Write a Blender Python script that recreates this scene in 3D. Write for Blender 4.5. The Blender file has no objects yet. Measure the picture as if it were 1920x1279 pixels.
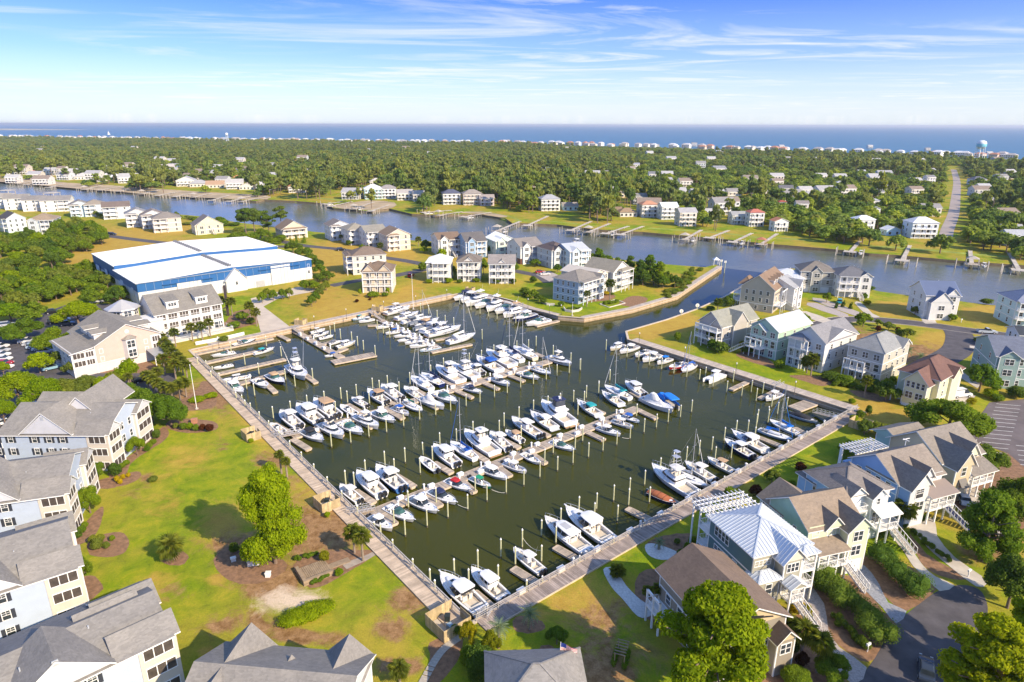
import bpy,bmesh,math,random
import numpy as np
from mathutils import Vector,Matrix
from mathutils.geometry import delaunay_2d_cdt,tessellate_polygon
R_=math.radians
random.seed(7)
rng=np.random.default_rng(7)
SC=bpy.context.scene
COL=SC.collection
# ---------------------------------------------------------------- camera, world, sun, exposure
CAMH,PITCH,FPX,ROLL=66.0,R_(18.25),1230.0,R_(.15)
cam_data=bpy.data.cameras.new('camera')
cam_data.lens=36.0*FPX/1920.0
cam_data.sensor_width=36.0
cam_data.clip_start=1.0
cam_data.clip_end=120000.0
cam=bpy.data.objects.new('camera',cam_data)
COL.objects.link(cam)
CM=Matrix.Rotation(math.pi/2-PITCH,4, 'X')@Matrix.Rotation(ROLL,4, 'Z')
cam.matrix_world=Matrix.Translation((0,0,CAMH))@CM
SC.camera=cam
SUN_AZ,SUN_EL=R_(-39.0),R_(32.5)
sd=bpy.data.lights.new('sun', 'SUN')
sd.energy=3.7
sd.angle=R_(.5)
sd.color=(1.0,.83,.60)
sun=bpy.data.objects.new('sun',sd)
COL.objects.link(sun)
sdir=Vector((math.cos(SUN_EL)*math.cos(SUN_AZ),math.cos(SUN_EL)*math.sin(SUN_AZ),math.sin(SUN_EL)))
sun.rotation_euler=sdir.to_track_quat('Z', 'Y').to_euler()
W=bpy.data.worlds.new('World')
SC.world=W
W.use_nodes=True
wn,wl=W.node_tree.nodes,W.node_tree.links
wn.clear()
def N(nt,t,**k):
 n=nt.nodes.new(t)
 for a,b in k.items():
  if a=='inp':
   for i,v in b.items():n.inputs[i].default_value=v
  else :setattr(n,a,b)
 return n
def ramp(nt,stops,src=None,interp='LINEAR'):
 r=nt.nodes.new('ShaderNodeValToRGB'); cr=r.color_ramp; cr.interpolation=interp
 while len(cr.elements)<len(stops):cr.elements.new(.5)
 for e,(p,c)in zip(cr.elements,stops):
  e.position=p
  e.color=(c,c,c,1)if isinstance(c,(int,float))else (*c,1)
 if src is not None:nt.links.new(src,r.inputs[0])
 return r
def math_n(nt,op,a,b=None,c=None,clamp=False):
 n=nt.nodes.new('ShaderNodeMath'); n.operation=op; n.use_clamp=clamp
 for i,v in enumerate((a,b,c)):
  if v is None:continue
  if isinstance(v,(int,float)):n.inputs[i].default_value=v
  else :nt.links.new(v,n.inputs[i])
 return n.outputs[0]
def mixc(nt,fac,a,b,mode='MIX'):
 n=nt.nodes.new('ShaderNodeMix'); n.data_type='RGBA'; n.blend_type=mode
 for s,v in ((0,fac),(6,a),(7,b)):
  if isinstance(v,(int,float)):n.inputs[s].default_value=v
  elif isinstance(v,tuple):n.inputs[s].default_value=(*v[:3],1)
  else :nt.links.new(v,n.inputs[s])
 return n.outputs[2]
def build_world():
 nt=W.node_tree
 sky=N(nt, 'ShaderNodeTexSky',sky_type='NISHITA',sun_disc=False,sun_elevation=SUN_EL,sun_rotation=math.pi/2-SUN_AZ,altitude=60.0,air_density=1.0,dust_density=.6,ozone_density=2.5)
 tc=N(nt, 'ShaderNodeTexCoord')
 sep=N(nt, 'ShaderNodeSeparateXYZ'); nt.links.new(tc.outputs['Generated'],sep.inputs[0])
 z=sep.outputs['Z']
 # graded tint: the sky turns a saturated blue quickly above a pale horizon
 tint=ramp(nt,[(.0,(.60,.72,.92)),(.035,(.38,.54,.88)),(.085,(.19,.36,.78)),(.16,(.09,.23,.74)),(.34,(.30,.44,.78)),(.6,(.75,.82,.92)),(1.0,(1.0,1.0,.98))],z)
 base=mixc(nt,1.0,sky.outputs[0],tint.outputs[0], 'MULTIPLY')
 # cirrus on a high plane: direction divided by its height
 zc=math_n(nt, 'MAXIMUM',z,.012)
 cx=math_n(nt, 'DIVIDE',sep.outputs['X'],zc)
 cy=math_n(nt, 'DIVIDE',sep.outputs['Y'],zc)
 comb=N(nt, 'ShaderNodeCombineXYZ'); nt.links.new(cx,comb.inputs[0]); nt.links.new(cy,comb.inputs[1])
 mp=N(nt, 'ShaderNodeMapping',inp={'Rotation':(0,0,R_(-38)), 'Scale':(.22,.42,1)}); nt.links.new(comb.outputs[0],mp.inputs[0])
 n1=N(nt, 'ShaderNodeTexNoise',inp={'Scale':1.0, 'Detail':9.0, 'Roughness':.62, 'Distortion':2.2}); nt.links.new(mp.outputs[0],n1.inputs['Vector'])
 mp2=N(nt, 'ShaderNodeMapping',inp={'Location':(3.1,1.7,0), 'Rotation':(0,0,R_(-10)), 'Scale':(.11,.16,1)}); nt.links.new(comb.outputs[0],mp2.inputs[0])
 n2=N(nt, 'ShaderNodeTexNoise',inp={'Scale':1.0, 'Detail':3.0, 'Roughness':.5}); nt.links.new(mp2.outputs[0],n2.inputs['Vector'])
 c1=ramp(nt,[(.47,.0),(.70,1.0)],n1.outputs['Fac'])
 c2=ramp(nt,[(.40,.0),(.56,1.0)],n2.outputs['Fac'])
 cl=math_n(nt, 'MULTIPLY',c1.outputs[0],c2.outputs[0])
 fade=ramp(nt,[(.0,.75),(.03,.9),(.12,.85),(.4,.5)],z)
 cl=math_n(nt, 'MULTIPLY',cl,fade.outputs[0])
 # thin veil that whitens the lowest degrees
 veil=ramp(nt,[(.0,.86),(.02,.80),(.05,.58),(.09,.30),(.17,.06),(.3,.0)],z)
 m1=mixc(nt,veil.outputs[0],base,(3.0,3.2,3.42))
 m2=mixc(nt,cl,m1,(3.5,3.55,3.6))
 bg=N(nt, 'ShaderNodeBackground',inp={'Strength':.15})
 nt.links.new(m2,bg.inputs[0])
 out=N(nt, 'ShaderNodeOutputWorld'); nt.links.new(bg.outputs[0],out.inputs[0])
build_world()
SC.view_settings.view_transform='Standard'
SC.view_settings.look='None'
SC.view_settings.exposure=1.0
SC.view_settings.gamma=1.0
SC.view_settings.use_curve_mapping=False
SC.render.engine='CYCLES'
SC.cycles.max_bounces=5
SC.cycles.diffuse_bounces=2
SC.cycles.glossy_bounces=2
SC.cycles.transmission_bounces=2
SC.cycles.volume_bounces=0
SC.cycles.caustics_reflective=False
SC.cycles.caustics_refractive=False
# ---------------------------------------------------------------- surveying: a pixel of the photograph -> the ground point it shows
def G(px,py,z=1.5):
 d=CM.to_3x3()@Vector(((px-960.0)/FPX,-(py-639.5)/FPX,-1.0))
 t=(z-CAMH)/d.z
 return Vector((d.x*t,d.y*t,z))
def ang(a,b):return math.atan2(b.y-a.y,b.x-a.x)
# ---------------------------------------------------------------- materials
MT={}
def mat(name,c,r=.6,v=.10,s=1.5,m=.0,bump=.0,bs=8.0,spec=.5,island=.0,obj=.0,streak=None,rv=.0):
 """procedural paint / wood / stone: noise-varied base colour, optional per-piece variation and fine relief"""
 if name in MT:return MT[name]
 M=bpy.data.materials.new(name); M.use_nodes=True; nt=M.node_tree
 b=nt.nodes['Principled BSDF']
 b.inputs['Roughness'].default_value=r; b.inputs['Metallic'].default_value=m
 b.inputs['Specular IOR Level'].default_value=spec
 tc=N(nt, 'ShaderNodeTexCoord')
 vec=tc.outputs['Object']
 if streak:
  mp=N(nt, 'ShaderNodeMapping',inp={'Scale':streak}); nt.links.new(vec,mp.inputs[0]); vec=mp.outputs[0]
 n=N(nt, 'ShaderNodeTexNoise',inp={'Scale':s, 'Detail':5.0, 'Roughness':.6}); nt.links.new(vec,n.inputs['Vector'])
 lo=tuple(x*(1-v)for x in c); hi=tuple(min(1,x*(1+v))for x in c)
 rp=ramp(nt,[(.3,lo),(.7,hi)],n.outputs['Fac'])
 colr=rp.outputs[0]
 if island or obj:
  g=N(nt, 'ShaderNodeNewGeometry'); oi=N(nt, 'ShaderNodeObjectInfo')
  src=g.outputs['Random Per Island']if island else oi.outputs['Random']
  a=island or obj
  rr=ramp(nt,[(0,(1-a,)*3),(1,(1+a*.8,)*3)],src)
  colr=mixc(nt,1.0,colr,rr.outputs[0], 'MULTIPLY')
 nt.links.new(colr,b.inputs['Base Color'])
 if rv:
  rr2=ramp(nt,[(.3,max(0,r-rv)),(.7,min(1,r+rv))],n.outputs['Fac']); nt.links.new(rr2.outputs[0],b.inputs['Roughness'])
 if bump:
  n2=N(nt, 'ShaderNodeTexNoise',inp={'Scale':bs, 'Detail':3.0}); nt.links.new(vec,n2.inputs['Vector'])
  bm=N(nt, 'ShaderNodeBump',inp={'Strength':bump, 'Distance':.1}); nt.links.new(n2.outputs['Fac'],bm.inputs['Height'])
  nt.links.new(bm.outputs[0],b.inputs['Normal'])
 MT[name]=M
 return M
def siding(name,c):
 """lap siding: faint horizontal courses and weathering"""
 if name in MT:return MT[name]
 M=mat(name,c,r=.62,v=.05,s=.7)
 nt=M.node_tree; b=nt.nodes['Principled BSDF']
 tc=N(nt, 'ShaderNodeTexCoord'); sp=N(nt, 'ShaderNodeSeparateXYZ'); nt.links.new(tc.outputs['Object'],sp.inputs[0])
 f=math_n(nt, 'FRACT',math_n(nt, 'MULTIPLY',sp.outputs['Z'],4.5))
 bm=N(nt, 'ShaderNodeBump',inp={'Strength':.55, 'Distance':.03}); nt.links.new(f,bm.inputs['Height'])
 nt.links.new(bm.outputs[0],b.inputs['Normal'])
 return M
def shingle(name,c,v=.11):
 """asphalt shingle: mottled tabs in courses"""
 if name in MT:return MT[name]
 M=bpy.data.materials.new(name); M.use_nodes=True; nt=M.node_tree; b=nt.nodes['Principled BSDF']
 b.inputs['Roughness'].default_value=.85; b.inputs['Specular IOR Level'].default_value=.25
 tc=N(nt, 'ShaderNodeTexCoord')
 mp=N(nt, 'ShaderNodeMapping',inp={'Scale':(2.2,2.2,5.0)}); nt.links.new(tc.outputs['Object'],mp.inputs[0])
 vo=N(nt, 'ShaderNodeTexVoronoi',inp={'Scale':1.3}); nt.links.new(mp.outputs[0],vo.inputs['Vector'])
 n=N(nt, 'ShaderNodeTexNoise',inp={'Scale':.35, 'Detail':6.0, 'Roughness':.7}); nt.links.new(tc.outputs['Object'],n.inputs['Vector'])
 sp=N(nt, 'ShaderNodeSeparateColor'); nt.links.new(vo.outputs['Color'],sp.inputs[0])
 a=ramp(nt,[(0,tuple(x*(1-v)for x in c)),(1,tuple(x*(1+v)for x in c))],sp.outputs[0])
 g=ramp(nt,[(.3,(.84,.84,.86)),(.7,(1.12,1.1,1.08))],n.outputs['Fac'])
 nt.links.new(mixc(nt,1.0,a.outputs[0],g.outputs[0], 'MULTIPLY'),b.inputs['Base Color'])
 s2=N(nt, 'ShaderNodeSeparateXYZ'); nt.links.new(tc.outputs['Object'],s2.inputs[0])
 f=math_n(nt, 'FRACT',math_n(nt, 'MULTIPLY',s2.outputs['Z'],7.0))
 bm=N(nt, 'ShaderNodeBump',inp={'Strength':.5, 'Distance':.05}); nt.links.new(f,bm.inputs['Height'])
 nt.links.new(bm.outputs[0],b.inputs['Normal'])
 MT[name]=M
 return M
def glass(name,c=(.03,.04,.05),r=.08):
 if name in MT:return MT[name]
 M=mat(name,c,r=r,v=.5,s=.6,spec=.8)
 return M
def leafmat(name,dark,light,trans=.35,tr_col=None):
 if name in MT:return MT[name]
 M=bpy.data.materials.new(name); M.use_nodes=True; nt=M.node_tree; nt.nodes.remove(nt.nodes['Principled BSDF'])
 out=nt.nodes['Material Output']
 g=N(nt, 'ShaderNodeNewGeometry'); oi=N(nt, 'ShaderNodeObjectInfo')
 tc=N(nt, 'ShaderNodeTexCoord')
 n=N(nt, 'ShaderNodeTexNoise',inp={'Scale':.55, 'Detail':3.0}); nt.links.new(tc.outputs['Object'],n.inputs['Vector'])
 f=math_n(nt, 'ADD',math_n(nt, 'MULTIPLY',g.outputs['Random Per Island'],.55),math_n(nt, 'MULTIPLY',n.outputs['Fac'],.5))
 a=ramp(nt,[(.15,dark),(.95,light)],f)
 o=ramp(nt,[(0,(.70,.84,.9)),(.5,(1,1,1)),(1,(1.22,1.16,.8))],oi.outputs['Random'])
 c=mixc(nt,1.0,a.outputs[0],o.outputs[0], 'MULTIPLY')
 d=N(nt, 'ShaderNodeBsdfDiffuse'); nt.links.new(c,d.inputs[0])
 t=N(nt, 'ShaderNodeBsdfTranslucent'); nt.links.new(mixc(nt,1.0,c,tr_col or (1.5,1.5,.5), 'MULTIPLY'),t.inputs[0])
 mx=N(nt, 'ShaderNodeMixShader',inp={0:trans}); nt.links.new(d.outputs[0],mx.inputs[1]); nt.links.new(t.outputs[0],mx.inputs[2])
 nt.links.new(mx.outputs[0],out.inputs[0])
 MT[name]=M
 return M
def watermat(name,col,r,scale,bump,murk,dist=.3):
 M=bpy.data.materials.new(name); M.use_nodes=True; nt=M.node_tree; b=nt.nodes['Principled BSDF']
 b.inputs['Roughness'].default_value=r; b.inputs['IOR'].default_value=1.33; b.inputs['Specular IOR Level'].default_value=.4 if scale>1 else .5
 g=N(nt, 'ShaderNodeNewGeometry')
 mp=N(nt, 'ShaderNodeMapping',inp={'Rotation':(0,0,R_(25)), 'Scale':(1.0,.45,1.0)}); nt.links.new(g.outputs['Position'],mp.inputs[0])
 n1=N(nt, 'ShaderNodeTexNoise',inp={'Scale':scale, 'Detail':4.0, 'Roughness':.6, 'Distortion':.4}); nt.links.new(mp.outputs[0],n1.inputs['Vector'])
 n3=N(nt, 'ShaderNodeTexNoise',inp={'Scale':scale*.12, 'Detail':3.0, 'Distortion':1.0}); nt.links.new(mp.outputs[0],n3.inputs['Vector'])
 n2=N(nt, 'ShaderNodeTexNoise',inp={'Scale':.018, 'Detail':4.0, 'Distortion':.8}); nt.links.new(g.outputs['Position'],n2.inputs['Vector'])
 cr=ramp(nt,[(.3,col),(.7,murk)],n2.outputs['Fac'])
 nt.links.new(cr.outputs[0],b.inputs['Base Color'])
 h=math_n(nt, 'ADD',n1.outputs['Fac'],math_n(nt, 'MULTIPLY',n3.outputs['Fac'],2.0))
 st=ramp(nt,[(.35,bump*.5),(.65,bump*1.3)],n2.outputs['Fac'])
 bm=N(nt, 'ShaderNodeBump',inp={'Distance':dist}); nt.links.new(st.outputs[0],bm.inputs['Strength']); nt.links.new(h,bm.inputs['Height'])
 nt.links.new(bm.outputs[0],b.inputs['Normal'])
 MT[name]=M
 return M
def lawnmat():
 M=bpy.data.materials.new('lawn'); M.use_nodes=True; nt=M.node_tree; b=nt.nodes['Principled BSDF']
 b.inputs['Roughness'].default_value=.9; b.inputs['Specular IOR Level'].default_value=.15
 g=N(nt, 'ShaderNodeNewGeometry'); P=g.outputs['Position']
 def nz(sc,det=5.0,ro=.6,di=.0):
  n=N(nt, 'ShaderNodeTexNoise',inp={'Scale':sc, 'Detail':det, 'Roughness':ro, 'Distortion':di}); nt.links.new(P,n.inputs['Vector']); return n.outputs['Fac']
 at=N(nt, 'ShaderNodeAttribute',attribute_name='patch'); sp=N(nt, 'ShaderNodeSeparateColor'); nt.links.new(at.outputs['Color'],sp.inputs[0])
 big,mid,mid2,fine=nz(.045,5,.65,.5),nz(.30,8,.75,.5),nz(.16,9,.78,.8),nz(4.0,4,.7)
 green=ramp(nt,[(.30,(.085,.165,.006)),(.50,(.185,.265,.006)),(.70,(.34,.32,.014))],mid)
 def thr(chan,nn,k,lo,hi):
  s=math_n(nt, 'ADD',chan,math_n(nt, 'MULTIPLY',math_n(nt, 'SUBTRACT',nn,.5),k))
  return ramp(nt,[(lo,.0),(hi,1.0)],s).outputs[0]
 dry_auto=ramp(nt,[(.40,.0),(.60,.8)],big).outputs[0]
 dry_auto=math_n(nt, 'MULTIPLY',dry_auto,at.outputs['Alpha'])
 dry=math_n(nt, 'MAXIMUM',thr(sp.outputs[0],mid2,1.5,.22,.66),dry_auto)
 gold=ramp(nt,[(.3,(.36,.225,.040)),(.7,(.47,.34,.060))],mid)
 c=mixc(nt,dry,green.outputs[0],gold.outputs[0])
 bare=thr(sp.outputs[1],mid2,1.9,.30,.62)
 brown=ramp(nt,[(.35,(.18,.095,.035)),(.7,(.42,.26,.13))],nz(.8,6,.75))
 c=mixc(nt,bare,c,brown.outputs[0])
 sand=thr(sp.outputs[2],mid,1.8,.40,.90)
 c=mixc(nt,sand,c,(.62,.50,.38))
 fr=ramp(nt,[(.3,(.80,.80,.80)),(.7,(1.18,1.16,1.1))],fine)
 c=mixc(nt,1.0,c,fr.outputs[0], 'MULTIPLY')
 nt.links.new(c,b.inputs['Base Color'])
 bm=N(nt, 'ShaderNodeBump',inp={'Strength':.6, 'Distance':.12}); nt.links.new(fine,bm.inputs['Height']); nt.links.new(bm.outputs[0],b.inputs['Normal'])
 MT['lawn']=M
 return M
WHITE=mat('white_paint',(.80,.79,.76),r=.5,v=.04)
TRIM=mat('white_trim',(.82,.81,.78),r=.5,v=.03)
GEL=mat('gelcoat',(.80,.80,.80),r=.22,v=.03,s=.8)
GELG=mat('gelcoat_grey',(.42,.44,.46),r=.3,v=.06)
DECKB=mat('cockpit_sole',(.55,.48,.38),r=.6,v=.12,s=3)
DARKG=glass('dark_glass')
GREENG=glass('green_glass',(.05,.12,.10))
HOUSEG=glass('house_glass',(.045,.055,.065),.12)
STEEL=mat('steel',(.72,.73,.74),r=.25,m=.9)
ALU=mat('aluminium',(.75,.75,.76),r=.35,m=.6)
BLACK=mat('black_plastic',(.02,.02,.022),r=.4)
NAVY=mat('navy',(.012,.022,.09),r=.35)
DOCKW=mat('dock_boards',(.40,.335,.27),r=.85,v=.2,s=1.2,island=.28)
WALKW=mat('boardwalk_boards',(.50,.40,.30),r=.85,v=.2,s=.6,island=.20)
WALKG=mat('grey_boardwalk_boards',(.33,.27,.235),r=.85,v=.22,s=.6,island=.34)
FASC=mat('dock_edge_timber',(.55,.44,.32),r=.8,v=.2,s=1.0)
PILE=mat('treated_pile',(.50,.50,.30),r=.8,v=.22,s=1.5)
CONC=mat('concrete',(.46,.41,.34),r=.85,v=.14,s=.5,bump=.1)
BULK=mat('bulkhead_timber',(.42,.31,.19),r=.85,v=.25,s=.8,streak=(1,1,.15))
ASPH=mat('asphalt',(.085,.078,.085),r=.85,v=.28,s=.4,bump=.2,bs=20)
MULCH=mat('pine_straw',(.25,.14,.075),r=.95,v=.35,s=1.4,bump=.8,bs=10)
LINE=mat('road_paint',(.75,.75,.72),r=.7)
BARK=mat('bark',(.20,.14,.10),r=.9,v=.3,s=4,bump=.5)
PBARK=mat('palm_bark',(.26,.20,.15),r=.9,v=.3,s=5,bump=.5)
LAWN=lawnmat()
# ---------------------------------------------------------------- mesh builder
class MB:
 def __init__(s):s.v=[]; s.f=[]; s.m=[]
 def add(s,vs,fs,mi=0):
  o=len(s.v); s.v+=[tuple(v)for v in vs]; s.f+=[tuple(i+o for i in f)for f in fs]; s.m+=[mi]*len(fs)
  return s
 def box(s,x0,y0,z0,x1,y1,z1,mi=0):
  return s.add([(x0,y0,z0),(x1,y0,z0),(x1,y1,z0),(x0,y1,z0),(x0,y0,z1),(x1,y0,z1),(x1,y1,z1),(x0,y1,z1)],[(0,3,2,1),(4,5,6,7),(0,1,5,4),(1,2,6,5),(2,3,7,6),(3,0,4,7)],mi)
 def poly(s,pts,mi=0):return s.add(pts,[tuple(range(len(pts)))],mi)
 def prism(s,pts,z0,z1,mi=0):
  n=len(pts)
  vs=[(p[0],p[1],z0)for p in pts]+[(p[0],p[1],z1)for p in pts]
  return s.add(vs,[tuple(range(n-1,-1,-1)),tuple(range(n,2*n))]+[(i,(i+1)%n,n+(i+1)%n,n+i)for i in range(n)],mi)
 def loft(s,rings,mi=0,cap0=True,cap1=True,closed=True):
  n=len(rings[0]); vs=[p for r in rings for p in r]; fs=[]
  for k in range(len(rings)-1):
   for i in range(n if closed else n-1):
    j=(i+1)%n
    fs.append((k*n+i,k*n+j,(k+1)*n+j,(k+1)*n+i))
  if cap0:fs.append(tuple(range(n-1,-1,-1)))
  if cap1:fs.append(tuple((len(rings)-1)*n+i for i in range(n)))
  return s.add(vs,fs,mi)
 def tube(s,a,b,r0,r1=None,n=6,mi=0,cap=True):
  r1=r0 if r1 is None else r1
  a,b=Vector(a),Vector(b); d=(b-a).normalized()
  u=d.orthogonal().normalized(); w=d.cross(u)
  rg=[[tuple(p+(u*math.cos(t)+w*math.sin(t))*r)for t in [2*math.pi*i/n for i in range(n)]]for p,r in ((a,r0),(b,r1))]
  return s.loft(rg,mi,cap,cap)
 def path(s,pts,r,n=4,mi=0):
  for a,b in zip(pts[:-1],pts[1:]):s.tube(a,b,r,r,n,mi,False)
  return s
 def beam(s,a,b,w,h,mi=0):
  a,b=Vector(a),Vector(b); d=(b-a).normalized(); u=d.cross(Vector((0,0,1)))
  u=(u.normalized()if u.length>1e-6 else Vector((1,0,0)))*w/2; t=d.cross(u).normalized()*h/2
  return s.loft([[tuple(p-u-t),tuple(p+u-t),tuple(p+u+t),tuple(p-u+t)]for p in (a,b)],mi)
 def mesh(s,name,mats,smooth=0):
  me=bpy.data.meshes.new(name); me.from_pydata(s.v,[],s.f)
  for m in (mats if isinstance(mats,(list,tuple))else [mats]):me.materials.append(m)
  if any(s.m):me.polygons.foreach_set('material_index',s.m)
  if smooth:
   me.shade_smooth(); me.set_sharp_from_angle(angle=R_(smooth))
  me.update()
  return me
CACHE={}
def cached(key,fn):
 if key not in CACHE:CACHE[key]=fn()
 return CACHE[key]
def link(name,data,parent=None,loc=(0,0,0),rot=.0,scale=None):
 o=bpy.data.objects.new(name,data); COL.objects.link(o)
 if parent is not None:o.parent=parent
 o.location=loc
 if isinstance(rot,(int,float)):o.rotation_euler=(0,0,rot)
 else :o.rotation_euler=rot
 if scale is not None:o.scale=(scale,)*3 if isinstance(scale,(int,float))else scale
 return o
def tag(o,label,cat,group=None,kind=None):
 o['label']=label; o['category']=cat
 if group:o['group']=group
 if kind:o['kind']=kind
 return o
def thing(name,label,cat,loc=(0,0,0),rot=.0,group=None,scale=None):
 return tag(link(name,None,None,loc,rot,scale),label,cat,group)
def part(name,mb,mats,parent,smooth=0,loc=(0,0,0),rot=.0):
 return link(name,mb.mesh(name,mats,smooth),parent,loc,rot)
def struct(name,data,loc=(0,0,0)):
 o=link(name,data,None,loc); o['kind']='structure'; return o
def dup(o,loc,rot=None,label=None,scale=None):
 c=o.copy(); COL.objects.link(c); c.location=loc
 if rot is not None:c.rotation_euler=(0,0,rot)
 if scale is not None:c.scale=(scale,)*3
 if label:c['label']=label
 for ch in KIDS(o):
  d=ch.copy(); COL.objects.link(d); d.parent=c
  for g in KIDS(ch):
   e=g.copy(); COL.objects.link(e); e.parent=d
 return c
KC={}
def KIDS(o):
 if o.name not in KC:KC[o.name]=list(o.children)
 return KC[o.name]
def smoothpts(pts,k=3):
 """Catmull-Rom through closed outline"""
 n=len(pts); out=[]
 for i in range(n):
  p0,p1,p2,p3=pts[i-1],pts[i],pts[(i+1)%n],pts[(i+2)%n]
  for j in range(k):
   t=j/k
   out.append(tuple(.5*((2*p1[a])+(-p0[a]+p2[a])*t+(2*p0[a]-5*p1[a]+4*p2[a]-p3[a])*t*t+(-p0[a]+3*p1[a]-3*p2[a]+p3[a])*t**3)for a in (0,1)))
 return out
def roughen(pts,amp=.25,step=.9):
 out=[]
 for a,b in zip(pts,pts[1:]+pts[:1]):
  L=math.hypot(b[0]-a[0],b[1]-a[1]); n=max(1,int(L/step))
  for i in range(n):
   t=i/n; out.append((a[0]+(b[0]-a[0])*t+random.uniform(-amp,amp),a[1]+(b[1]-a[1])*t+random.uniform(-amp,amp)))
 return out
def flat(pts):
 """flat sheet from a 2-D outline (any shape)"""
 tris=tessellate_polygon([[Vector((p[0],p[1],0))for p in pts]])
 mb=MB()
 vs=[(p[0],p[1],0)for p in pts]; fs=[]
 for t in tris:
  a,b,c=(Vector(vs[i])for i in t)
  fs.append(tuple(t)if (b-a).cross(c-a).z>0 else tuple(reversed(t)))
 return mb.add(vs,fs)
def sheet(name,pxs,m,z,smooth=0,rough=.0,zg=1.5,kind='structure'):
 pts=[tuple(G(x,y,zg)[:2])for x,y in pxs]
 if smooth:pts=smoothpts(pts,smooth)
 if rough:pts=roughen(pts,rough)
 o=link(name,flat(pts).mesh(name,m),None,(0,0,z)); o['kind']=kind
 return o
def ribbon_pts(pts,w):
 """both edges of a band of width w along pts (2-D vectors)"""
 L,Rr=[],[]
 n=len(pts)
 for i,p in enumerate(pts):
  a=pts[max(0,i-1)]; b=pts[min(n-1,i+1)]
  d=Vector((b[0]-a[0],b[1]-a[1])).normalized(); q=Vector((-d.y,d.x))*w/2
  L.append((p[0]+q.x,p[1]+q.y)); Rr.append((p[0]-q.x,p[1]-q.y))
 return L,Rr
def osm(pts,k=5):
 out=[]
 n=len(pts)
 for i in range(n-1):
  p0,p1,p2,p3=pts[max(0,i-1)],pts[i],pts[i+1],pts[min(n-1,i+2)]
  for j in range(k):
   t=j/k
   out.append(tuple(.5*((2*p1[a])+(-p0[a]+p2[a])*t+(2*p0[a]-5*p1[a]+4*p2[a]-p3[a])*t*t+(-p0[a]+3*p1[a]-3*p2[a]+p3[a])*t**3)for a in (0,1)))
 out.append(tuple(pts[-1])[:2])
 return out
def road(name,pxs,w,m,z,k=6,kerb=None):
 pts=osm([tuple(G(x,y,1.5)[:2])for x,y in pxs],k)
 L,Rr=ribbon_pts(pts,w)
 mb=MB(); n=len(pts)
 mb.add([(p[0],p[1],0)for p in L]+[(p[0],p[1],0)for p in Rr],[(i,n+i,n+i+1,i+1)for i in range(n-1)])
 o=struct(name,mb.mesh(name,m),(0,0,z))
 if kerb:
  kb=MB()
  for side in ribbon_pts(pts,w+.3):
   for a,b in zip(side[:-1],side[1:]):kb.beam((a[0],a[1],.03),(b[0],b[1],.03),.22,.14)
  link('kerb',kb.mesh('kerb',kerb),o)
 return o
 # ================================================================ water, land, sea walls
WNEAR=watermat('marina_water',(.030,.037,.003),.04,1.6,.11,(.060,.060,.005))
WCHAN=watermat('channel_water',(.090,.108,.080),.18,.9,.24,(.165,.165,.115),.35)
WSEA=watermat('sea_water',(.032,.125,.215),.4,.05,.12,(.055,.175,.270),2.0)
SEABED=mat('seabed_mud',(.10,.085,.06),r=.9,v=.3,s=.05)
def world_poly(name,pts,m,z):
 return struct(name,flat(pts).mesh(name,m),(0,0,z))
world_poly('seabed',[(-90000,-90000),(90000,-90000),(90000,90000),(-90000,90000)],SEABED,-6.0)
isl_mid=[(-2600,1500),(-900,900),(0,700),(900,650),(2600,600)]
inlet_line=[tuple(G(x,y,0)[:2])for x,y in [(1352,502),(1437,512)]]
marina_edge=[(-200,20),(250,20),(250,120),inlet_line[1],inlet_line[0],(-60,300),(-200,300)]
world_poly('marina_water',marina_edge,WNEAR,.0)
chan=[(-2600,60),(-201,60),(-201,301),(-60,301),(inlet_line[0][0],inlet_line[0][1]+.1),(inlet_line[1][0],inlet_line[1][1]+.1),(251,121),(251,60),(2600,60)]+isl_mid[::-1]
world_poly('channel_water',chan,WCHAN,.0)
world_poly('ocean',[(-90000,1500)]+isl_mid+[(90000,600),(90000,90000),(-90000,90000)],WSEA,.0)
south_bank=[(-420,322),(-200,342),(0,362),(25,367),(70,372),(112,376),(142,380),(175,385),(235,392),(300,399),(380,406),(445,417),(520,426),(592,435),(640,439),(700,446),(780,451),(860,456),(930,461),(1000,467),(1080,474),(1130,481),(1180,489),(1230,494),(1280,498),(1322,501),(1342,496)]
inner=[(1353,500),(1312,527),(1270,555),(1185,580),(1095,597),(1047,593),(960,564),(906,550),(870,549),(850,553),(355,657),(880,1172),(898,1163),(1600,771),(1178,637),(1174,622),(1250,600),(1307,580),(1360,556),(1422,520),(1437,508)]
east_bank=[(1470,503),(1500,504),(1530,510),(1560,518),(1600,533),(1647,546),(1710,555),(1785,562),(1815,567),(1850,571),(1897,576),(1960,586),(2200,620)]
LP=[tuple(G(x,y,1.5)[:2])for x,y in south_bank+inner+east_bank]+[(900,60),(900,-220),(-900,-220),(-1500,300)]
LPa=np.array(LP)
def inside(P,poly):
 x,y=P[:,0],P[:,1]; r=np.zeros(len(P),bool); n=len(poly)
 for i in range(n):
  x1,y1=poly[i]; x2,y2=poly[(i+1)%n]
  c=((y1>y)!=(y2>y))
  with np.errstate(divide='ignore',invalid='ignore'):
   r^=c&(x<(x2-x1)*(y-y1)/(y2-y1)+x1)
 return r
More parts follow.
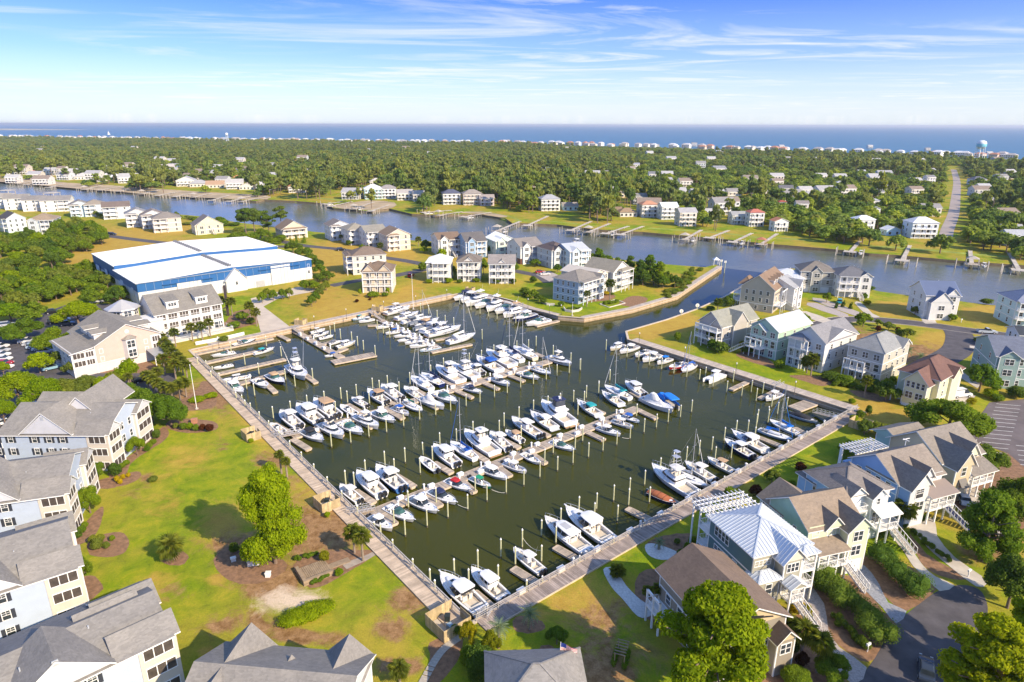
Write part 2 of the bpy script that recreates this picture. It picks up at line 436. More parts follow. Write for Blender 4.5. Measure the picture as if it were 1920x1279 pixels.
 # patches of the lawn: px, py, rx, ry (photo pixels), channel r=dry g=bare b=sand, weight
PATCH=[(620,960,190,110, 'r',.50),(585,1000,110,80, 'g',.62),(455,1035,80,45, 'g',.62),(520,1090,90,45, 'g',.55),(640,1020,60,45, 'g',.6),(560,880,40,30, 'g',.45),(540,1125,75,30, 'b',.95),(470,1165,80,35, 'g',.45),(420,1170,40,18, 'g',.8),(560,1195,70,18, 'g',.85),(590,1205,50,18, 'g',.6),(735,1175,30,30, 'g',.7),(745,1250,45,20, 'g',.85),(760,1120,55,45, 'g',.6),(800,1200,30,30, 'r',.4),(300,950,60,40, 'r',.35),(420,990,60,60, 'r',.55),(350,860,60,40, 'r',.45),(475,780,50,50, 'r',.55),(520,830,60,50, 'r',.5),(500,860,30,20, 'g',.45),(390,745,60,30, 'g',.8),(420,800,40,25, 'r',.5),(330,740,60,20, 'g',.55),(280,1120,60,30, 'r',.3),(330,1110,40,20, 'g',.4),(640,620,120,40, 'r',.75),(600,560,90,50, 'r',.55),(700,580,160,40, 'r',.85),(650,480,90,40, 'r',.95),(610,500,60,40, 'r',.7),(800,560,60,20, 'r',.6),(740,480,60,20, 'r',.9),(880,490,60,20, 'r',.6),(790,520,40,20, 'r',.6),(770,560,40,40, 'r',.8),(220,460,120,40, 'r',1.0),(150,480,80,30, 'r',.8),(300,430,80,20, 'r',.8),(20,430,40,25, 'r',.9),(350,470,90,30, 'r',.8),(1240,610,90,25, 'r',1.0),(1260,600,60,20, 'r',1.0),(1215,625,40,15, 'r',.7),(1240,545,40,14, 'r',.45),(1120,560,30,10, 'r',.3),(1640,760,80,35, 'r',.7),(1700,790,70,25, 'r',.9),(1480,735,60,12, 'r',.4),(1680,580,70,18, 'r',.9),(1850,590,60,22, 'r',.9),(1760,640,60,30, 'r',.7),(1640,640,60,20, 'g',.9),(1720,665,60,22, 'g',.85),(1600,620,30,12, 'g',.6),(1840,640,60,15, 'r',.5),(1760,680,40,15, 'r',.4),(1090,1130,120,70, 'r',.55),(1120,1170,90,60, 'g',.42),(1140,1240,120,60, 'g',.55),(1000,1150,40,20, 'r',.6),(1200,1070,50,20, 'r',.3),(1045,1090,60,30, 'r',.3),(1720,1080,60,40, 'r',.6),(1850,1030,60,40, 'g',.5),(1800,900,60,40, 'g',.7),(1850,950,60,40, 'g',.7),(120,700,160,90, 'g',.8),(40,640,80,60, 'g',.8),(470,600,40,30, 'r',.2),]
_r=random.Random(21)
for _ in range(70):_x,_y=_r.uniform(200,800),_r.uniform(760,1250); PATCH.append((_x,_y,_r.uniform(10,34),_r.uniform(7,20),_r.choice('rrrg'),_r.uniform(.30,.55)))
# tidy lush areas cancel the dryness
LUSH=[(1450,690,140,50,.9),(1400,700,120,20,.9),(1080,575,90,15,.9),(1160,560,60,18,.8),(880,560,110,16,.5),(690,1080,70,40,.8),(1540,820,80,40,.9),(1480,880,70,40,.9),(1320,990,60,20,.8),(980,1200,110,40,.8),(1220,1060,40,16,.6),(560,880,12,40,.5),(800,980,10,30,.4),(420,800,30,20,.4)]
def land_mesh():
 gx=np.arange(-260,330,2.4); gy=np.arange(34,460,2.4)
 XX,YY=np.meshgrid(gx,gy); P=np.stack([XX.ravel(),YY.ravel()],1)
 P=P+rng.uniform(-.3,.3,P.shape)
 keep=(np.abs(P[:,0])<.86*P[:,1]+25)&inside(P,LP)
 P=P[keep]
 # stay off the border
 for i in range(len(LP)):
  a=np.array(LP[i]); b=np.array(LP[(i+1)%len(LP)]); d=b-a; L2=(d@d)
  t=np.clip(((P-a)@d)/L2,0,1)[:,None]; dist=np.hypot(*(P-(a+t*d)).T); P=P[dist>.9]
 vs=[Vector(p)for p in LP]+[Vector(p)for p in P]
 v,e,f,_,_,_=delaunay_2d_cdt(vs,[],[list(range(len(LP)))],1,1e-4)
 me=bpy.data.meshes.new('land'); me.from_pydata([(p[0],p[1],0)for p in v],[],[tuple(t)for t in f])
 V=np.array([(p[0],p[1])for p in v])
 # back to photo pixels to weigh the patches
 Rt=np.array(CM.to_3x3().transposed())
 C=np.stack([V[:,0],V[:,1],np.full(len(V),1.5-CAMH)],1)@Rt.T
 ok=C[:,2]<-5
 px=np.where(ok,960+FPX*C[:,0]/np.where(ok,-C[:,2],1),-9999); py=np.where(ok,639.5-FPX*C[:,1]/np.where(ok,-C[:,2],1),-9999)
 A=np.zeros((len(V),4),np.float32); A[:,3]=.9
 for x,y,rx,ry,ch,w in PATCH:
  g=np.exp(-(((px-x)/rx)**2+((py-y)/ry)**2)*1.0)*min(1.1,w+.20)
  k='rgb'.index(ch); A[:,k]=np.maximum(A[:,k],g)
 for x,y,rx,ry,w in LUSH:
  g=np.exp(-(((px-x)/rx)**2+((py-y)/ry)**2)*1.0)*w
  A[:,0]*=(1-g); A[:,1]*=(1-g); A[:,3]*=(1-g)
 A[:,3]*=1-.75*np.exp(-(((px-440)/260)**2+((py-960)/260)**2))
 ca=me.color_attributes.new('patch', 'FLOAT_COLOR', 'POINT'); ca.data.foreach_set('color',A.ravel())
 me.materials.append(LAWN)
 # upward normals
 bmx=bmesh.new(); bmx.from_mesh(me); bmesh.ops.recalc_face_normals(bmx,faces=bmx.faces)
 if bmx.faces and sum(fc.normal.z for fc in bmx.faces)<0:bmesh.ops.reverse_faces(bmx,faces=bmx.faces)
 bmx.to_mesh(me); bmx.free()
 return me
struct('land',land_mesh(),(0,0,1.5))
# bank skirt so the land has a side down to the mud
def wall_band(name,pts,z0,z1,m,closed=False):
 mb=MB(); n=len(pts)
 mb.add([(p[0],p[1],z0)for p in pts]+[(p[0],p[1],z1)for p in pts],[(i,i+1,n+i+1,n+i)for i in range(n-1)])
 return struct(name,mb.mesh(name,m))
MUD=mat('bank_mud',(.20,.15,.09),r=.9,v=.3,s=.5)
wall_band('river_bank',[tuple(G(x,y,1.5)[:2])for x,y in south_bank],-5,1.5,MUD)
wall_band('river_bank',[tuple(G(x,y,1.5)[:2])for x,y in east_bank],-5,1.5,MUD)
# island across the channel
north_bank=[(-420,318),(-120,333),(0,340),(32,340),(100,349),(155,354),(220,359),(295,366),(395,371),(480,377),(495,374),(555,377),(607,381),(625,390),(692,396),(730,391),(772,401),(815,403),(860,402),(892,401),(947,409),(960,418),(1022,420),(1045,421),(1115,430),(1205,435),(1272,441),(1335,446),(1400,453),(1440,457),(1540,465),(1582,469),(1630,475),(1680,478),(1815,490),(1900,496),(1960,500),(2300,530)]
beach=[(2300,307),(1920,300),(1800,295),(1440,284),(1300,279),(960,271),(700,268),(480,265),(240,262),(0,258),(-200,255),(-420,252)]
ILW=[tuple(G(x,y,1.5)[:2])for x,y in north_bank+beach]
struct('island_ground',flat(ILW).mesh('island_ground',LAWN),(0,0,1.5))
wall_band('island_bank',[tuple(G(x,y,1.5)[:2])for x,y in north_bank],-5,1.5,MUD)
BEACH=mat('beach_sand',(.62,.54,.42),r=.9,v=.1,s=.05)
bl=[tuple(G(x,y,1.5)[:2])for x,y in beach]
bw=[(p[0],p[1]+45+.02*abs(p[1]))for p in bl]; bi=[(p[0],p[1]-60)for p in bl]
mbx=MB(); nb=len(bl)
mbx.add([(p[0],p[1],1.56)for p in bi]+[(p[0],p[1],1.56)for p in bl]+[(p[0],p[1],-.4)for p in bw],[(k*nb+i,k*nb+i+1,(k+1)*nb+i+1,(k+1)*nb+i)for k in (0,1)for i in range(nb-1)])
struct('beach',mbx.mesh('beach',BEACH))
# distant cape on the left horizon
cp=MB()
for k,(x0,x1,y)in enumerate([(-200,100,243.6),(-500,-150,243.0)]):
 a,b=G(x0,y,2),G(x1,y,2); cp.loft([[(p.x,p.y,-1),(p.x,p.y+900,-1),(p.x,p.y+500,h),(p.x,p.y+60,h)]for p,h in ((a,9),((a+b)/2,12),(b,2))])
struct('far_cape',cp.mesh('far_cape',mat('far_dune',(.42,.38,.28),v=.25,s=.01)))
# marsh fringe of the island shore: grass strips
MARSH=mat('marsh_grass',(.24,.29,.035),r=.9,v=.30,s=.25,bump=.8,bs=1.5)
def marsh(pxs,w,m=MARSH,h=.7,lab='bright green marsh grass along the far bank'):
 pts=osm([tuple(G(x,y,.3)[:2])for x,y in pxs],6); mb=MB()
 k=len(pts)
 for i,p in enumerate(pts):
  a=pts[max(0,i-1)]; b=pts[min(k-1,i+1)]; d=Vector((b[0]-a[0],b[1]-a[1])).normalized(); q=Vector((-d.y,d.x))
  j=random.uniform(-1.6,1.6); w2=w*(.35 if i in (0,k-1)else 1)
  mb.v+=[(p[0]-q.x*(.3+j),p[1]-q.y*(.3+j),-.1),(p[0]-q.x*j,p[1]-q.y*j,h*random.uniform(.8,1.2)),(p[0]+q.x*w2/2,p[1]+q.y*w2/2,1.1),(p[0]+q.x*w2,p[1]+q.y*w2,1.75)]
 for i in range(k-1):
  for r in range(3):mb.f.append((i*4+r,(i+1)*4+r,(i+1)*4+r+1,i*4+r+1)); mb.m.append(0)
 o=link('marsh_grass',mb.mesh('marsh_grass',m)); tag(o,lab, 'grass',kind='stuff')
marsh([(495,376),(530,378),(570,380),(612,384)],26,lab='bright green marsh grass point before the tall pines')
marsh([(815,405),(880,402),(930,408),(962,420)],8,lab='green marsh edge by the sandy landing across the channel')
marsh([(960,421),(1030,422),(1110,431),(1200,437)],9,lab='mown green bank edge behind the boat lifts across the channel')
marsh([(1200,437),(1272,442),(1340,447),(1400,455),(1440,458)],16,lab='light green marsh strip below the red roofed houses')
marsh([(1440,458),(1500,463),(1582,470),(1630,476),(1700,480),(1815,491),(1900,498),(1960,502)],20,lab='broad light green marsh strip along the right end of the far bank')
# sea walls
CAP=mat('wall_cap',(.56,.47,.36),r=.85,v=.15,s=.6)
def seawall(pts,name='sea_wall',capw=.7,top=1.62,m=BULK):
 o=struct(name,None); mb=MB(); cb=MB()
 for a,b in zip(pts[:-1],pts[1:]):
  d=Vector((b[0]-a[0],b[1]-a[1])); L=d.length; d.normalize()
  mb.beam((a[0],a[1],-1.2),(b[0],b[1],-1.2),.30,5.3)
  cb.beam((a[0],a[1],top),(b[0],b[1],top),capw,.16)
  cb.beam((a[0],a[1],.75),(b[0],b[1],.75),.46,.22)
  for i in range(int(L/2.4)):
   p=Vector(a)+d*(i+.5)*2.4; mb.box(p.x-.16,p.y-.16,-2,p.x+.16,p.y+.16,1.5)
 link('wall_face',mb.mesh('wall_face',m),o); link('wall_cap',cb.mesh('wall_cap',CAP),o)
 return o
PXI={k:tuple(G(*k)[:2])for k in inner}
def chain(i,j):return [PXI[k]for k in inner[i:j+1]]
seawall(chain(0,4)); seawall(chain(4,8)); seawall(chain(8,10)); seawall(chain(10,11)); seawall(chain(11,13)); seawall(chain(13,14)); seawall(chain(14,16)); seawall(chain(16,20))
# ---------------------------------------------------------------- roads, lots, paths, beds
road('marina_road',[(150,437),(200,442),(260,450),(330,457),(450,461),(560,463)],6.5,ASPH,1.53)
road('peninsula_road',[(470,440),(560,459),(640,468),(700,480),(760,489),(800,497),(815,500),(790,507),(740,517)],6.0,ASPH,1.534)
road('peninsula_lane',[(620,536),(690,523),(740,517),(785,508)],5.5,ASPH,1.538)
road('point_lane',[(950,505),(985,512),(1012,518),(1030,530)],5.5,ASPH,1.53)
road('east_lane',[(1530,612),(1575,600),(1640,600),(1720,607),(1800,618),(1870,627),(1960,640),(2100,662)],6.6,ASPH,1.53,kerb=CONC)
road('east_lane_turn',[(1790,616),(1800,632),(1795,655),(1770,672),(1745,682)],8.0,ASPH,1.536)
road('island_street',[(1788,318),(1794,340),(1792,370),(1788,400),(1776,432),(1772,452)],7.5,mat('sandy_street',(.36,.30,.25),v=.15,s=.05),1.56)
sheet('cul_de_sac',[(1605,1279),(1640,1235),(1665,1190),(1690,1160),(1730,1128),(1760,1108),(1800,1097),(1835,1105),(1850,1130),(1850,1160),(1830,1200),(1780,1260),(1720,1330),(1560,1330)],ASPH,1.53,3)
DRC=mat('driveway_concrete',(.50,.45,.38),r=.85,v=.14,s=.5)
DRP=mat('paver_driveway',(.40,.35,.32),r=.85,v=.32,s=3.5,bump=.4)
DRB=mat('blue_grey_paver',(.27,.28,.31),r=.85,v=.3,s=3.5,bump=.4)
sheet('driveway',[(1487,1100),(1512,1092),(1545,1132),(1553,1180),(1575,1215),(1625,1252),(1600,1285),(1560,1240),(1530,1190),(1525,1155)],DRP,1.545,2)
sheet('driveway',[(1597,1073),(1620,1060),(1648,1095),(1665,1130),(1700,1146),(1680,1170),(1655,1140),(1625,1110)],DRB,1.545,2)
sheet('driveway',[(1668,1000),(1680,1000),(1705,1025),(1730,1060),(1755,1082),(1790,1098),(1762,1109),(1738,1085),(1712,1062),(1695,1035)],DRC,1.549,2)
sheet('driveway',[(1690,975),(1712,960),(1752,975),(1757,1005),(1790,1045),(1840,1080),(1850,1095),(1830,1100),(1780,1062),(1740,1028),(1715,998)],DRC,1.545,2)
sheet('driveway',[(1800,920),(1830,915),(1870,960),(1900,1020),(1905,1035),(1880,1020),(1850,975)],DRC,1.545,2)
sheet('driveway',[(1728,602),(1752,602),(1757,607),(1735,607)],DRC,1.56)
sheet('driveway',[(1727,598),(1752,597),(1756,606),(1733,606)],DRC,1.545)
sheet('driveway',[(1512,572),(1530,568),(1590,590),(1576,594)],DRP,1.545,2)
sheet('driveway',[(1524,563),(1540,560),(1618,588),(1602,592)],DRP,1.549,2)
sheet('driveway',[(1602,568),(1614,567),(1636,588),(1650,594),(1636,596),(1622,588)],DRC,1.545,2)
sheet('driveway',[(1496,588),(1512,584),(1562,602),(1550,608)],DRC,1.553,2)
sheet('driveway',[(1775,753),(1800,738),(1830,742),(1812,760)],DRC,1.545)
sheet('footpath',[(1777,682),(1785,681),(1815,705),(1840,722),(1832,728),(1800,708)],DRC,1.545)
sheet('footpath',[(1818,648),(1850,652),(1905,665),(1930,672),(1930,678),(1850,659),(1818,652)],DRC,1.545)
sheet('driveway',[(1005,515),(1030,508),(1055,520),(1030,528)],DRP,1.545)
sheet('forecourt',[(478,582),(470,560),(560,538),(600,545),(560,552),(522,560),(494,575),(545,614),(490,626)],mat('apron_concrete',(.54,.46,.37),r=.9,v=.12,s=.3),1.54)
LOT=mat('worn_lot',(.135,.112,.112),r=.9,v=.28,s=.25,bump=.2)
sheet('east_parking_lot',[(1790,815),(1830,790),(1855,755),(1925,748),(2060,790),(2060,960),(1925,880),(1890,850)],LOT,1.53)
sheet('west_parking_lot',[(-150,640),(20,600),(110,590),(150,640),(170,700),(330,700),(330,725),(120,790),(60,860),(-60,880),(-200,800)],ASPH,1.53)
sheet('rear_parking_lot',[(70,590),(130,570),(210,570),(215,600),(160,640),(110,640)],ASPH,1.545)
PSM=MULCH
for pts in ([(205,880),(250,850),(284,822),(305,800),(318,812),(300,832),(270,850),(245,870),(236,895),(212,900)],[(170,908),(200,896),(225,900),(215,915),(175,915)],[(208,902),(235,888),(262,885),(262,896),(240,908),(215,912)],[(125,1000),(150,990),(190,950),(195,965),(180,1000),(165,1015),(140,1022)],[(165,1015),(200,1000),(232,1000),(242,1020),(232,1038),(200,1045),(170,1040)],[(150,1085),(178,1080),(192,1105),(160,1130),(150,1115)],[(300,1045),(325,1028),(352,1040),(345,1058),(318,1060)],[(400,1050),(440,1020),(500,1035),(540,1060),(500,1090),(450,1095),(420,1080)],[(550,1060),(600,1035),(700,1032),(690,1050),(640,1080),(600,1100),(575,1098)],[(806,1205),(850,1190),(868,1196),(858,1240),(812,1290),(790,1290),(806,1240)],[(960,1170),(975,1155),(1015,1165),(1022,1178),(1000,1188),(970,1184)],[(1010,1215),(1030,1208),(1040,1222),(1020,1228)],[(1200,1075),(1240,1070),(1255,1120),(1250,1170),(1215,1160),(1190,1120)],[(1225,1010),(1290,1000),(1320,1020),(1300,1040),(1250,1035),(1215,1030)],[(1500,1110),(1530,1110),(1545,1180),(1600,1230),(1640,1235),(1690,1165),(1660,1150),(1600,1080),(1540,1090)],[(1600,1060),(1640,1040),(1720,1070),(1755,1105),(1700,1145),(1660,1120)],[(1440,1200),(1500,1150),(1520,1210),(1590,1280),(1560,1300),(1430,1300)],[(1705,1000),(1740,1040),(1800,1075),(1815,1085),(1780,1085),(1730,1060)],[(1760,880),(1850,850),(1925,860),(1930,1000),(1850,1010),(1800,960)],[(1380,664),(1410,660),(1440,672),(1455,690),(1425,684),(1395,674)],[(1480,704),(1540,706),(1560,718),(1540,724),(1505,714)],[(1595,732),(1640,738),(1670,752),(1640,752),(1605,742)],[(1380,600),(1450,603),(1445,614),(1390,612)],[(1160,570),(1185,555),(1215,560),(1195,575)],[(1090,555),(1150,553),(1145,562),(1100,566)],[(20,770),(60,745),(80,752),(60,772),(35,785)],[(150,690),(230,660),(300,690),(310,720),(190,730)],[(330,640),(470,610),(500,600),(480,580),(440,585),(410,612),(330,625)],[(365,735),(380,715),(400,722),(405,760),(360,770),(320,762)],[(310,800),(330,785),(400,790),(405,806),(350,812)]):
 sheet('mulch_bed',pts,PSM,1.506+random.uniform(0,.02),3,.12)
GRV=mat('white_gravel',(.62,.60,.56),r=.95,v=.2,s=3,bump=.4)
sheet('gravel_path',[(1131,1068),(1152,1066),(1174,1098),(1200,1124),(1226,1142),(1218,1156),(1196,1156),(1168,1124),(1146,1100)],GRV,1.53,3)
sheet('gravel_path',[(1210,1022),(1230,1020),(1270,1035),(1275,1045),(1240,1050),(1215,1040)],GRV,1.53,3)
STP=mat('stepping_stone',(.40,.36,.30),r=.9,v=.2,s=2)
t=thing('stone_path', 'curving path of square stepping stones from the fenced corner toward the lower edge', 'path')
sp_=osm([tuple(G(x,y)[:2])for x,y in [(862,1196),(835,1215),(815,1240),(790,1285)]],12)
for a,b in zip(sp_[:-1:2],sp_[1::2]):
 mb=MB(); mb.box(-.5,-.3,0,.5,.3,.07); link('stone',cached('stone',lambda :mb.mesh('stone',STP)),t,(a[0],a[1],1.53),math.atan2(b[1]-a[1],b[0]-a[0])+1.57)
SANDB=mat('sandy_bank_soil',(.40,.31,.19),r=.9,v=.35,s=.06)
for pts in ([(-60,334),(0,335),(60,336),(130,343),(200,347),(270,352),(350,358),(430,363),(500,366),(500,374),(430,373),(330,368),(240,361),(160,355),(90,349),(0,341),(-60,340)],[(620,388),(690,376),(740,380),(735,390),(690,394)],[(860,399),(900,396),(950,404),(940,408),(895,401)]):sheet('sandy_bank',pts,SANDB,1.58,2,.5)
ORD=['first', 'second', 'third', 'fourth', 'fifth', 'sixth', 'seventh', 'eighth', 'ninth', 'tenth', 'eleventh', 'twelfth', 'thirteenth', 'fourteenth', 'fifteenth', 'sixteenth', 'seventeenth', 'eighteenth', 'nineteenth', 'twentieth', 'next']
# ================================================================ boardwalks, piers, pilings
def brds(mb,a,b,w,z,step=.32,gap=.035,th=.06,off=.0):
 """cross planks from a to b"""
 a,b=Vector(a[:2]),Vector(b[:2]); d=(b-a); L=d.length; d.normalize(); q=Vector((-d.y,d.x)); n=max(1,int(L/step)); st=L/n
 for i in range(n):
  p0=a+d*(i*st+gap/2); p1=a+d*((i+1)*st-gap/2); hw=w/2
  e=random.uniform(-.03,.03); zz=z+random.uniform(-.006,.006)
  c=[p0-q*(hw+e),p1-q*(hw+e),p1+q*(hw+e),p0+q*(hw+e)]
  mb.add([(v.x,v.y,zz)for v in c]+[(v.x,v.y,zz-th)for v in c],[(0,1,2,3),(4,5,1,0),(5,6,2,1),(6,7,3,2),(7,4,0,3)])
def stuffpart(name,mb,m,parent):
 o=part(name,mb,m,parent); o['kind']='stuff'; return o
def boardwalk(name,label,pts,w,z,m,rail_side=1,posts=True,rails=True):
 t=thing(name,label, 'boardwalk'); mb=MB(); fr=MB()
 for a,b in zip(pts[:-1],pts[1:]):
  brds(mb,a,b,w,z)
  A,B=Vector(a[:2]),Vector(b[:2]); d=(B-A).normalized(); q=Vector((-d.y,d.x))
  for s in (-1,1):
   fr.beam((*(A+q*s*(w/2+.07)),z-.14),(*(B+q*s*(w/2+.07)),z-.14),.12,.34)
  fr.beam((*A,z-.25),(*B,z-.25),w-.3,.2)
 stuffpart('plank',mb,m,t); part('edge_beam',fr,FASC,t)
 if rails:
  r=MB(); pm=cached('railpost',lambda :MB().box(-.055,-.055,0,.055,.055,1.1).mesh('rail_post',RAILW)); k=0
  for a,b in zip(pts[:-1],pts[1:]):
   A,B=Vector(a[:2]),Vector(b[:2]); d=(B-A); L=d.length; d.normalize(); q=Vector((-d.y,d.x))*rail_side*(w/2-.12)
   A,B=A+q,B+q
   for h,wd in ((1.1,.14),(.78,.05),(.46,.05)):r.beam((*A,z+h),(*B,z+h),wd,.05)
   n=int(L/1.9)
   for i in range(n+1):
    p=A+d*(L*i/max(1,n)); link('rail_post',pm,t,(p.x,p.y,z-.01))
  part('handrail',r,RAILW,t)
 return t
RAILW=mat('railing_grey',(.46,.43,.40),r=.7,v=.15)
def V2(px,py,z=1.5):return tuple(G(px,py,z)[:2])
def off(p,a,d):return (p[0]+math.cos(a)*d,p[1]+math.sin(a)*d)
cW,cS,cE,cN,cP=PXI[(355,657)],PXI[(880,1172)],PXI[(1600,771)],PXI[(1178,637)],PXI[(850,553)]
UA,VA=math.atan2(cE[1]-cS[1],cE[0]-cS[0]),math.atan2(cW[1]-cS[1],cW[0]-cS[0])
# west boardwalk (sunlit tan), east boardwalk (grey), north-east and north-west promenades
def inset(a,b,w,ext0=0,ext1=0,side=1):
 d=Vector((b[0]-a[0],b[1]-a[1])).normalized(); q=Vector((-d.y,d.x))*side
 return [(a[0]-d.x*ext0+q.x*w/2,a[1]-d.y*ext0+q.y*w/2),(b[0]+d.x*ext1+q.x*w/2,b[1]+d.y*ext1+q.y*w/2)]
boardwalk('boardwalk', 'long tan boardwalk with low rail between the condo lawn and the basin',inset(cS,cW,2.6,0,-8,1),2.6,1.72,WALKW,-1)
cS2=PXI[(898,1163)]
boardwalk('boardwalk', 'long grey boardwalk with railing between the basin and the row of pastel houses',inset(cS2,cE,2.4,.5,1.5,-1),2.4,1.722,WALKG,1)
PROM=mat('promenade_boards',(.44,.38,.33),r=.85,v=.2,s=.6,island=.16)
boardwalk('boardwalk', 'brown promenade above the sea wall below the row of grey and green houses',inset(cE,cN,3.0,0,-1,-1),3.0,1.70,PROM,-1,rails=False)
pq=inset(cW,cP,2.4,-6,0,1)
boardwalk('boardwalk', 'narrow grey promenade along the sea wall between the boat storage yard and the white yachts',pq,2.4,1.70,PROM,-1,rails=False)
boardwalk('boardwalk', 'short grey promenade behind the row of white cruisers on the middle point',inset(PXI[(870,549)],PXI[(1047,593)],2.2,0,-1,1),2.2,1.70,PROM,-1,rails=False)
pp=[PXI[k]for k in ((1095,597),(1185,580),(1270,555),(1312,527),(1353,500))]
t=thing('boardwalk', 'narrow grey walk following the sea wall of the inlet out to its tip', 'boardwalk'); mb=MB()
for a,b in zip(pp[:-1],pp[1:]):brds(mb,*inset(a,b,2.4,0,0,1),1.9,1.70,.5)
stuffpart('plank',mb,PROM,t)
# floating piers
PIERS=[]
def pier(label,px0,px1,w,z=.55,end=None,m=DOCKW,name='floating_pier'):
 a,b=V2(*px0,z),V2(*px1,z)
 t=thing(name,label, 'pier',(0,0,0)); mb=MB(); fr=MB(); brds(mb,a,b,w,z)
 A,B=Vector(a),Vector(b); d=(B-A).normalized(); q=Vector((-d.y,d.x))
 for s in (-1,1):fr.beam((*(A+q*s*(w/2+.06)),z-.16),(*(B+q*s*(w/2+.06)),z-.16),.12,.34)
 for e,s in ((A,-1),(B,1)):fr.beam((*(e+d*s*.06-q*w/2),z-.16),(*(e+d*s*.06+q*w/2),z-.16),.12,.34)
 fr.beam((*A,z-.42),(*B,z-.42),w*.86,.5)
 stuffpart('plank',mb,m,t); part('float_frame',fr,FASC,t)
 PIERS.append((a,b,w)); return t
pier('front floating pier with white dock boxes, nearest of the two long parallel piers',(683,968),(1196,765),2.5)
pier('second long floating pier with white dock boxes, farther of the two long parallel piers',(548,818),(1030,677),2.5)
pier('floating pier packed with white yachts on both sides below the yellow lawn',(712,599),(822,652),2.2)
pier('straight floating pier with small white boats beside the concrete boat ramp',(551,619),(640,670),2.2)
pier('broad end of the straight pier carrying a dock cart and skiffs',(624,679),(702,664),3.6,.57)
pier('long slim dock nearest the beige waterfront building wall',(363,664),(511,634),1.6)
pier('slim dock holding the turquoise topped boat',(380,681),(497,655),1.8)
pier('slim dock with two pilings, third out from the white waterfront building',(404,702),(534,673),1.8)
pier('dock from the tan boardwalk to the sportfishing boat with tall outriggers',(418,727),(545,693),2.0)
pier('floating dock strip running below the north east promenade',(1212,648),(1513,748),1.9)
pier('wide end platform of the dock strip by the light blue speedboat',(1490,766),(1522,754),3.4,.57)
FINGERS={'front pier upper':[((846,886),(814,867)),((776,912),(744,892)),((700,942),(666,920)),((913,864),(881,844)),((973,839),(943,824)),((1029,817),(996,800)),((1082,795),(1058,784)),((1132,775),(1112,766)),((1212,750),(1184,735))], 'front pier lower':[((711,956),(740,982)),((795,922),(825,948)),((861,897),(889,922)),((925,868),(956,892)),((992,847),(1022,868)),((1093,806),(1132,824)),((1152,786),(1176,798)),((1190,765),(1230,784))], 'second pier upper':[((545,812),(513,794)),((609,791),(586,776)),((679,774),(651,758)),((738,757),(713,744)),((797,740),(771,726)),((851,722),(826,711)),((900,709),(875,696)),((955,697),(930,685)),((1036,676),(1003,662))], 'second pier lower':[((549,823),(579,842)),((612,800),(640,817)),((668,786),(698,801)),((727,768),(755,784)),((790,750),(820,765)),((853,731),(885,745)),((904,716),(934,729)),((951,702),(982,714))], 'yacht pier':[((809,660),(884,645)),((816,637),(872,628)),((716,609),(690,610))], 'slip by the tan boardwalk':[((493,714),(516,735)),((568,699),(592,717)),((523,628),(541,637))], 'grey boardwalk slips':[((1020,1101),(962,1065)),((1100,1058),(1041,1025)),((930,1146),(888,1110)),((1168,1018),(1140,1000)),((1236,982),(1176,953)),((1341,918),(1303,900)),((1431,863),(1397,845)),((1473,839),(1424,820)),((1282,950),(1252,934)),((1515,815),(1490,802))], 'north east strip':[((1371,730),(1401,716)),((1425,747),(1454,733)),((1208,666),(1235,656)),((1272,688),(1297,678))], 'boat ramp pier':[((575,632),(601,623)),((600,647),(628,638)),((626,662),(650,653))], 'middle point slip':[((1005,611),(1047,601)),]}
for k,L in FINGERS.items():
 for i,(a,b)in enumerate(L):
  w=1.3
  o=pier('narrow finger dock off the '+k,a,b,w,.53+.004*(i%3),name='finger_dock')
  A,B=V2(*a,.5),V2(*b,.5); o['category']='dock'; o['group']='finger docks of the '+k
  o['label']='%s narrow finger dock from the left among those of the %s'%(ORD[sorted(x[0][0]for x in L).index(a[0])],k)
  # gangways
def gangway(label,a,b,za,zb,w=1.3):
 A,B=Vector((*a,za)),Vector((*b,zb)); t=thing('gangway',label, 'gangway'); d=(B-A).normalized(); q=Vector((-d.y,d.x,0)).normalized()*w/2
 part('ramp_deck',MB().beam(A,B,w,.10),DOCKW,t)
 r=MB()
 for s in (-1,1):
  o=q*s
  for h in (1.0,.55):r.beam(A+o+Vector((0,0,h)),B+o+Vector((0,0,h)),.06,.06)
  n=6
  for i in range(n+1):
   p=A+(B-A)*i/n+o; r.beam(p,p+Vector((0,0,1.0)),.05,.05)
  for i in range(n):
   p=A+(B-A)*i/n+o; r.beam(p+Vector((0,0,.1)),A+(B-A)*(i+1)/n+o+Vector((0,0,.95)),.03,.03)
 part('side_rail',r,ALU,t)
gangway('white railed ramp from the tan boardwalk down to the front pier',V2(653,966),V2(700,955,.5),1.75,.65)
gangway('white railed ramp from the tan boardwalk down to the second pier',V2(512,822),V2(565,812,.5),1.75,.65)
gangway('ramp from the sea wall down to the yacht pier',V2(693,585),V2(718,602,.5),1.75,.65)
gangway('ramp from the apron down to the straight pier',V2(549,616),V2(566,627,.5),1.75,.68)
gangway('light metal ramp at the right corner of the basin',V2(1574,787),V2(1527,774,.5),1.75,.65)
gangway('short ramp from the promenade to the dock strip beside a white console boat',V2(1466,722),V2(1447,731,.5),1.75,.65)
gangway('sloping ramp in the near corner where both boardwalks meet',V2(905,1162),V2(918,1148,.5),1.75,.65)
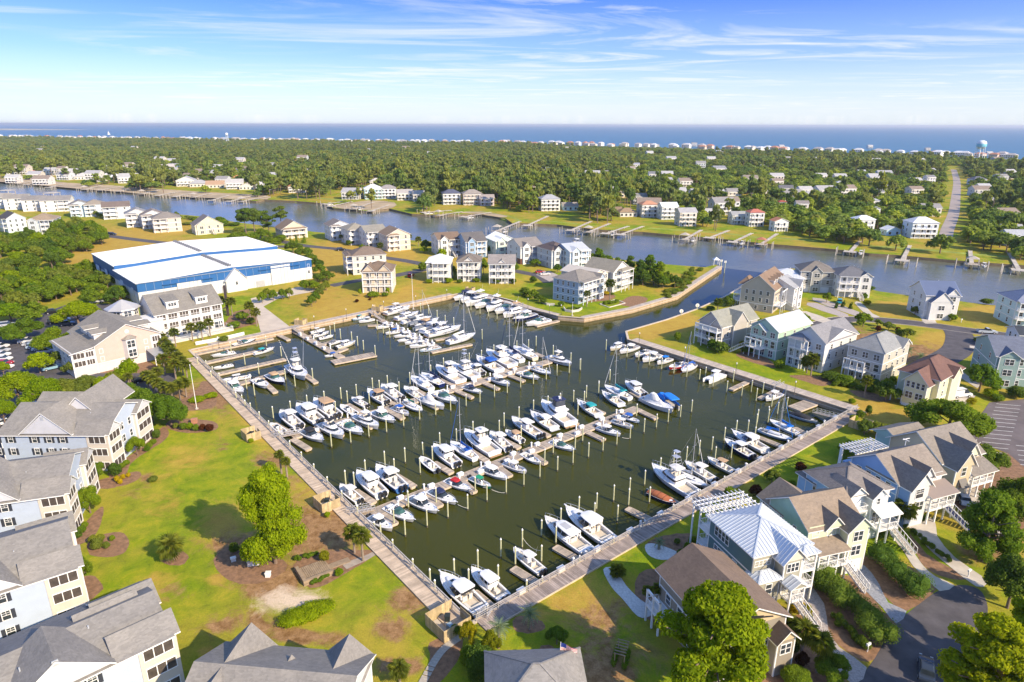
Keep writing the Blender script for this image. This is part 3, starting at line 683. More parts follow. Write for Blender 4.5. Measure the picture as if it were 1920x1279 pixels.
# pilings
PIL=[(649,914),(665,917),(686,894),(740,890),(760,869),(722,875),(793,856),(811,865),(788,890),(887,817),(856,830),(825,840),(936,814),(945,802),(973,787),(977,823),(1000,776),(1027,767),(1050,763),(1075,757),(1083,780),(1095,759),(1099,748),(1122,740),(739,985),(760,1006),(715,1016),(801,989),(840,972),(877,957),(913,941),(949,926),(891,924),(818,946),(766,954),(982,912),(1012,897),(1021,871),(1045,884),(1074,871),(1037,852),(1078,843),(1103,859),(1092,829),(1130,847),(1156,836),(1181,824),(1207,813),(1230,804),(1252,794),(1275,784),(1296,774),(1193,782),(807,1102),(852,1085),(896,1069),(879,1102),(939,1047),(934,1097),(979,1029),(1015,1055),(966,1061),(1015,1007),(1042,1020),(1051,984),(987,1125),(1085,965),(1114,975),(1118,957),(1150,941),(1157,980),(1178,950),(1180,926),(1208,911),(1217,944),(1237,888),(1262,876),(1286,868),(1310,855),(1334,846),(1357,829),(1379,816),(1401,814),(1417,804),(1439,795),(1340,864),(1414,827),(1370,862),(1311,714),(1322,709),(1336,727),(1362,737),(1374,718),(1390,744),(1408,737),(1417,754),(1429,742),(1446,765),(1457,778),(1474,769),(1439,787),(1419,795),(1401,812),(513,786),(546,776),(577,765),(609,757),(630,776),(640,750),(652,757),(669,744),(693,759),(699,731),(712,737),(727,726),(749,739),(769,722),(808,705),(832,694),(880,682),(903,677),(926,667),(969,658),(991,656),(1005,650),(904,638),(1088,696),(1070,684),(1037,668),(622,840),(658,832),(692,821),(725,812),(757,801),(787,789),(817,780),(845,772),(874,763),(900,756),(927,746),(951,739),(976,729),(1000,722),(1024,714),(1044,707),(1067,701),(1087,694),(1122,739),(1143,715),(1136,658),(1154,666),(1175,671),(1197,679),(1217,686),(1240,694),(1263,702),(1287,709),(708,620),(719,627),(731,635),(820,601),(835,608),(851,613),(789,587),(804,590),(671,650),(682,658),(628,624),(639,637),(660,641),(620,630),(373,693),(398,717),(445,759),(462,775),(478,744),(536,714),(554,727),(463,731),(486,703),(587,714),(500,651),(528,670),(460,686),(434,663),(704,668),(862,572),(883,583),(900,590),(916,595),(932,600),(950,604),(967,608)]
def piling_mesh():
 mb=MB(); mb.tube((0,0,-3),(0,0,2.75),.155,.13,8,0,False); mb.tube((0,0,-3.0),(0,0,.35),.165,.162,8,2,False)
 mb.tube((0,0,2.75),(0,0,2.98),.17,.05,8,1)
 return mb.mesh('piling',[PILE,WHITE,mat('wet_pile',(.10,.09,.06),v=.3)],40)
pm=piling_mesh(); PILO=[]
for i,(x,y)in enumerate(PIL):
 p=G(x,y,0)
 o=link('mooring_piling',pm,None,(p.x,p.y,0),random.uniform(0,6)); o.scale=(1,1,random.uniform(1.12,1.3))
 PILO.append(o); o['category']='piling'; o['group']='pale wooden mooring pilings with white caps'; o['label']='pale greenish wooden mooring piling with white cap standing in the marina water'
 # shorter capped posts that carry the walks
def posts_along(a,b,n,zt,lab,grp,dz=.0):
 pmx=cached('walkpile',lambda :MB().tube((0,0,-3),(0,0,1.35),.15,.14,8,0,False).tube((0,0,1.35),(0,0,1.55),.17,.06,8,1).mesh('walk_piling',[PILE,WHITE],40))
 for i in range(n):
  t=(i+.5)/n; o=link('walk_piling',pmx,None,(a[0]+(b[0]-a[0])*t,a[1]+(b[1]-a[1])*t,zt)); o['category']='piling'; o['group']=grp; o['label']=lab+(', %s from the near end'%ORD[i]if n<=20 else '')
q1=inset(cS,cW,-.6,-6,-14,1)
posts_along(q1[0],q1[1],20,1.6, 'short white capped piling beside the tan boardwalk', 'capped pilings along the tan boardwalk')
q2=inset(cS2,cE,-.6,-8,-10,-1)
posts_along(q2[0],q2[1],12,1.3, 'dark stubby piling against the grey boardwalk edge', 'pilings along the grey boardwalk')
# dock boxes and power pedestals
boxm=MB(); boxm.box(-.62,-.32,0,.62,.32,.52); boxm.box(-.66,-.36,.52,.66,.36,.60); boxm.loft([[(-.6,-.3,.6),(.6,-.3,.6),(.6,.3,.6),(-.6,.3,.6)],[(-.5,-.2,.68),(.5,-.2,.68),(.5,.2,.68),(-.5,.2,.68)]])
BOXM=boxm.mesh('dock_box',GEL)
pedm=MB(); pedm.box(-.13,-.13,0,.13,.13,.95); pedm.box(-.18,-.18,.95,.18,.18,1.1); pedm.tube((0,0,1.1),(0,0,1.25),.1,.03,8)
PEDM=pedm.mesh('power_pedestal',WHITE)
def along(a,b,n,w,z,where,skip=.03,side=(1,-1)):
 a,b=V2(*a,z),V2(*b,z); A,B=Vector(a),Vector(b); d=(B-A); L=d.length; d.normalize(); q=Vector((-d.y,d.x)); r=math.atan2(d.y,d.x)
 for i in range(n):
  for s in side:
   p=A+d*L*(skip+(1-2*skip)*(i+.5+s*.22)/n)+q*s*(w/2-.42)
   o=link('dock_box',BOXM,None,(p.x,p.y,z),r+random.uniform(-.06,.06)); tag(o, 'white dock box on the %s, %s from left%s'%(where,ORD[i], '' if len(side)<2 else ' in the far row' if s>0 else ' in the near row'), 'dock box', 'white dock boxes on the '+where)
  p=A+d*L*(skip+(1-2*skip)*(i+.5)/n)+q*(w/2-.25)*(1 if i%2 else -1)
  o=link('power_pedestal',PEDM,None,(p.x,p.y,z),r); tag(o, 'white power pedestal on the %s, %s from left'%(where,ORD[i]), 'pedestal', 'white power pedestals on the '+where)
along((690,965),(1190,767),10,2.5,.56, 'front floating pier')
along((556,816),(1024,679),10,2.5,.56, 'second floating pier')
along((722,604),(815,649),8,2.2,.56, 'yacht pier')
along((560,624),(625,661),4,2.2,.56, 'straight pier',side=(-1,))
along((1225,652),(1505,745),11,1.9,.56, 'dock strip below the promenade',side=(-1,))
q3=inset(cS2,cE,.5,-4,-4,-1)
d3=Vector(q3[1])-Vector(q3[0]); n3=13
for i in range(n3):
 u=(i+.5)/n3; p=Vector(q3[0])+d3*u-Vector((d3.y,-d3.x)).normalized()*.0
 q=Vector((-d3.y,d3.x)).normalized()*.75
 o=link('dock_box',BOXM,None,(p.x+q.x,p.y+q.y,1.72),UA); tag(o, 'white dock box at the water edge of the grey boardwalk, %s from left'%ORD[i], 'dock box', 'white dock boxes of the grey boardwalk')
 if i%2:o=link('power_pedestal',PEDM,None,(p.x+q.x+d3.x*.025,p.y+q.y+d3.y*.025,1.72),UA); tag(o, 'white power pedestal of the grey boardwalk, %s from left'%ORD[i//2], 'pedestal', 'power pedestals of the grey boardwalk')
lg=MB()
A,B=Vector(q3[0]),Vector(q3[1]); q=Vector((-d3.y,d3.x)).normalized()*.75
brds(lg,A+q,B+q,.95,1.70,.6); t=thing('box_ledge', 'narrow grey ledge for dock boxes outside the railing of the grey boardwalk', 'ledge'); stuffpart('plank',lg,WALKG,t)
# fenced equipment corners
def encl(label,px,w,d,r,px_h=1.9,col=(.50,.38,.20)):
 p=G(*px); t=thing('fenced_enclosure',label, 'fence',(p.x,p.y,1.5),r)
 FEN=mat('fence_boards',(.48,.37,.20),r=.85,v=.2,island=.25)
 for k,(x0,y0,x1,y1)in enumerate(((0,0,w,0),(w,0,w,d),(w,d,w*.45,d),(0,d,0,0))):
  mb=MB(); boardsv(mb,(x0,y0),(x1,y1),px_h); o=part('fence_panel',mb,FEN,t); o['kind']='stuff'
 mb=MB(); mb.box(.1,.1,0,w-.1,d-.1,.05); part('pad',mb,CONC,t)
 bn=MB(); bn.box(-.35,-.35,.05,.35,.35,1.05); bn.box(-.4,-.4,1.05,.4,.4,1.15)
 e=thing('trash_bin', 'dark bin inside the '+' '.join(label.split()[-12:]), 'bin',tuple(t.matrix_basis@Vector((w*.32,d*.6,0)))); part('bin_body',bn,mat('bin_green',(.02,.03,.03)),e)
 ac=MB(); ac.box(-.45,-.35,0,.45,.35,.9)
 for i in range(5):ac.box(-.47,-.37,.12+i*.15,.47,.37,.16+i*.15)
 e=thing('equipment_cabinet', 'blue grey cabinet in the '+' '.join(label.split()[-11:]), 'cabinet',tuple(t.matrix_basis@Vector((w*.68,d*.45,.05))),r); part('cabinet_body',ac,mat('cab_blue',(.25,.34,.40)),e)
def boardsv(mb,a,b,h,step=.24):
 A,B=Vector(a),Vector(b); L=(B-A).length; n=max(1,int(L/step)); d=(B-A).normalized(); q=Vector((-d.y,d.x))*.03
 for i in range(n):
  p,r=A+(B-A)*(i+.05)/n,A+(B-A)*(i+.95)/n; hh=h+random.uniform(-.02,.02)
  mb.prism([tuple(p-q),tuple(r-q),tuple(r+q),tuple(p+q)],0,hh)
encl('tan board fence around equipment in the near corner of the basin',(798,1172),4.4,4.4,R_(-49))
encl('tan board fence enclosure by the ramp to the front pier',(588,948),3.6,3.4,R_(-49))
encl('tan board fence enclosure by the ramp to the second pier',(453,820),3.4,3.0,R_(-49))
encl('wooden fenced corner at the right end of the grey boardwalk',(1590,800),4.0,3.2,R_(-50))
encl('small beige fenced enclosure by the yacht pier gangway',(697,583),3.4,2.6,R_(-20),1.8)
encl('small beige fenced enclosure beside the boat ramp apron',(552,609),3.4,2.6,R_(-20),1.8)
encl('small beige fenced enclosure behind the row of white cruisers',(872,547),3.4,2.4,R_(-30),1.8)
# lamp posts on the promenades
lm=MB(); lm.tube((0,0,0),(0,0,3.2),.06,.045,8); lm.box(-.16,-.16,0,.16,.16,.25)
LM1=lm.mesh('post',mat('lamp_bronze',(.10,.08,.06),r=.5)); lm=MB(); lm.tube((0,0,3.2),(0,0,3.55),.09,.17,8); lm.tube((0,0,3.55),(0,0,3.75),.2,.03,8); LM2=lm.mesh('lantern',WHITE)
def lamp(x,y,lab,z=1.6):
 p=G(x,y,z); t=thing('lamp_post',lab, 'lamp post',(p.x,p.y,z),0, 'slim lamp posts on the promenades'); link('post',LM1,t); link('lantern',LM2,t)
for x,y,w in [(1379,704, 'nearest the pale grey house with the grey roof'),(1198,645, 'at the left end of the promenade'),(1283,673, 'behind the blue covered sailboat'),(1489,740, 'above the white console with the bow pointing at the basin'),(1030,590, 'at the right end of the white cruiser row'),(1052,590, 'by the round planter on the point'),(990,578, 'behind the yellowish flybridge boat'),(700,590, 'by the yacht pier gangway'),(780,572, 'along the yellow lawn right of the yacht pier'),(838,560, 'near the bend behind the tall mast'),(590,612, 'left of the yacht pier'),(411,653, 'near the black and white motor yacht'),(720,583, 'just right of the yacht pier gangway'),(650,598, 'between the two fenced enclosures')]:
 lamp(x,y, 'slim dark lamp post '+w)
 # ================================================================ boats
def hull_mb(L,B,fr=1.0,rise=.45,cock=(.03,.45),full=.5,rake=.09,trans=.88,nst=12,cockd=.55,wl=.80):
 """lofted hull with flared bow, side decks and a sunken cockpit; bow along +X. slots: 0 hull, 1 deck, 2 cockpit, 3 boot stripe"""
 mb=MB(); n=nst; prof=[]
 def hb(t):return B/2*((trans+(1-trans)*math.sin(min(1,t/full)*math.pi/2))if t<full else max(.0,(1-((t-full)/(1-full))**2.9)))
 def sh(t):return fr*(1+rise*t**2.2)
 ts=[i/n for i in range(n+1)]
 X=lambda t,k=1.0:-L/2+t*L*(1-rake*(1-k))
 for t in ts:
  b,s=hb(t),sh(t); f=wl-.35*t**3
  prof.append([(X(t,0),0,-.35+.25*t**4),(X(t,.25),b*f*.9,.02+.1*t**3),(X(t,.35),b*f,.22+.12*t**3),(X(t,.7),b*(f+1)/2*1.02,s*.62),(X(t),b,s),(X(t),max(0,b-.06),s+.05),(X(t),max(0,b-.20),s+.02)])
 for sgn in (1,-1):
  o=len(mb.v); m=7
  mb.v+=[(p[0],p[1]*sgn,p[2])for r in prof for p in r]
  for i in range(n):
   for j in range(m-1):
    q=(o+i*m+j,o+(i+1)*m+j,o+(i+1)*m+j+1,o+i*m+j+1)
    mb.f.append(q if sgn<0 else q[::-1]); mb.m.append(3 if j<=1 else (0 if j<4 else 1))
    # transom
 r=prof[0]; mb.add([(p[0],p[1],p[2])for p in r[:5]]+[(p[0],-p[1],p[2])for p in r[4:0:-1]],[tuple(range(8,-1,-1))],0)
 # deck outside the cockpit, cockpit tub
 c0,c1=cock
 def deck(ta,tb,mi=1):
  k=5
  for i in range(k):
   u,w=ta+(tb-ta)*i/k,ta+(tb-ta)*(i+1)/k
   a,b=max(0,hb(u)-.19),max(0,hb(w)-.19)
   mb.add([(X(u),-a,sh(u)+.02),(X(w),-b,sh(w)+.02),(X(w),b,sh(w)+.02),(X(u),a,sh(u)+.02),(X(u),0,sh(u)+.02+a*.10),(X(w),0,sh(w)+.02+b*.10)],[(0,1,5,4),(4,5,2,3)],mi)
 if c0>0:deck(0,c0)
 deck(c1,1.0)
 k=6; fz=max(.12,fr-cockd)
 for i in range(k):
  u,w=c0+(c1-c0)*i/k,c0+(c1-c0)*(i+1)/k
  a,b=hb(u)-.2,hb(w)-.2; ai,bi=a-.12,b-.12
  for s in (1,-1):
   q=[(X(u),s*a,sh(u)+.02),(X(w),s*b,sh(w)+.02),(X(w),s*bi,sh(w)+.02),(X(u),s*ai,sh(u)+.02),(X(u),s*ai,fz),(X(w),s*bi,fz)]
   mb.add(q,[(0,1,2,3)if s<0 else (3,2,1,0),(3,2,5,4)],1)
  mb.add([(X(u),-ai,fz),(X(w),-bi,fz),(X(w),bi,fz),(X(u),ai,fz)],[(0,1,2,3)],2)
 for u in (c0,c1):
  a=hb(u)-.32; mb.add([(X(u),-a,fz),(X(u),a,fz),(X(u),a,sh(u)+.02),(X(u),-a,sh(u)+.02)],[(0,1,2,3)],1)
 mb.hb,mb.sh,mb.X,mb.fz=hb,sh,X,fz
 return mb
def ring(x0,x1,wa,wf,z,c=.25,lean=.0):
 """plan outline: blunt aft edge, rounded nose"""
 L=x1-x0; pts=[(x0,-wa*(1-c*.5)),(x0+L*.06,-wa),(x0+L*.45,-(wa*.65+wf*.35)*1.03),(x1-L*.16,-wf),(x1-L*.03,-wf*.62),(x1,0)]
 pts=pts+[(x,-y)for x,y in pts[-2::-1]]
 return [(x,y,z)for x,y in pts]
def hsg(mb,x0,x1,wa,wf,z0,z1,slope=.35,tum=.86,mi=0,dome=.06,aft=.05):
 H=z1-z0
 mb.loft([ring(x0,x1,wa,wf,z0),ring(x0+aft*H,x1-slope*H,wa*(1-(1-tum)*.7),wf*tum,z1-dome),ring(x0+aft*H+.12,x1-slope*H-.2,wa*tum*.88,wf*tum*.78,z1)],mi,False,True)
def slt(mb,x0,x1,w,z,th=.09,crown=.07,mi=0):
 mb.loft([ring(x0,x1,w,w*.86,z),ring(x0,x1,w,w*.86,z+th),ring(x0+.12,x1-.2,w*.82,w*.66,z+th+crown)],mi)
def rail(mb,H,t0,t1,h=.6,r=.028,inset_=.12,n=9):
 P={}
 for s in (1,-1):
  pts=[]
  for i in range(n+1):
   t=t0+(t1-t0)*i/n; y=max(0,H.hb(t)-inset_)*s; z=H.sh(t)+.05; x=H.X(t)-.05
   pts.append((x,y,z+h));
   if i%2==0:mb.tube((x,y,z),(x,y,z+h),r,r,4,0,False)
  mb.path(pts,r,4); P[s]=pts[-1]
 mb.path([P[1],P[-1]],r,4)
def obd(mb,x,y,z,s=1.0,mi=0):
 mb.loft([[(x-.30*s,y-.20*s,z+.1),(x+.25*s,y-.20*s,z+.1),(x+.25*s,y+.20*s,z+.1),(x-.30*s,y+.20*s,z+.1)],[(x-.42*s,y-.24*s,z+.45*s),(x+.30*s,y-.24*s,z+.45*s),(x+.30*s,y+.24*s,z+.45*s),(x-.42*s,y+.24*s,z+.45*s)],[(x-.38*s,y-.17*s,z+.85*s),(x+.18*s,y-.17*s,z+.85*s),(x+.18*s,y+.17*s,z+.85*s),(x-.38*s,y+.17*s,z+.85*s)]],mi)
 mb.box(x-.15*s,y-.09*s,z-.9*s,x+.12*s,y+.09*s,z+.1,mi)
def seat(mb,x,y,z,w=.5,d=.5,mi=0):
 mb.box(x-d/2,y-w/2,z,x+d/2,y+w/2,z+.45,mi); mb.box(x-d/2-.1,y-w/2,z+.3,x-d/2+.05,y+w/2,z+.95,mi)
HULLC={'white':GEL, 'blue':mat('hull_blue',(.05,.15,.40),r=.2,v=.05), 'navy':mat('hull_navy',(.012,.022,.10),r=.18,v=.05), 'red':mat('hull_red',(.50,.025,.025),r=.25,v=.05), 'green':mat('hull_green',(.02,.22,.13),r=.25,v=.05), 'cream':mat('hull_cream',(.66,.60,.46),r=.25,v=.05), 'ice':mat('hull_ice',(.42,.58,.74),r=.22,v=.05), 'black':mat('hull_black',(.02,.02,.025),r=.2), 'dark':mat('hull_slate',(.06,.07,.09),r=.25)}
CANV={'white':mat('canvas_white',(.74,.73,.70),r=.8), 'blue':mat('canvas_blue',(.015,.10,.42),r=.8,v=.12), 'navy':mat('canvas_navy',(.015,.025,.085),r=.8,v=.12), 'royal':mat('canvas_royal',(.01,.20,.70),r=.8,v=.12), 'red':mat('canvas_red',(.42,.015,.02),r=.8,v=.12), 'green':mat('canvas_green',(.01,.28,.14),r=.8,v=.12), 'teal':mat('canvas_teal',(.02,.33,.36),r=.8,v=.12), 'black':mat('canvas_black',(.022,.023,.028),r=.8), 'tan':mat('canvas_tan',(.50,.33,.19),r=.8,v=.1), 'orange':mat('canvas_rust',(.36,.115,.045),r=.8,v=.15), 'grey':mat('canvas_grey',(.16,.18,.21),r=.85,v=.15)}
TEAK=mat('teak',(.36,.23,.12),r=.7,v=.15)
BOOT=mat('boot_stripe',(.05,.06,.09),r=.4)
SPLITP=('deck_seat', 'cockpit_seat', 'roof_hatch', 'deck_hatch', 'hull_window', 'helm_seat', 'pontoon')
SMALLP=('roof_support', 'bow_rail', 'lifeline', 'rigging', 'bimini_frame', 't_top_frame', 'bridge_top_frame', 'tuna_tower', 'window_post', 'anchor_pulpit', 'antenna', 'tie_strap', 'hull_stripe', 'cabin_window', 'mast', 'dodger', 'helm', 'side_fence')
def islands(mb):
 p=list(range(len(mb.v)))
 def fd(i):
  while p[i]!=i:p[i]=p[p[i]]; i=p[i]
  return i
 for f in mb.f:
  for i in f[1:]:p[fd(i)]=fd(f[0])
 g={}
 for f,m in zip(mb.f,mb.m):g.setdefault(fd(f[0]),[]).append((f,m))
 # boxes that touch or overlap belong together (a seat and its back)
 bb=[]
 for fs in g.values():
  vs=[mb.v[i]for f,_ in fs for i in f]; lo=[min(v[k]for v in vs)-.02 for k in range(3)]; hi=[max(v[k]for v in vs)+.02 for k in range(3)]
  mer=[b for b in bb if all(b[0][k]<=hi[k]and b[1][k]>=lo[k]for k in range(3))]
  for b in mer:lo=[min(a,c)for a,c in zip(lo,b[0])]; hi=[max(a,c)for a,c in zip(hi,b[1])]; fs=fs+b[2]; bb.remove(b)
  bb.append((lo,hi,fs))
 out=[]
 for _,_,fs in bb:
  q=MB(); ix={}
  for f,m in fs:q.f.append(tuple(ix.setdefault(i,len(ix))for i in f)); q.m.append(m)
  q.v=[mb.v[i]for i in ix]; out.append(q)
 return out
def bparts(kind,hc,cc,sole):
 """list of (part name, mesh, [sub parts]) at a nominal length"""
 out=[]; G_=HULLC[hc]; C_=CANV[cc]; SO={'tan':DECKB, 'white':mat('sole_white',(.62,.61,.58),r=.6), 'teak':TEAK, 'grey':mat('sole_grey',(.35,.36,.38),r=.6)}[sole]
 def hullp(H):out.append(('hull',H.mesh('hull',[G_,GEL,SO,BOOT],35),[]))
 def add(nm,mb,m,sub=(),sm=35):
  for q in (islands(mb)if nm in SPLITP else [mb]):out.append((nm,q.mesh(nm,m,sm),list(sub)))
 if kind in ('express', 'hardtop', 'sleek'):
  L,B=10.5,3.5; H=hull_mb(L,B,1.05,.42,(.04,.44),.42,.10); hullp(H)
  m=MB(); hsg(m,-.6,3.9,1.28,.52,1.22,1.72,1.2,.8,dome=.05); add('cabin_trunk',m,GEL)
  m=MB()
  if kind=='sleek':hsg(m,-1.3,1.9,1.42,.95,1.50,2.15,1.9,.74); add('windshield',m,[GREENG])
  else :hsg(m,-1.1,1.75,1.42,1.0,1.45,2.15,1.5,.80); add('windshield',m,[GREENG if hc!='white' or cc=='green' else DARKG])
  if kind=='hardtop':
   m=MB(); slt(m,-2.3,.75,1.35,2.62,.10,.08); add('hardtop',m,GEL)
   m=MB(); m.box(-.9,-.75,2.765,-.35,-.3,2.79); m.box(-.9,.3,2.765,-.35,.75,2.79); add('roof_hatch',m,DARKG,sm=0)
   m=MB()
   for s in (-1,1):
    m.beam((-2.1,s*1.2,1.3),(-1.9,s*1.15,2.66),.18,.05); m.beam((.8,s*1.0,2.1),(.3,s*1.05,2.66),.10,.05); m.beam((-.7,s*1.25,2.0),(-.9,s*1.15,2.66),.10,.05)
   add('roof_support',m,GEL,sm=0)
   m=MB(); m.box(-2.2,-1.2,2.1,-2.15,1.2,2.62); add('canvas_panel',m,C_,sm=0)
  elif kind=='express':
   m=MB(); m.loft([ring(-2.6,.3,1.25,1.05,2.35),ring(-2.5,.1,1.1,.95,2.62),ring(-2.1,-.4,.6,.5,2.72)],0); add('bimini_top',m,C_)
   m=MB()
   for s in (-1,1):
    m.tube((-1.6,s*1.3,1.2),(-2.3,s*1.15,2.4),.025); m.tube((-1.0,s*1.3,1.9),(-.1,s*1.1,2.4),.025)
   add('bimini_frame',m,STEEL,sm=0)
  else :
   m=MB(); m.loft([[(-2.6,s*1.45,1.2),(-2.2,s*1.35,2.0),(-1.8,s*1.35,2.0),(-1.9,s*1.45,1.2)]for s in (1,)]+[[(-2.6,-1.45,1.2),(-2.2,-1.35,2.0),(-1.8,-1.35,2.0),(-1.9,-1.45,1.2)]],0)
   m=MB()
   for s in (-1,1):m.beam((-1.7,s*1.42,1.2),(-2.2,s*1.3,2.35),.35,.07)
   m.beam((-2.2,-1.33,2.35),(-2.2,1.33,2.35),.4,.09); add('radar_arch',m,GEL,sm=0)
   m=MB(); m.box(-1.6,-1.15,2.0,-.4,1.15,2.06); add('canvas_top',m,C_,sm=0)
  m=MB(); m.box(1.7,-.25,1.735,2.2,.25,1.76); m.box(2.75,-.2,1.62,3.1,.2,1.66); m.box(.9,-.8,1.735,1.25,-.5,1.75); m.box(.9,.5,1.735,1.25,.8,1.75); add('deck_hatch',m,DARKG,sm=0)
  m=MB(); seat(m,-1.7,.5,H.fz,.9,.5); seat(m,-1.7,-.6,H.fz,.6,.5); m.box(-4.5,-1.1,H.fz,-4.0,1.1,H.fz+.5); m.box(-3.9,.75,H.fz,-2.6,1.2,H.fz+.45); add('cockpit_seat',m,mat('vinyl',(.66,.62,.55),r=.5),sm=0)
  m=MB(); rail(m,H,.50,.985,.5); add('bow_rail',m,STEEL,sm=0)
  m=MB(); m.box(-5.9,-1.35,.32,-5.2,1.35,.40); add('swim_platform',m,GELG,sm=0)
  m=MB()
  for s in (-1,1):m.box(.1,s*1.32-.02,1.28,1.3,s*1.32+.02,1.45)
  m.box(L/2-.1,-.12,1.5,L/2+.35,.12,1.58); add('anchor_pulpit',m,GEL,sm=0)
 elif kind in ('console', 'bigconsole'):
  L,B=(8.6,2.75)if kind=='console' else (11.5,3.3); H=hull_mb(L,B,.92,.5,(.05,.84),.5,.08,.9,cockd=.5); hullp(H)
  k=L/8.6
  m=MB(); hsg(m,-.7*k,.9*k,.5,.45,H.fz,H.fz+1.15,.25,.9); add('console',m,GEL)
  m=MB(); hsg(m,-.1*k,.75*k,.45,.4,H.fz+1.15,H.fz+1.6,.6,.85); add('windshield',m,DARKG)
  m=MB(); slt(m,-1.7*k,.85*k,1.0*k**.5,2.55,.07,.04); add('t_top',m,C_ if cc!='black' else GEL)
  m=MB()
  for s in (-1,1):
   for x in (-1.0,.45):m.tube((x*k,s*.62,H.fz),(x*k*1.15,s*.8,2.57),.03,.03,5)
  m.tube((-1.5*k,-.7,2.6),(-1.9*k,-.8,4.6),.015); m.tube((-1.5*k,.7,2.6),(-1.9*k,.8,4.6),.015); add('t_top_frame',m,ALU,sm=0)
  m=MB(); seat(m,-1.45*k,0,H.fz,1.1,.55); m.box(-3.6*k,-.9,H.fz,-3.15*k,.9,H.fz+.55); m.box(1.3*k,-.45,H.fz,2.0*k,.45,H.fz+.45)
  m.loft([[(2.1*k,-.95,H.fz),(3.1*k,-.4,H.fz),(3.1*k,.4,H.fz),(2.1*k,.95,H.fz)],[(2.1*k,-.95,H.fz+.42),(3.1*k,-.4,H.fz+.42),(3.1*k,.4,H.fz+.42),(2.1*k,.95,H.fz+.42)]]); add('deck_seat',m,mat('vinyl',(.66,.62,.55)),sm=0)
  ys=(-.42,.42)if kind=='console' else (-.85,0,.85)
  em=BLACK if (hc,cc)not in (('white', 'white'),('cream', 'white'))or sole=='grey' else BLACK
  for y in ys:
   m=MB(); obd(m,-L/2-.35,y,.55,1.1); add('outboard_engine',m,WHITE if sole=='teak' else em)
  m=MB(); rail(m,H,.62,.97,.22,.02); add('bow_rail',m,STEEL,sm=0)
 elif kind=='yachtob':
  L,B=13.0,3.9; H=hull_mb(L,B,1.25,.42,(.05,.34),.45,.09); hullp(H)
  m=MB(); hsg(m,-1.6,4.2,1.5,.8,1.35,1.75,1.0,.9,dome=.04); add('cabin_trunk',m,GEL)
  m=MB(); hsg(m,-1.4,3.3,1.45,.9,1.7,2.75,1.1,.84,dome=.02); add('cabin_window',m,DARKG)
  m=MB(); slt(m,-3.2,2.2,1.45,2.74,.12,.10); add('hardtop',m,GEL)
  m=MB(); m.box(-1.2,-.7,2.95,1.0,.7,2.99); add('sunroof',m,mat('sunroof_grey',(.45,.45,.46),r=.3),sm=0)
  m=MB()
  for s in (-1,1):m.beam((-3.0,s*1.4,1.3),(-2.8,s*1.3,2.78),.3,.06); m.beam((-.3,s*1.38,1.7),(-.4,s*1.25,2.76),.12,.06)
  add('roof_support',m,GEL,sm=0)
  m=MB(); m.box(4.0,-.7,1.62,4.6,.7,1.85); m.box(3.2,-.6,1.7,3.9,.6,1.95); seat(m,-2.4,0,H.fz,1.6,.5); m.box(-5.6,-1.2,H.fz,-5.1,1.2,H.fz+.5); add('deck_seat',m,mat('vinyl',(.66,.62,.55)),sm=0)
  for y in (-.9,0,.9):
   m=MB(); obd(m,-L/2-.4,y,.6,1.25); add('outboard_engine',m,WHITE)
  m=MB(); rail(m,H,.45,.985,.7); add('bow_rail',m,STEEL,sm=0)
  m=MB()
  for s in (-1,1):m.beam((-2.5,s*1.93,1.0),(4.0,s*1.55,1.35),.03,.22)
  add('hull_stripe',m,NAVY,sm=0)
 elif kind in ('flybridge', 'sportfish', 'trawler', 'motoryacht'):
  L,B={'flybridge':(12,4.0), 'sportfish':(12.5,4.1), 'trawler':(11,3.8), 'motoryacht':(15,4.5)}[kind]
  H=hull_mb(L,B,1.25,.55,(.04,.33 if kind!='motoryacht' else .22),.45,.09); hullp(H); k=L/12
  x0=-2.1*k if kind!='motoryacht' else -3.6
  m=MB(); hsg(m,x0,3.9*k,1.5,.75,1.4,1.85,1.2,.92,dome=.04); add('cabin_trunk',m,GEL)
  m=MB(); hsg(m,x0+.15,2.6*k,1.46,.95,1.84,2.35,.9,.93,dome=.02); add('cabin_window',m,DARKG)
  m=MB(); hsg(m,x0-(.8 if kind!='sportfish' else .1),1.9*k,1.5,1.05,2.34,2.5,.6,.95,dome=.03); add('cabin_roof',m,GEL)
  m=MB(); rb=[ring(-1.9*k,.9*k,1.2,.85,z)for z in (2.48,3.05)]; m.loft(rb,0,False,False); m.loft([[(p[0]*.93,p[1]*.93,p[2])for p in r]for r in rb[::-1]],0,False,False); add('flybridge_coaming',m,GEL)
  m=MB(); seat(m,-.9*k,.4,2.5,.8,.5); seat(m,-.9*k,-.5,2.5,.6,.5); hsg(m,-.1,.6,.6,.5,2.5,3.1,.3,.8); add('helm_seat',m,mat('vinyl',(.66,.62,.55)),sm=0)
  m=MB(); slt(m,-2.1*k,.55*k,1.2,4.35,.07,.08); add('bridge_top',m,C_)
  m=MB()
  for s in (-1,1):
   for x in (-1.7,-.4,.4):m.tube((x*k,s*1.05,2.8),(x*k*.95,s*1.0,4.38),.03,.03,5)
  add('bridge_top_frame',m,ALU,sm=0)
  if kind=='trawler':
   m=MB(); hsg(m,-1.85*k,.7*k,1.12,.85,3.05,4.33,.35,.98,dome=.02); add('bridge_enclosure',m,mat('clear_vinyl_dark',(.06,.07,.09),r=.15),sm=0)
  if kind in ('flybridge', 'motoryacht'):
   m=MB(); hsg(m,-.2,.95*k,.9,.75,3.05,3.45,.6,.85); add('bridge_windscreen',m,DARKG)
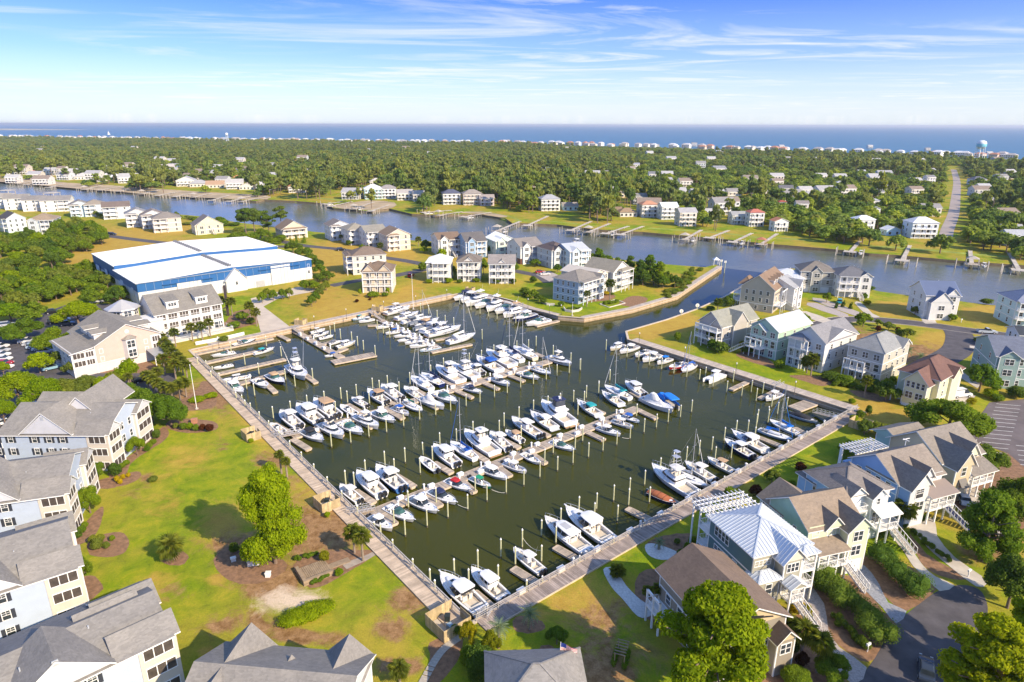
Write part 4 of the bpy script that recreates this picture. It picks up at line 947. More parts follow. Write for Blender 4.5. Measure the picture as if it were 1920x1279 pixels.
  if kind=='sportfish':
   m=MB()
   for s in (-1,1):
    for x in (-1.6,.3):m.tube((x,s*1.0,4.4),(x*.5-.3,s*.5,6.6),.03,.03,5)
   m.box(-1.2,-.6,6.55,.2,.6,6.62)
   for z in (5.2,5.9):m.tube((-1.2,-.75,z),(-1.2,.75,z),.025); m.tube((.1,-.75,z),(.1,.75,z),.025)
   slt(m,-1.1,.2,.55,7.7,.05,.04)
   for s in (-1,1):m.tube((-.9,s*.5,6.6),(-.9,s*.5,7.7),.025); m.tube((0,s*.5,6.6),(0,s*.5,7.7),.025)
   add('tuna_tower',m,ALU,sm=0)
   for s in (-1,1):
    m=MB(); m.tube((.3,s*1.5,2.3),(-2.6,s*3.3,10.0),.035,.012,5); add('outrigger',m,ALU,sm=0)
  else :
   m=MB(); m.tube((-1.9*k,0,4.4),(-2.2*k,0,6.4),.03,.015,5); m.tube((-1.2*k,0,4.5),(-1.2*k,0,4.95),.25,.25,8); add('antenna',m,WHITE,sm=0)
  m=MB(); m.box(3.0*k,-.28,1.73,3.6*k,.28,1.8); add('deck_hatch',m,DARKG,sm=0)
  m=MB(); rail(m,H,.42,.985,.75); add('bow_rail',m,STEEL,sm=0)
  m=MB(); m.box(-L/2-.6,-1.5,.35,-L/2+.05,1.5,.44); add('swim_platform',m,TEAK,sm=0)
  if kind in ('flybridge', 'motoryacht'):
   m=MB()
   for s in (-1,1):
    m.beam((-1.5*k,s*B*.487,1.02),(3.0*k,s*B*.43,1.25),.05,.20)
   add('hull_window',m,DARKG,sm=0)
 elif kind=='sail':
  L,B=10.5,3.3; H=hull_mb(L,B,.95,.28,(.05,.30),.52,.13,.62,wl=.86); hullp(H)
  m=MB(); hsg(m,-2.2,2.9,1.0,.5,1.02,1.45,1.0,.85,dome=.06); add('coachroof',m,GEL)
  m=MB()
  for s in (-1,1):m.beam((-1.7,s*.95,1.24),(1.4,s*.76,1.24),.04,.12)
  m.box(1.4,-.25,1.46,1.9,.25,1.5); m.box(3.1,-.22,1.16,3.5,.22,1.2); add('cabin_window',m,DARKG,sm=0)
  m=MB(); m.tube((.9,0,1.4),(.9,0,14.2),.085,.06,8)
  for z,w in ((5.8,1.0),(9.8,.75)):m.beam((.9,-w,z),(.9,w,z),.05,.03)
  m.tube((.9,0,2.35),(-3.1,0,2.45),.06,.05,6); add('mast',m,ALU,sm=0)
  m=MB()
  for a,b in (((5.2,0,1.3),(.95,0,14.1)),((-5.1,0,1.1),(.85,0,14.1)),((.6,1.45,1.0),(.9,1.0,5.8)),((.9,1.0,5.8),(.9,.0,14.0)),((.6,-1.45,1.0),(.9,-1.0,5.8)),((.9,-1.0,5.8),(.9,0,14.0))):m.tube(a,b,.018,.018,3,0,False)
  add('rigging',m,STEEL,sm=0)
  m=MB(); m.tube((5.1,0,1.6),(1.3,0,13.0),.07,.04,6); add('furled_jib',m,CANV['white']if cc not in ('blue', 'royal', 'navy')else C_,sm=0)
  m=MB(); m.loft([[(x,-w,z),(x,w,z),(x,w*.5,z+h),(x,-w*.5,z+h)]for x,w,z,h in ((.75,.16,2.35,.7),(-.6,.17,2.38,.42),(-2.0,.15,2.4,.32),(-3.1,.08,2.42,.2))]); add('sail_cover',m,C_,sm=50)
  m=MB(); m.loft([ring(-3.0,-1.6,1.0,.9,2.05),ring(-2.9,-1.4,.85,.75,2.2)]);
  for s in (-1,1):m.tube((-2.9,s*.95,1.0),(-2.9,s*.95,2.1),.02); m.tube((-1.8,s*.95,1.2),(-1.7,s*.9,2.1),.02)
  add('dodger',m,C_ if cc!='green' else CANV['white'])
  m=MB(); m.box(-4.4,-.9,H.fz,-2.5,-.6,H.fz+.35); m.box(-4.4,.6,H.fz,-2.5,.9,H.fz+.35); m.tube((-3.9,0,H.fz),(-3.9,0,H.fz+.9),.06); m.tube((-3.95,0,H.fz+.9),(-3.88,0,H.fz+.9),.42,.42,12); add('helm',m,mat('vinyl',(.66,.62,.55)),sm=0)
  m=MB(); rail(m,H,.08,.985,.55,.016,.08,12); add('lifeline',m,STEEL,sm=0)
 elif kind in ('pilothouse', 'walkaround'):
  L,B=9.2,3.1; H=hull_mb(L,B,1.05,.5,(.05,.46),.45,.09); hullp(H)
  m=MB(); hsg(m,-.4,3.2,1.1,.5,1.2,1.62,1.0,.85,dome=.04); add('cabin_trunk',m,GEL)
  if kind=='pilothouse':
   m=MB(); hsg(m,-1.6,1.5,1.1,.95,1.1,1.9,.1,.98,dome=.01); add('pilothouse',m,GEL)
   m=MB(); hsg(m,-1.55,1.4,1.08,.92,1.88,2.6,.45,.92,dome=.01); add('cabin_window',m,DARKG)
   m=MB()
   for s in (-1,1):
    for x in (-1.5,-.5,.5,1.2):m.beam((x,s*(1.1-.04*(x+1.5)),1.85),(x*.88,s*1.0,2.62),.09,.07)
   add('window_post',m,GEL,sm=0)
  else :
   m=MB(); hsg(m,-.9,1.3,1.15,.9,1.35,2.0,1.1,.82); add('windshield',m,DARKG)
  m=MB(); slt(m,-2.1,1.35 if kind=='pilothouse' else .6,1.15,2.6,.09,.07); add('hardtop',m,GEL if cc=='white' else C_)
  m=MB()
  for s in (-1,1):m.tube((-1.9,s*1.0,1.1),(-1.9,s*1.0,2.62),.035); m.tube((-.2,s*1.05,1.6),(-.3,s*1.0,2.62),.035)
  m.tube((-1.4,.6,2.75),(-1.9,.7,5.0),.015); add('roof_support',m,ALU,sm=0)
  m=MB(); m.box(2.0,-.22,1.58,2.5,.22,1.66); add('deck_hatch',m,DARKG,sm=0)
  m=MB(); seat(m,-1.2,.5,H.fz,.6,.5); seat(m,-1.2,-.5,H.fz,.6,.5); m.box(-4.1,-1.1,H.fz,-3.6,1.1,H.fz+.5); m.box(-2.9,-.4,H.fz,-2.1,.4,H.fz+.55); add('cockpit_seat',m,mat('vinyl',(.66,.62,.55)),sm=0)
  for y in (-.42,.42):
   m=MB(); obd(m,-L/2-.35,y,.55,1.1); add('outboard_engine',m,BLACK)
  m=MB(); rail(m,H,.48,.985,.5); add('bow_rail',m,STEEL,sm=0)
 elif kind in ('skiff', 'bowrider'):
  L,B=6.6,2.3; H=hull_mb(L,B,.75,.42,(.06,.88),.5,.08,.9,cockd=.45); hullp(H)
  m=MB(); hsg(m,-.5,.55,.42 if kind=='skiff' else .85,.4 if kind=='skiff' else .8,H.fz,H.fz+.85,.3,.9); add('console',m,GEL)
  m=MB(); hsg(m,-.3,.5,.4 if kind=='skiff' else .82,.35 if kind=='skiff' else .75,H.fz+.85,H.fz+1.2,.6,.85); add('windshield',m,DARKG)
  m=MB(); seat(m,-1.2,.4,H.fz,.5,.45); seat(m,-1.2,-.4,H.fz,.5,.45); m.box(-2.7,-.8,H.fz,-2.2,.8,H.fz+.45); m.box(1.0,-.6,H.fz,1.8,.6,H.fz+.35); add('deck_seat',m,mat('vinyl',(.66,.62,.55)),sm=0)
  if cc!='white':
   m=MB(); m.loft([ring(-1.9,.5,.95,.85,1.95),ring(-1.8,.3,.85,.75,2.12),ring(-1.4,-.1,.45,.4,2.2)]); add('bimini_top',m,C_)
   m=MB()
   for s in (-1,1):
    for x in (-1.6,.1):m.tube((-.7,s*1.0,.85),(x,s*.85,2.0),.02)
   add('bimini_frame',m,STEEL,sm=0)
  m=MB(); obd(m,-L/2-.3,0,.45,1.0); add('outboard_engine',m,BLACK)
 elif kind=='covered':
  L,B=8.4,2.8; H=hull_mb(L,B,.9,.4,(.06,.5),.5,.08,.9); hullp(H)
  m=MB(); rs=[]
  for t in [i/10 for i in range(11)]:
   b=H.hb(t*.97)-.04; z=H.sh(t)+.02; hh=.9*math.sin(math.pi*min(1,t*1.15+.12))**.7*(1 if t<.75 else (1-t)*3.4+.15)if t<1 else .05
   rs.append([(H.X(t*.97),b*math.cos(a),z+max(.03,hh)*math.sin(a)**.8)for a in [math.pi*j/8 for j in range(9)]])
  m.loft(rs,0,True,True,False); add('boat_cover',m,C_)
  m=MB()
  for t in (.2,.4,.6):m.path([(H.X(t),(H.hb(t)+.01)*math.cos(a),H.sh(t)+.06+.9*math.sin(math.pi*min(1,t*1.15+.12))**.7*math.sin(a)**.8)for a in [math.pi*j/8 for j in range(9)]],.03,4)
  add('tie_strap',m,BLACK,sm=0)
  m=MB(); obd(m,-L/2-.35,0,.5,1.1); add('outboard_engine',m,mat('engine_grey',(.12,.15,.17),r=.4))
 elif kind=='wrapped':
  L,B=13,4.2; H=hull_mb(L,B,1.5,.45,(.04,.3),.45,.08); hullp(H)
  m=MB(); hsg(m,-4.6,4.6,1.85,.7,1.65,3.0,2.2,.62,dome=.5); hsg(m,-3.0,.8,1.2,.8,2.6,4.3,.9,.6,dome=.3); add('canvas_wrap',m,CANV['white'],sm=60)
  m=MB()
  for s in (-1,1):m.beam((-1.6,s*1.98,1.35),(.6,s*1.92,1.42),.08,.3)
  add('hull_window',m,DARKG,sm=0)
  m=MB(); rail(m,H,.6,.985,.6); add('bow_rail',m,STEEL,sm=0)
  m=MB(); m.box(-L/2-.8,-1.6,.35,-L/2+.05,1.6,.44); add('swim_platform',m,GELG,sm=0)
 elif kind=='pontoon':
  L,B=9.0,2.7; m=MB()
  for s in (-1,1):m.tube((-4.3,s*.95,.2),(3.7,s*.95,.2),.32,.32,10); m.tube((3.7,s*.95,.2),(4.5,s*.95,.4),.32,.05,10)
  add('pontoon',m,ALU)
  m=MB(); m.box(-4.3,-1.3,.5,3.9,1.3,.62); add('deck',m,SO,sm=0)
  m=MB(); m.box(-4.0,-1.28,.62,3.6,-1.22,1.3); m.box(-4.0,1.22,.62,3.6,1.28,1.3); m.box(3.55,-1.28,.62,3.6,1.28,1.3); add('side_fence',m,C_,sm=0)
  m=MB(); m.loft([ring(-4.1,.9,1.35,1.25,2.5),ring(-4.0,.7,1.15,1.05,2.72),ring(-3.4,.1,.6,.5,2.8)]); add('bimini_top',m,C_)
  m=MB(); m.loft([ring(-.5,3.8,1.28,1.15,1.3),ring(-.2,3.4,.8,.6,1.75)]); add('mooring_cover',m,C_)
  m=MB()
  for s in (-1,1):
   for x in (-3.6,.4):m.tube((-1.6,s*1.25,1.2),(x,s*1.2,2.55),.025)
  add('bimini_frame',m,ALU,sm=0)
  m=MB(); obd(m,-4.6,0,.6,1.1); add('outboard_engine',m,BLACK)
 elif kind=='cat':
  L,B=9.0,3.2; m=MB()
  for s in (-1,1):
   rs=[]
   for t in [i/8 for i in range(9)]:
    w=.5*(1-max(0,(t-.6)/.4)**2.2*.9); x=-4.5+9*t
    rs.append([(x,s*1.05-w,.9+.3*t*t),(x-.3*t,s*1.05-w*.6,-.1),(x-.3*t,s*1.05+w*.6,-.1),(x,s*1.05+w,.9+.3*t*t)])
   m.loft(rs)
  m.loft([[(-4.4,-1.5,.55),(-4.4,1.5,.55),(-4.4,1.5,.95),(-4.4,-1.5,.95)],[(3.4,-1.35,.7),(3.4,1.35,.7),(3.4,1.35,1.12),(3.4,-1.35,1.12)]]); add('hull',m,G_)
  m=MB(); hsg(m,-.8,.8,.6,.5,.95,2.0,.3,.9); add('console',m,GEL)
  m=MB(); slt(m,-1.9,.9,1.15,2.7,.08,.05); add('hardtop',m,GEL)
  m=MB()
  for s in (-1,1):
   for x in (-1.2,.5):m.tube((x,s*.8,.95),(x,s*.9,2.72),.035)
  add('roof_support',m,ALU,sm=0)
  for y in (-.95,.95):
   m=MB(); obd(m,-4.8,y,.55,1.1); add('outboard_engine',m,BLACK)
 out_L={'express':10.5, 'hardtop':10.5, 'sleek':10.5, 'console':8.6, 'bigconsole':11.5, 'yachtob':13, 'flybridge':12, 'sportfish':12.5, 'trawler':11, 'motoryacht':15, 'sail':10.5, 'pilothouse':9.2, 'walkaround':9.2, 'skiff':6.6, 'bowrider':6.6, 'covered':8.4, 'wrapped':13, 'pontoon':9, 'cat':9}[kind]
 return out,out_L
BOATN={'express':('cabin_cruiser', 'cabin cruiser'), 'hardtop':('cabin_cruiser', 'cabin cruiser'), 'sleek':('sport_cruiser', 'sport cruiser'), 'console':('center_console_boat', 'motorboat'), 'bigconsole':('center_console_boat', 'motorboat'), 'yachtob':('cabin_cruiser', 'cabin cruiser'), 'flybridge':('flybridge_cruiser', 'yacht'), 'sportfish':('sportfishing_boat', 'fishing boat'), 'trawler':('trawler_yacht', 'yacht'), 'motoryacht':('motor_yacht', 'yacht'), 'sail':('sailboat', 'sailboat'), 'pilothouse':('pilothouse_boat', 'motorboat'), 'walkaround':('fishing_boat', 'motorboat'), 'skiff':('skiff', 'small boat'), 'bowrider':('runabout', 'small boat'), 'covered':('covered_boat', 'boat'), 'wrapped':('covered_cruiser', 'yacht'), 'pontoon':('pontoon_boat', 'boat'), 'cat':('catamaran', 'catamaran')}
BOATS=[]
POS=(None,None)
def boat(kind,hc,cc,bow,stern,label,sole='tan',group=None,mast=None,z=.0):
 key=(kind,hc,cc,sole)
 parts,NL=cached(key,lambda :bparts(*key))
 a,b=G(*stern,0),G(*bow,0); L=(b-a).length
 s=L/NL*.95
 lim={'sail':(.75,1.35)}.get(kind,(.62,1.25)); s=min(max(s,lim[0]),lim[1])
 nm,cat=BOATN[kind]
 t=thing(nm,label,cat,((a.x+b.x)/2,(a.y+b.y)/2,z),ang(a,b),group,s)
 BOATS.append((t, '%s boat from left, %s'%POS if POS[0]else 'the '+' '.join(label.split()[:7])))
 t.rotation_euler.x=random.uniform(-.012,.012)
 for pn,me,sub in parts:
  o=link(pn,me,t)
  if pn in SMALLP:o['kind']='stuff'
 return t
def fleet(where,group,rows):
 n=len(rows)
 names={}
 for i,r in enumerate(rows):
  kind,hc,cc,bow,stern,look=r[:6]; sole=r[6]if len(r)>6 else 'tan'
  globals()['POS']=(ORD[i],where); pos=ORD[i]+' from left' if i<n-1 else 'last at right'
  boat(kind,hc,cc,bow,stern, '%s, %s, %s'%(look,pos,where),sole,group)
 globals()['POS']=(None,None)
fleet('far side of front pier', 'boats on the far side of the front pier',[('console', 'white', 'white',(637,916),(676,946), 'white open boat with tan seats'),('pilothouse', 'white', 'white',(669,894),(718,936), 'white pilothouse cruiser with bow rail'),('walkaround', 'blue', 'white',(705,883),(756,924), 'blue hulled work boat with long grey deck', 'grey'),('skiff', 'dark', 'white',(788,863),(821,888), 'small dark open boat with tan seats'),('pilothouse', 'white', 'white',(812,843),(858,878), 'white cruiser with tall hardtop and dark stern'),('sail', 'white', 'blue',(844,834),(893,866), 'white sailboat with bright blue sail cover'),('flybridge', 'white', 'white',(870,817),(930,858), 'large white flybridge cruiser with bow rail'),('console', 'white', 'white',(918,817),(955,848), 'white console boat with dark twin motors'),('skiff', 'white', 'tan',(947,812),(980,832), 'small white boat under a tan canopy'),('bigconsole', 'ice', 'white',(958,789),(1014,824), 'long pale blue hulled fishing boat'),('express', 'white', 'white',(994,779),(1041,809), 'sleek white cruiser with dark side windows'),('trawler', 'white', 'navy',(1014,763),(1072,803), 'tall white yacht with dark enclosed bridge'),('express', 'white', 'teal',(1081,757),(1124,784), 'white cruiser with faded blue cockpit canvas'),('sleek', 'white', 'black',(1128,740),(1166,764), 'white cruiser with black canvas and wide stripe'),('sail', 'white', 'teal',(1132,728),(1183,752), 'white sailboat with green sail cover'),('pilothouse', 'white', 'white',(1171,722),(1208,746), 'small white pilothouse boat')])
boat('wrapped', 'white', 'white',(1263,779),(1204,751), 'large white cruiser under smooth white covers at the far end of the front pier')
boat('pontoon', 'white', 'royal',(1234,743),(1268,769), 'pontoon boat under bright blue covers at the far end of the front pier')
fleet('near side of front pier', 'boats on the near side of the front pier',[('walkaround', 'white', 'white',(738,1001),(693,974), 'white hardtop cruiser'),('sleek', 'white', 'black',(779,984),(723,955), 'sleek white sport cruiser with green windshield'),('hardtop', 'white', 'white',(823,968),(766,938), 'white cruiser with dark roof hatches'),('express', 'white', 'navy',(858,951),(804,924), 'white cruiser under a navy blue canopy'),('express', 'white', 'red',(880,924),(840,906), 'white cruiser under a dark red canopy'),('console', 'green', 'green',(922,920),(881,900), 'green hulled console boat with green cover'),('hardtop', 'white', 'tan',(953,905),(902,881), 'white cruiser with cream hardtop'),('console', 'white', 'white',(989,892),(944,872), 'white console boat with wide white top'),('bowrider', 'white', 'white',(1013,875),(979,854), 'low white open boat without a roof'),('sleek', 'white', 'black',(1079,850),(1031,832), 'white sport cruiser with low dark windshield'),('walkaround', 'white', 'white',(1165,822),(1119,805), 'white hardtop boat with twin motors'),('console', 'white', 'white',(1189,807),(1146,792), 'white console boat with covered helm'),('bowrider', 'ice', 'blue',(1200,796),(1165,783), 'small boat with blue canopy')])
fleet('far side of second pier', 'boats on the far side of the second pier',[('skiff', 'white', 'white',(507,799),(533,814), 'tiny white open boat'),('console', 'white', 'white',(526,779),(563,807), 'white console boat with hardtop and black motors'),('pilothouse', 'white', 'white',(555,767),(603,800), 'white cruiser with low hardtop and bow rail'),('pilothouse', 'white', 'tan',(587,757),(635,789), 'white cruiser with tan rimmed hardtop'),('skiff', 'white', 'white',(638,765),(667,781), 'small white open boat'),('console', 'white', 'white',(659,751),(689,766), 'small white boat with radar mast'),('walkaround', 'white', 'tan',(689,738),(726,760), 'white boat with cream canvas'),('console', 'white', 'white',(715,730),(753,755), 'white console boat with white hardtop'),('bigconsole', 'white', 'white',(757,730),(792,752), 'broad white open boat'),('sail', 'white', 'white',(771,711),(810,735), 'white sailboat with tall mast'),('sail', 'navy', 'navy',(790,705),(830,727), 'dark blue sailboat with heaped covers'),('flybridge', 'white', 'white',(817,695),(866,722), 'white flybridge cruiser with red gear on deck'),('sportfish', 'white', 'white',(846,690),(894,714), 'white sportfishing boat with tower'),('walkaround', 'white', 'white',(880,688),(906,705), 'small white hardtop boat'),('express', 'white', 'blue',(893,676),(938,701), 'white cruiser with bright blue canvas'),('flybridge', 'white', 'white',(911,666),(963,692), 'tall white flybridge yacht'),('sail', 'white', 'navy',(938,659),(980,681), 'white sailboat with navy sail cover'),('sail', 'cream', 'white',(962,655),(1005,677), 'cream sailboat with bare tall mast')])
boat('flybridge', 'white', 'white',(1073,690),(1027,673), 'white cruiser lying beyond the far end of the second pier')
fleet('near side of second pier', 'boats on the near side of the second pier',[('express', 'white', 'black',(608,834),(566,811), 'white cruiser with black canopy'),('flybridge', 'white', 'black',(646,828),(602,800), 'white flybridge yacht with black bridge canvas'),('sleek', 'white', 'green',(682,820),(637,797), 'white cruiser with green tinted windshield'),('flybridge', 'white', 'white',(712,809),(668,786), 'white flybridge cruiser with open bridge'),('hardtop', 'white', 'green',(742,797),(698,777), 'white hardtop cruiser with green tinted windows'),('console', 'white', 'blue',(768,783),(735,768), 'white boat with blue bimini'),('sail', 'white', 'green',(793,777),(757,757), 'white sailboat with green sail cover'),('wrapped', 'white', 'white',(835,771),(790,753), 'big white cruiser with cream covers'),('sleek', 'white', 'grey',(858,762),(813,740), 'long white express cruiser with grey windshield'),('express', 'white', 'navy',(904,741),(869,729), 'white cruiser with navy canopy'),('walkaround', 'white', 'white',(957,728),(922,713), 'white cuddy boat'),('sleek', 'white', 'black',(1012,715),(971,702), 'white cruiser with black canvas'),('sail', 'white', 'white',(1033,706),(995,692), 'white sailboat with thin mast')])
fleet('left side of yacht pier', 'boats on the left side of the yacht pier',[('console', 'ice', 'teal',(661,602),(686,597), 'small pale blue boat'),('walkaround', 'white', 'white',(672,607),(702,601), 'white hardtop boat'),('walkaround', 'white', 'white',(704,619),(736,612), 'white boat with cabin'),('console', 'white', 'blue',(722,629),(753,623), 'white boat with bright blue top'),('express', 'white', 'white',(740,635),(772,629), 'white cruiser'),('express', 'white', 'white',(747,643),(779,637), 'cream topped white cruiser'),('console', 'white', 'white',(758,648),(794,641), 'white fishing boat with railing'),('walkaround', 'white', 'white',(767,655),(806,647), 'white boat with rods'),('bigconsole', 'ice', 'white',(786,662),(826,653), 'light blue hulled open boat')])
fleet('right side of yacht pier', 'boats on the right side of the yacht pier',[('motoryacht', 'white', 'white',(771,579),(721,592), 'tall white motor yacht with flying bridge'),('flybridge', 'white', 'white',(786,591),(741,602), 'white flybridge cruiser'),('express', 'white', 'grey',(797,600),(753,608), 'white cruiser under grey covers'),('covered', 'dark', 'grey',(806,605),(765,613), 'dark covered boat'),('express', 'white', 'tan',(823,603),(783,618), 'white cruiser with tan canvas'),('covered', 'white', 'grey',(814,614),(776,621), 'boat under a blue grey tarp'),('hardtop', 'white', 'white',(839,611),(790,626), 'white cruiser with wooden rail'),('motoryacht', 'white', 'white',(866,618),(798,633), 'largest white yacht with long dark windows')])
boat('sail', 'white', 'white',(893,631),(838,647), 'long white sailboat with the tallest mast beside the outer dock of the yacht pier')
boat('sail', 'cream', 'white',(811,597),(770,604), 'cream ketch with slanting spar among the yachts near the sea wall')
fleet('beside straight pier', 'boats beside the straight pier',[('console', 'white', 'white',(611,620),(581,627), 'white console boat'),('walkaround', 'white', 'white',(617,626),(588,633), 'white boat with blue windshield'),('bowrider', 'white', 'white',(627,632),(597,638), 'low white runabout'),('skiff', 'white', 'grey',(641,642),(616,648), 'small grey topped skiff'),('pilothouse', 'cream', 'white',(668,645),(630,656), 'cream hulled fishing boat')])
boat('skiff', 'white', 'blue',(610,671),(633,667), 'white skiff with blue canopy on the open water side of the straight pier')
fleet('slips by tan boardwalk', 'boats in the slips by the waterfront building',[('sleek', 'black', 'black',(482,640),(436,652), 'black and white motor yacht'),('sleek', 'white', 'navy',(400,671),(438,664), 'white runabout with dark canvas'),('express', 'white', 'teal',(511,657),(480,665), 'white boat with turquoise top'),('bowrider', 'white', 'white',(400,695),(438,687), 'white open boat without top'),('bigconsole', 'white', 'white',(416,718),(466,709), 'white fishing boat with white top', 'teak'),('hardtop', 'white', 'green',(457,744),(427,724), 'white hardtop cruiser beside the boardwalk'),('bowrider', 'white', 'white',(503,732),(477,716), 'white bowrider with royal blue bow cushions', 'tan'),('express', 'navy', 'tan',(534,725),(503,707), 'navy hulled cruiser with tan canopy'),('sportfish', 'white', 'white',(574,718),(544,691), 'white sportfishing boat with tower and tall outriggers')])
fleet('row along middle point', 'cruisers in the row along the middle point',[('express', 'white', 'navy',(850,567),(888,554), 'white cruiser with navy canvas'),('hardtop', 'white', 'white',(862,572),(899,556), 'white hardtop cruiser'),('motoryacht', 'white', 'white',(871,578),(921,560), 'largest white flybridge yacht'),('sleek', 'white', 'black',(889,582),(928,567), 'white cruiser with black windshield'),('flybridge', 'white', 'white',(911,588),(945,571), 'white yacht with upright bow'),('sleek', 'white', 'navy',(926,593),(966,576), 'long white cruiser'),('flybridge', 'white', 'tan',(942,599),(985,584), 'cream flybridge yacht'),('hardtop', 'navy', 'white',(961,606),(1004,593), 'navy hulled cruiser'),('sleek', 'white', 'white',(985,614),(1030,603), 'white cruiser beside the corner dock')])
fleet('below the promenade', 'boats moored below the promenade',[('pilothouse', 'cream', 'white',(1143,660),(1170,650), 'cream and white fishing boat with rods'),('express', 'white', 'white',(1161,666),(1195,653), 'white cabin cruiser'),('bowrider', 'white', 'white',(1190,673),(1217,661), 'tan and white open boat'),('walkaround', 'white', 'white',(1203,682),(1238,670), 'white hardtop boat'),('console', 'white', 'royal',(1231,686),(1259,676), 'white boat with bright blue top'),('bowrider', 'red', 'white',(1253,696),(1287,685), 'red hulled boat'),('sail', 'white', 'blue',(1277,702),(1305,686), 'white sailboat with blue sail cover'),('cat', 'white', 'white',(1322,719),(1355,705), 'white catamaran with hardtop'),('console', 'white', 'white',(1434,755),(1464,742), 'white console boat')])
fleet('along grey boardwalk', 'boats berthed along the grey boardwalk',[('hardtop', 'white', 'black',(824,1084),(904,1155), 'large white cruiser with wide hardtop and glass enclosure'),('pilothouse', 'white', 'white',(882,1075),(948,1131), 'white pilothouse boat with red trimmed stern'),('console', 'white', 'white',(961,1036),(1018,1080), 'white console boat with white top and dark twin motors'),('yachtob', 'white', 'white',(1019,979),(1103,1043), 'white cabin cruiser with three white motors'),('hardtop', 'white', 'white',(1058,961),(1146,1026), 'white cruiser with flat hardtop and three roof hatches'),('covered', 'navy', 'orange',(1269,951),(1215,926), 'boat under a rust orange cover'),('sportfish', 'white', 'white',(1219,882),(1305,937), 'big white fishing yacht with curved dark windows'),('sail', 'white', 'white',(1327,920),(1254,886), 'white sailboat with tall mast'),('console', 'white', 'white',(1282,873),(1340,907), 'white fishing boat with black motors'),('console', 'cream', 'tan',(1324,864),(1377,891), 'tan console boat with square tan top'),('walkaround', 'navy', 'white',(1356,831),(1411,862), 'white boat with navy hull side and black motors'),('hardtop', 'white', 'white',(1370,815),(1436,851), 'white cruiser with boxy white canvas enclosure'),('sail', 'ice', 'royal',(1480,829),(1428,811), 'small white sailboat with bright blue covers'),('sail', 'white', 'royal',(1441,792),(1496,818), 'white sailboat with bright blue bimini'),('covered', 'ice', 'black',(1533,797),(1482,779), 'pale blue speedboat with black cover')])
# ================================================================ houses
def win_mesh(w,h,kind):
 def f():
  fr=MB(); t=.09; d=.07
  fr.box(-w/2-t,-d,-t,w/2+t,.02,0); fr.box(-w/2-t,-d,h,w/2+t,.02,h+t*1.3)
  fr.box(-w/2-t,-d,0,-w/2,.02,h); fr.box(w/2,-d,0,w/2+t,.02,h)
  if kind=='sash':fr.box(-w/2,-d*.7,h*.48,w/2,.02,h*.53)
  if kind=='grid':
   fr.box(-w/2,-d*.7,h*.48,w/2,.02,h*.53); fr.box(-.02,-d*.6,h*.53,.02,.02,h); fr.box(-w/2,-d*.6,h*.74,w/2,.02,h*.77)
  if kind in ('pair', 'triple', 'quad'):
   k={'pair':2, 'triple':3, 'quad':4}[kind]
   for i in range(1,k):fr.box(-w/2+w*i/k-.06,-d,0,-w/2+w*i/k+.06,.02,h)
   fr.box(-w/2,-d*.7,h*.49,w/2,.02,h*.53)
  if kind=='screen':
   for i in (1,2):fr.box(-w/2+w*i/3-.05,-d*.8,0,-w/2+w*i/3+.05,.02,h)
  pn=MB(); pn.box(-w/2,-.012,0,w/2,.015,h)
  return fr.mesh('window_frame',TRIM),pn.mesh('pane',HOUSEG if kind!='screen' else mat('porch_screen',(.075,.06,.05),r=.6,v=.5,s=1.0))
 return cached(('win',round(w,2),round(h,2),kind),f)
ROT={'F':0, 'R':math.pi/2, 'B':math.pi, 'L':-math.pi/2}
def fpos(face,s,blk,out=.0):
 x0,x1,y0,y1=blk
 return {'F':(x0+s,y0-out), 'R':(x1+out,y0+s), 'B':(x1-s,y1+out), 'L':(x0-out,y1-s)}[face]
def flen(face,blk):return blk[1]-blk[0]if face in 'FB' else blk[3]-blk[2]
def wnd(t,face,blk,s,z,w=.95,h=1.5,kind='sash',shutters=None):
 a,b=win_mesh(w,h,kind); x,y=fpos(face,s,blk)
 o=link('window',a,t,(x,y,z),ROT[face]); link('pane',b,o)
 if shutters:
  sm=cached(('shut',h,shutters.name),lambda :MB().box(-.22,-.06,-.04,.22,.01,h+.04).mesh('shutter',shutters))
  for q in (-1,1):link('shutter',sm,o,(q*(w/2+.33),-.01,0))
 return o
def block(t,blk,z0,z1,m,trim=True,name='wall',band=None):
 x0,x1,y0,y1=blk
 part(name,MB().box(x0,y0,z0,x1,y1,z1),m,t)
 if trim:
  mb=MB(); c=.14; e=.025
  for x in (x0,x1):
   for y in (y0,y1):
    mb.box(x-c if x==x1 else x-e,y-e if y==y0 else y-c,z0+.01,x+e if x==x1 else x+c,y+c if y==y0 else y+e,z1-.005)
  for z in (band or []):
   mb.box(x0-e*1.3,y0-e*1.3,z-.12,x1+e*1.3,y1+e*1.3,z+.10)
  part('corner_trim',mb,TRIM,t)
def slab(mb,q,th=.16,mi=0,me=None):
 """thick sheet from a planar polygon, thickness downward"""
 n=len(q); v=[tuple(p)for p in q]+[(p[0],p[1],p[2]-th)for p in q]
 mb.add(v,[tuple(range(n))],mi); mb.add(v,[tuple(range(2*n-1,n-1,-1))]+[(i,n+i,n+(i+1)%n,(i+1)%n)for i in range(n)],mi if me is None else me)
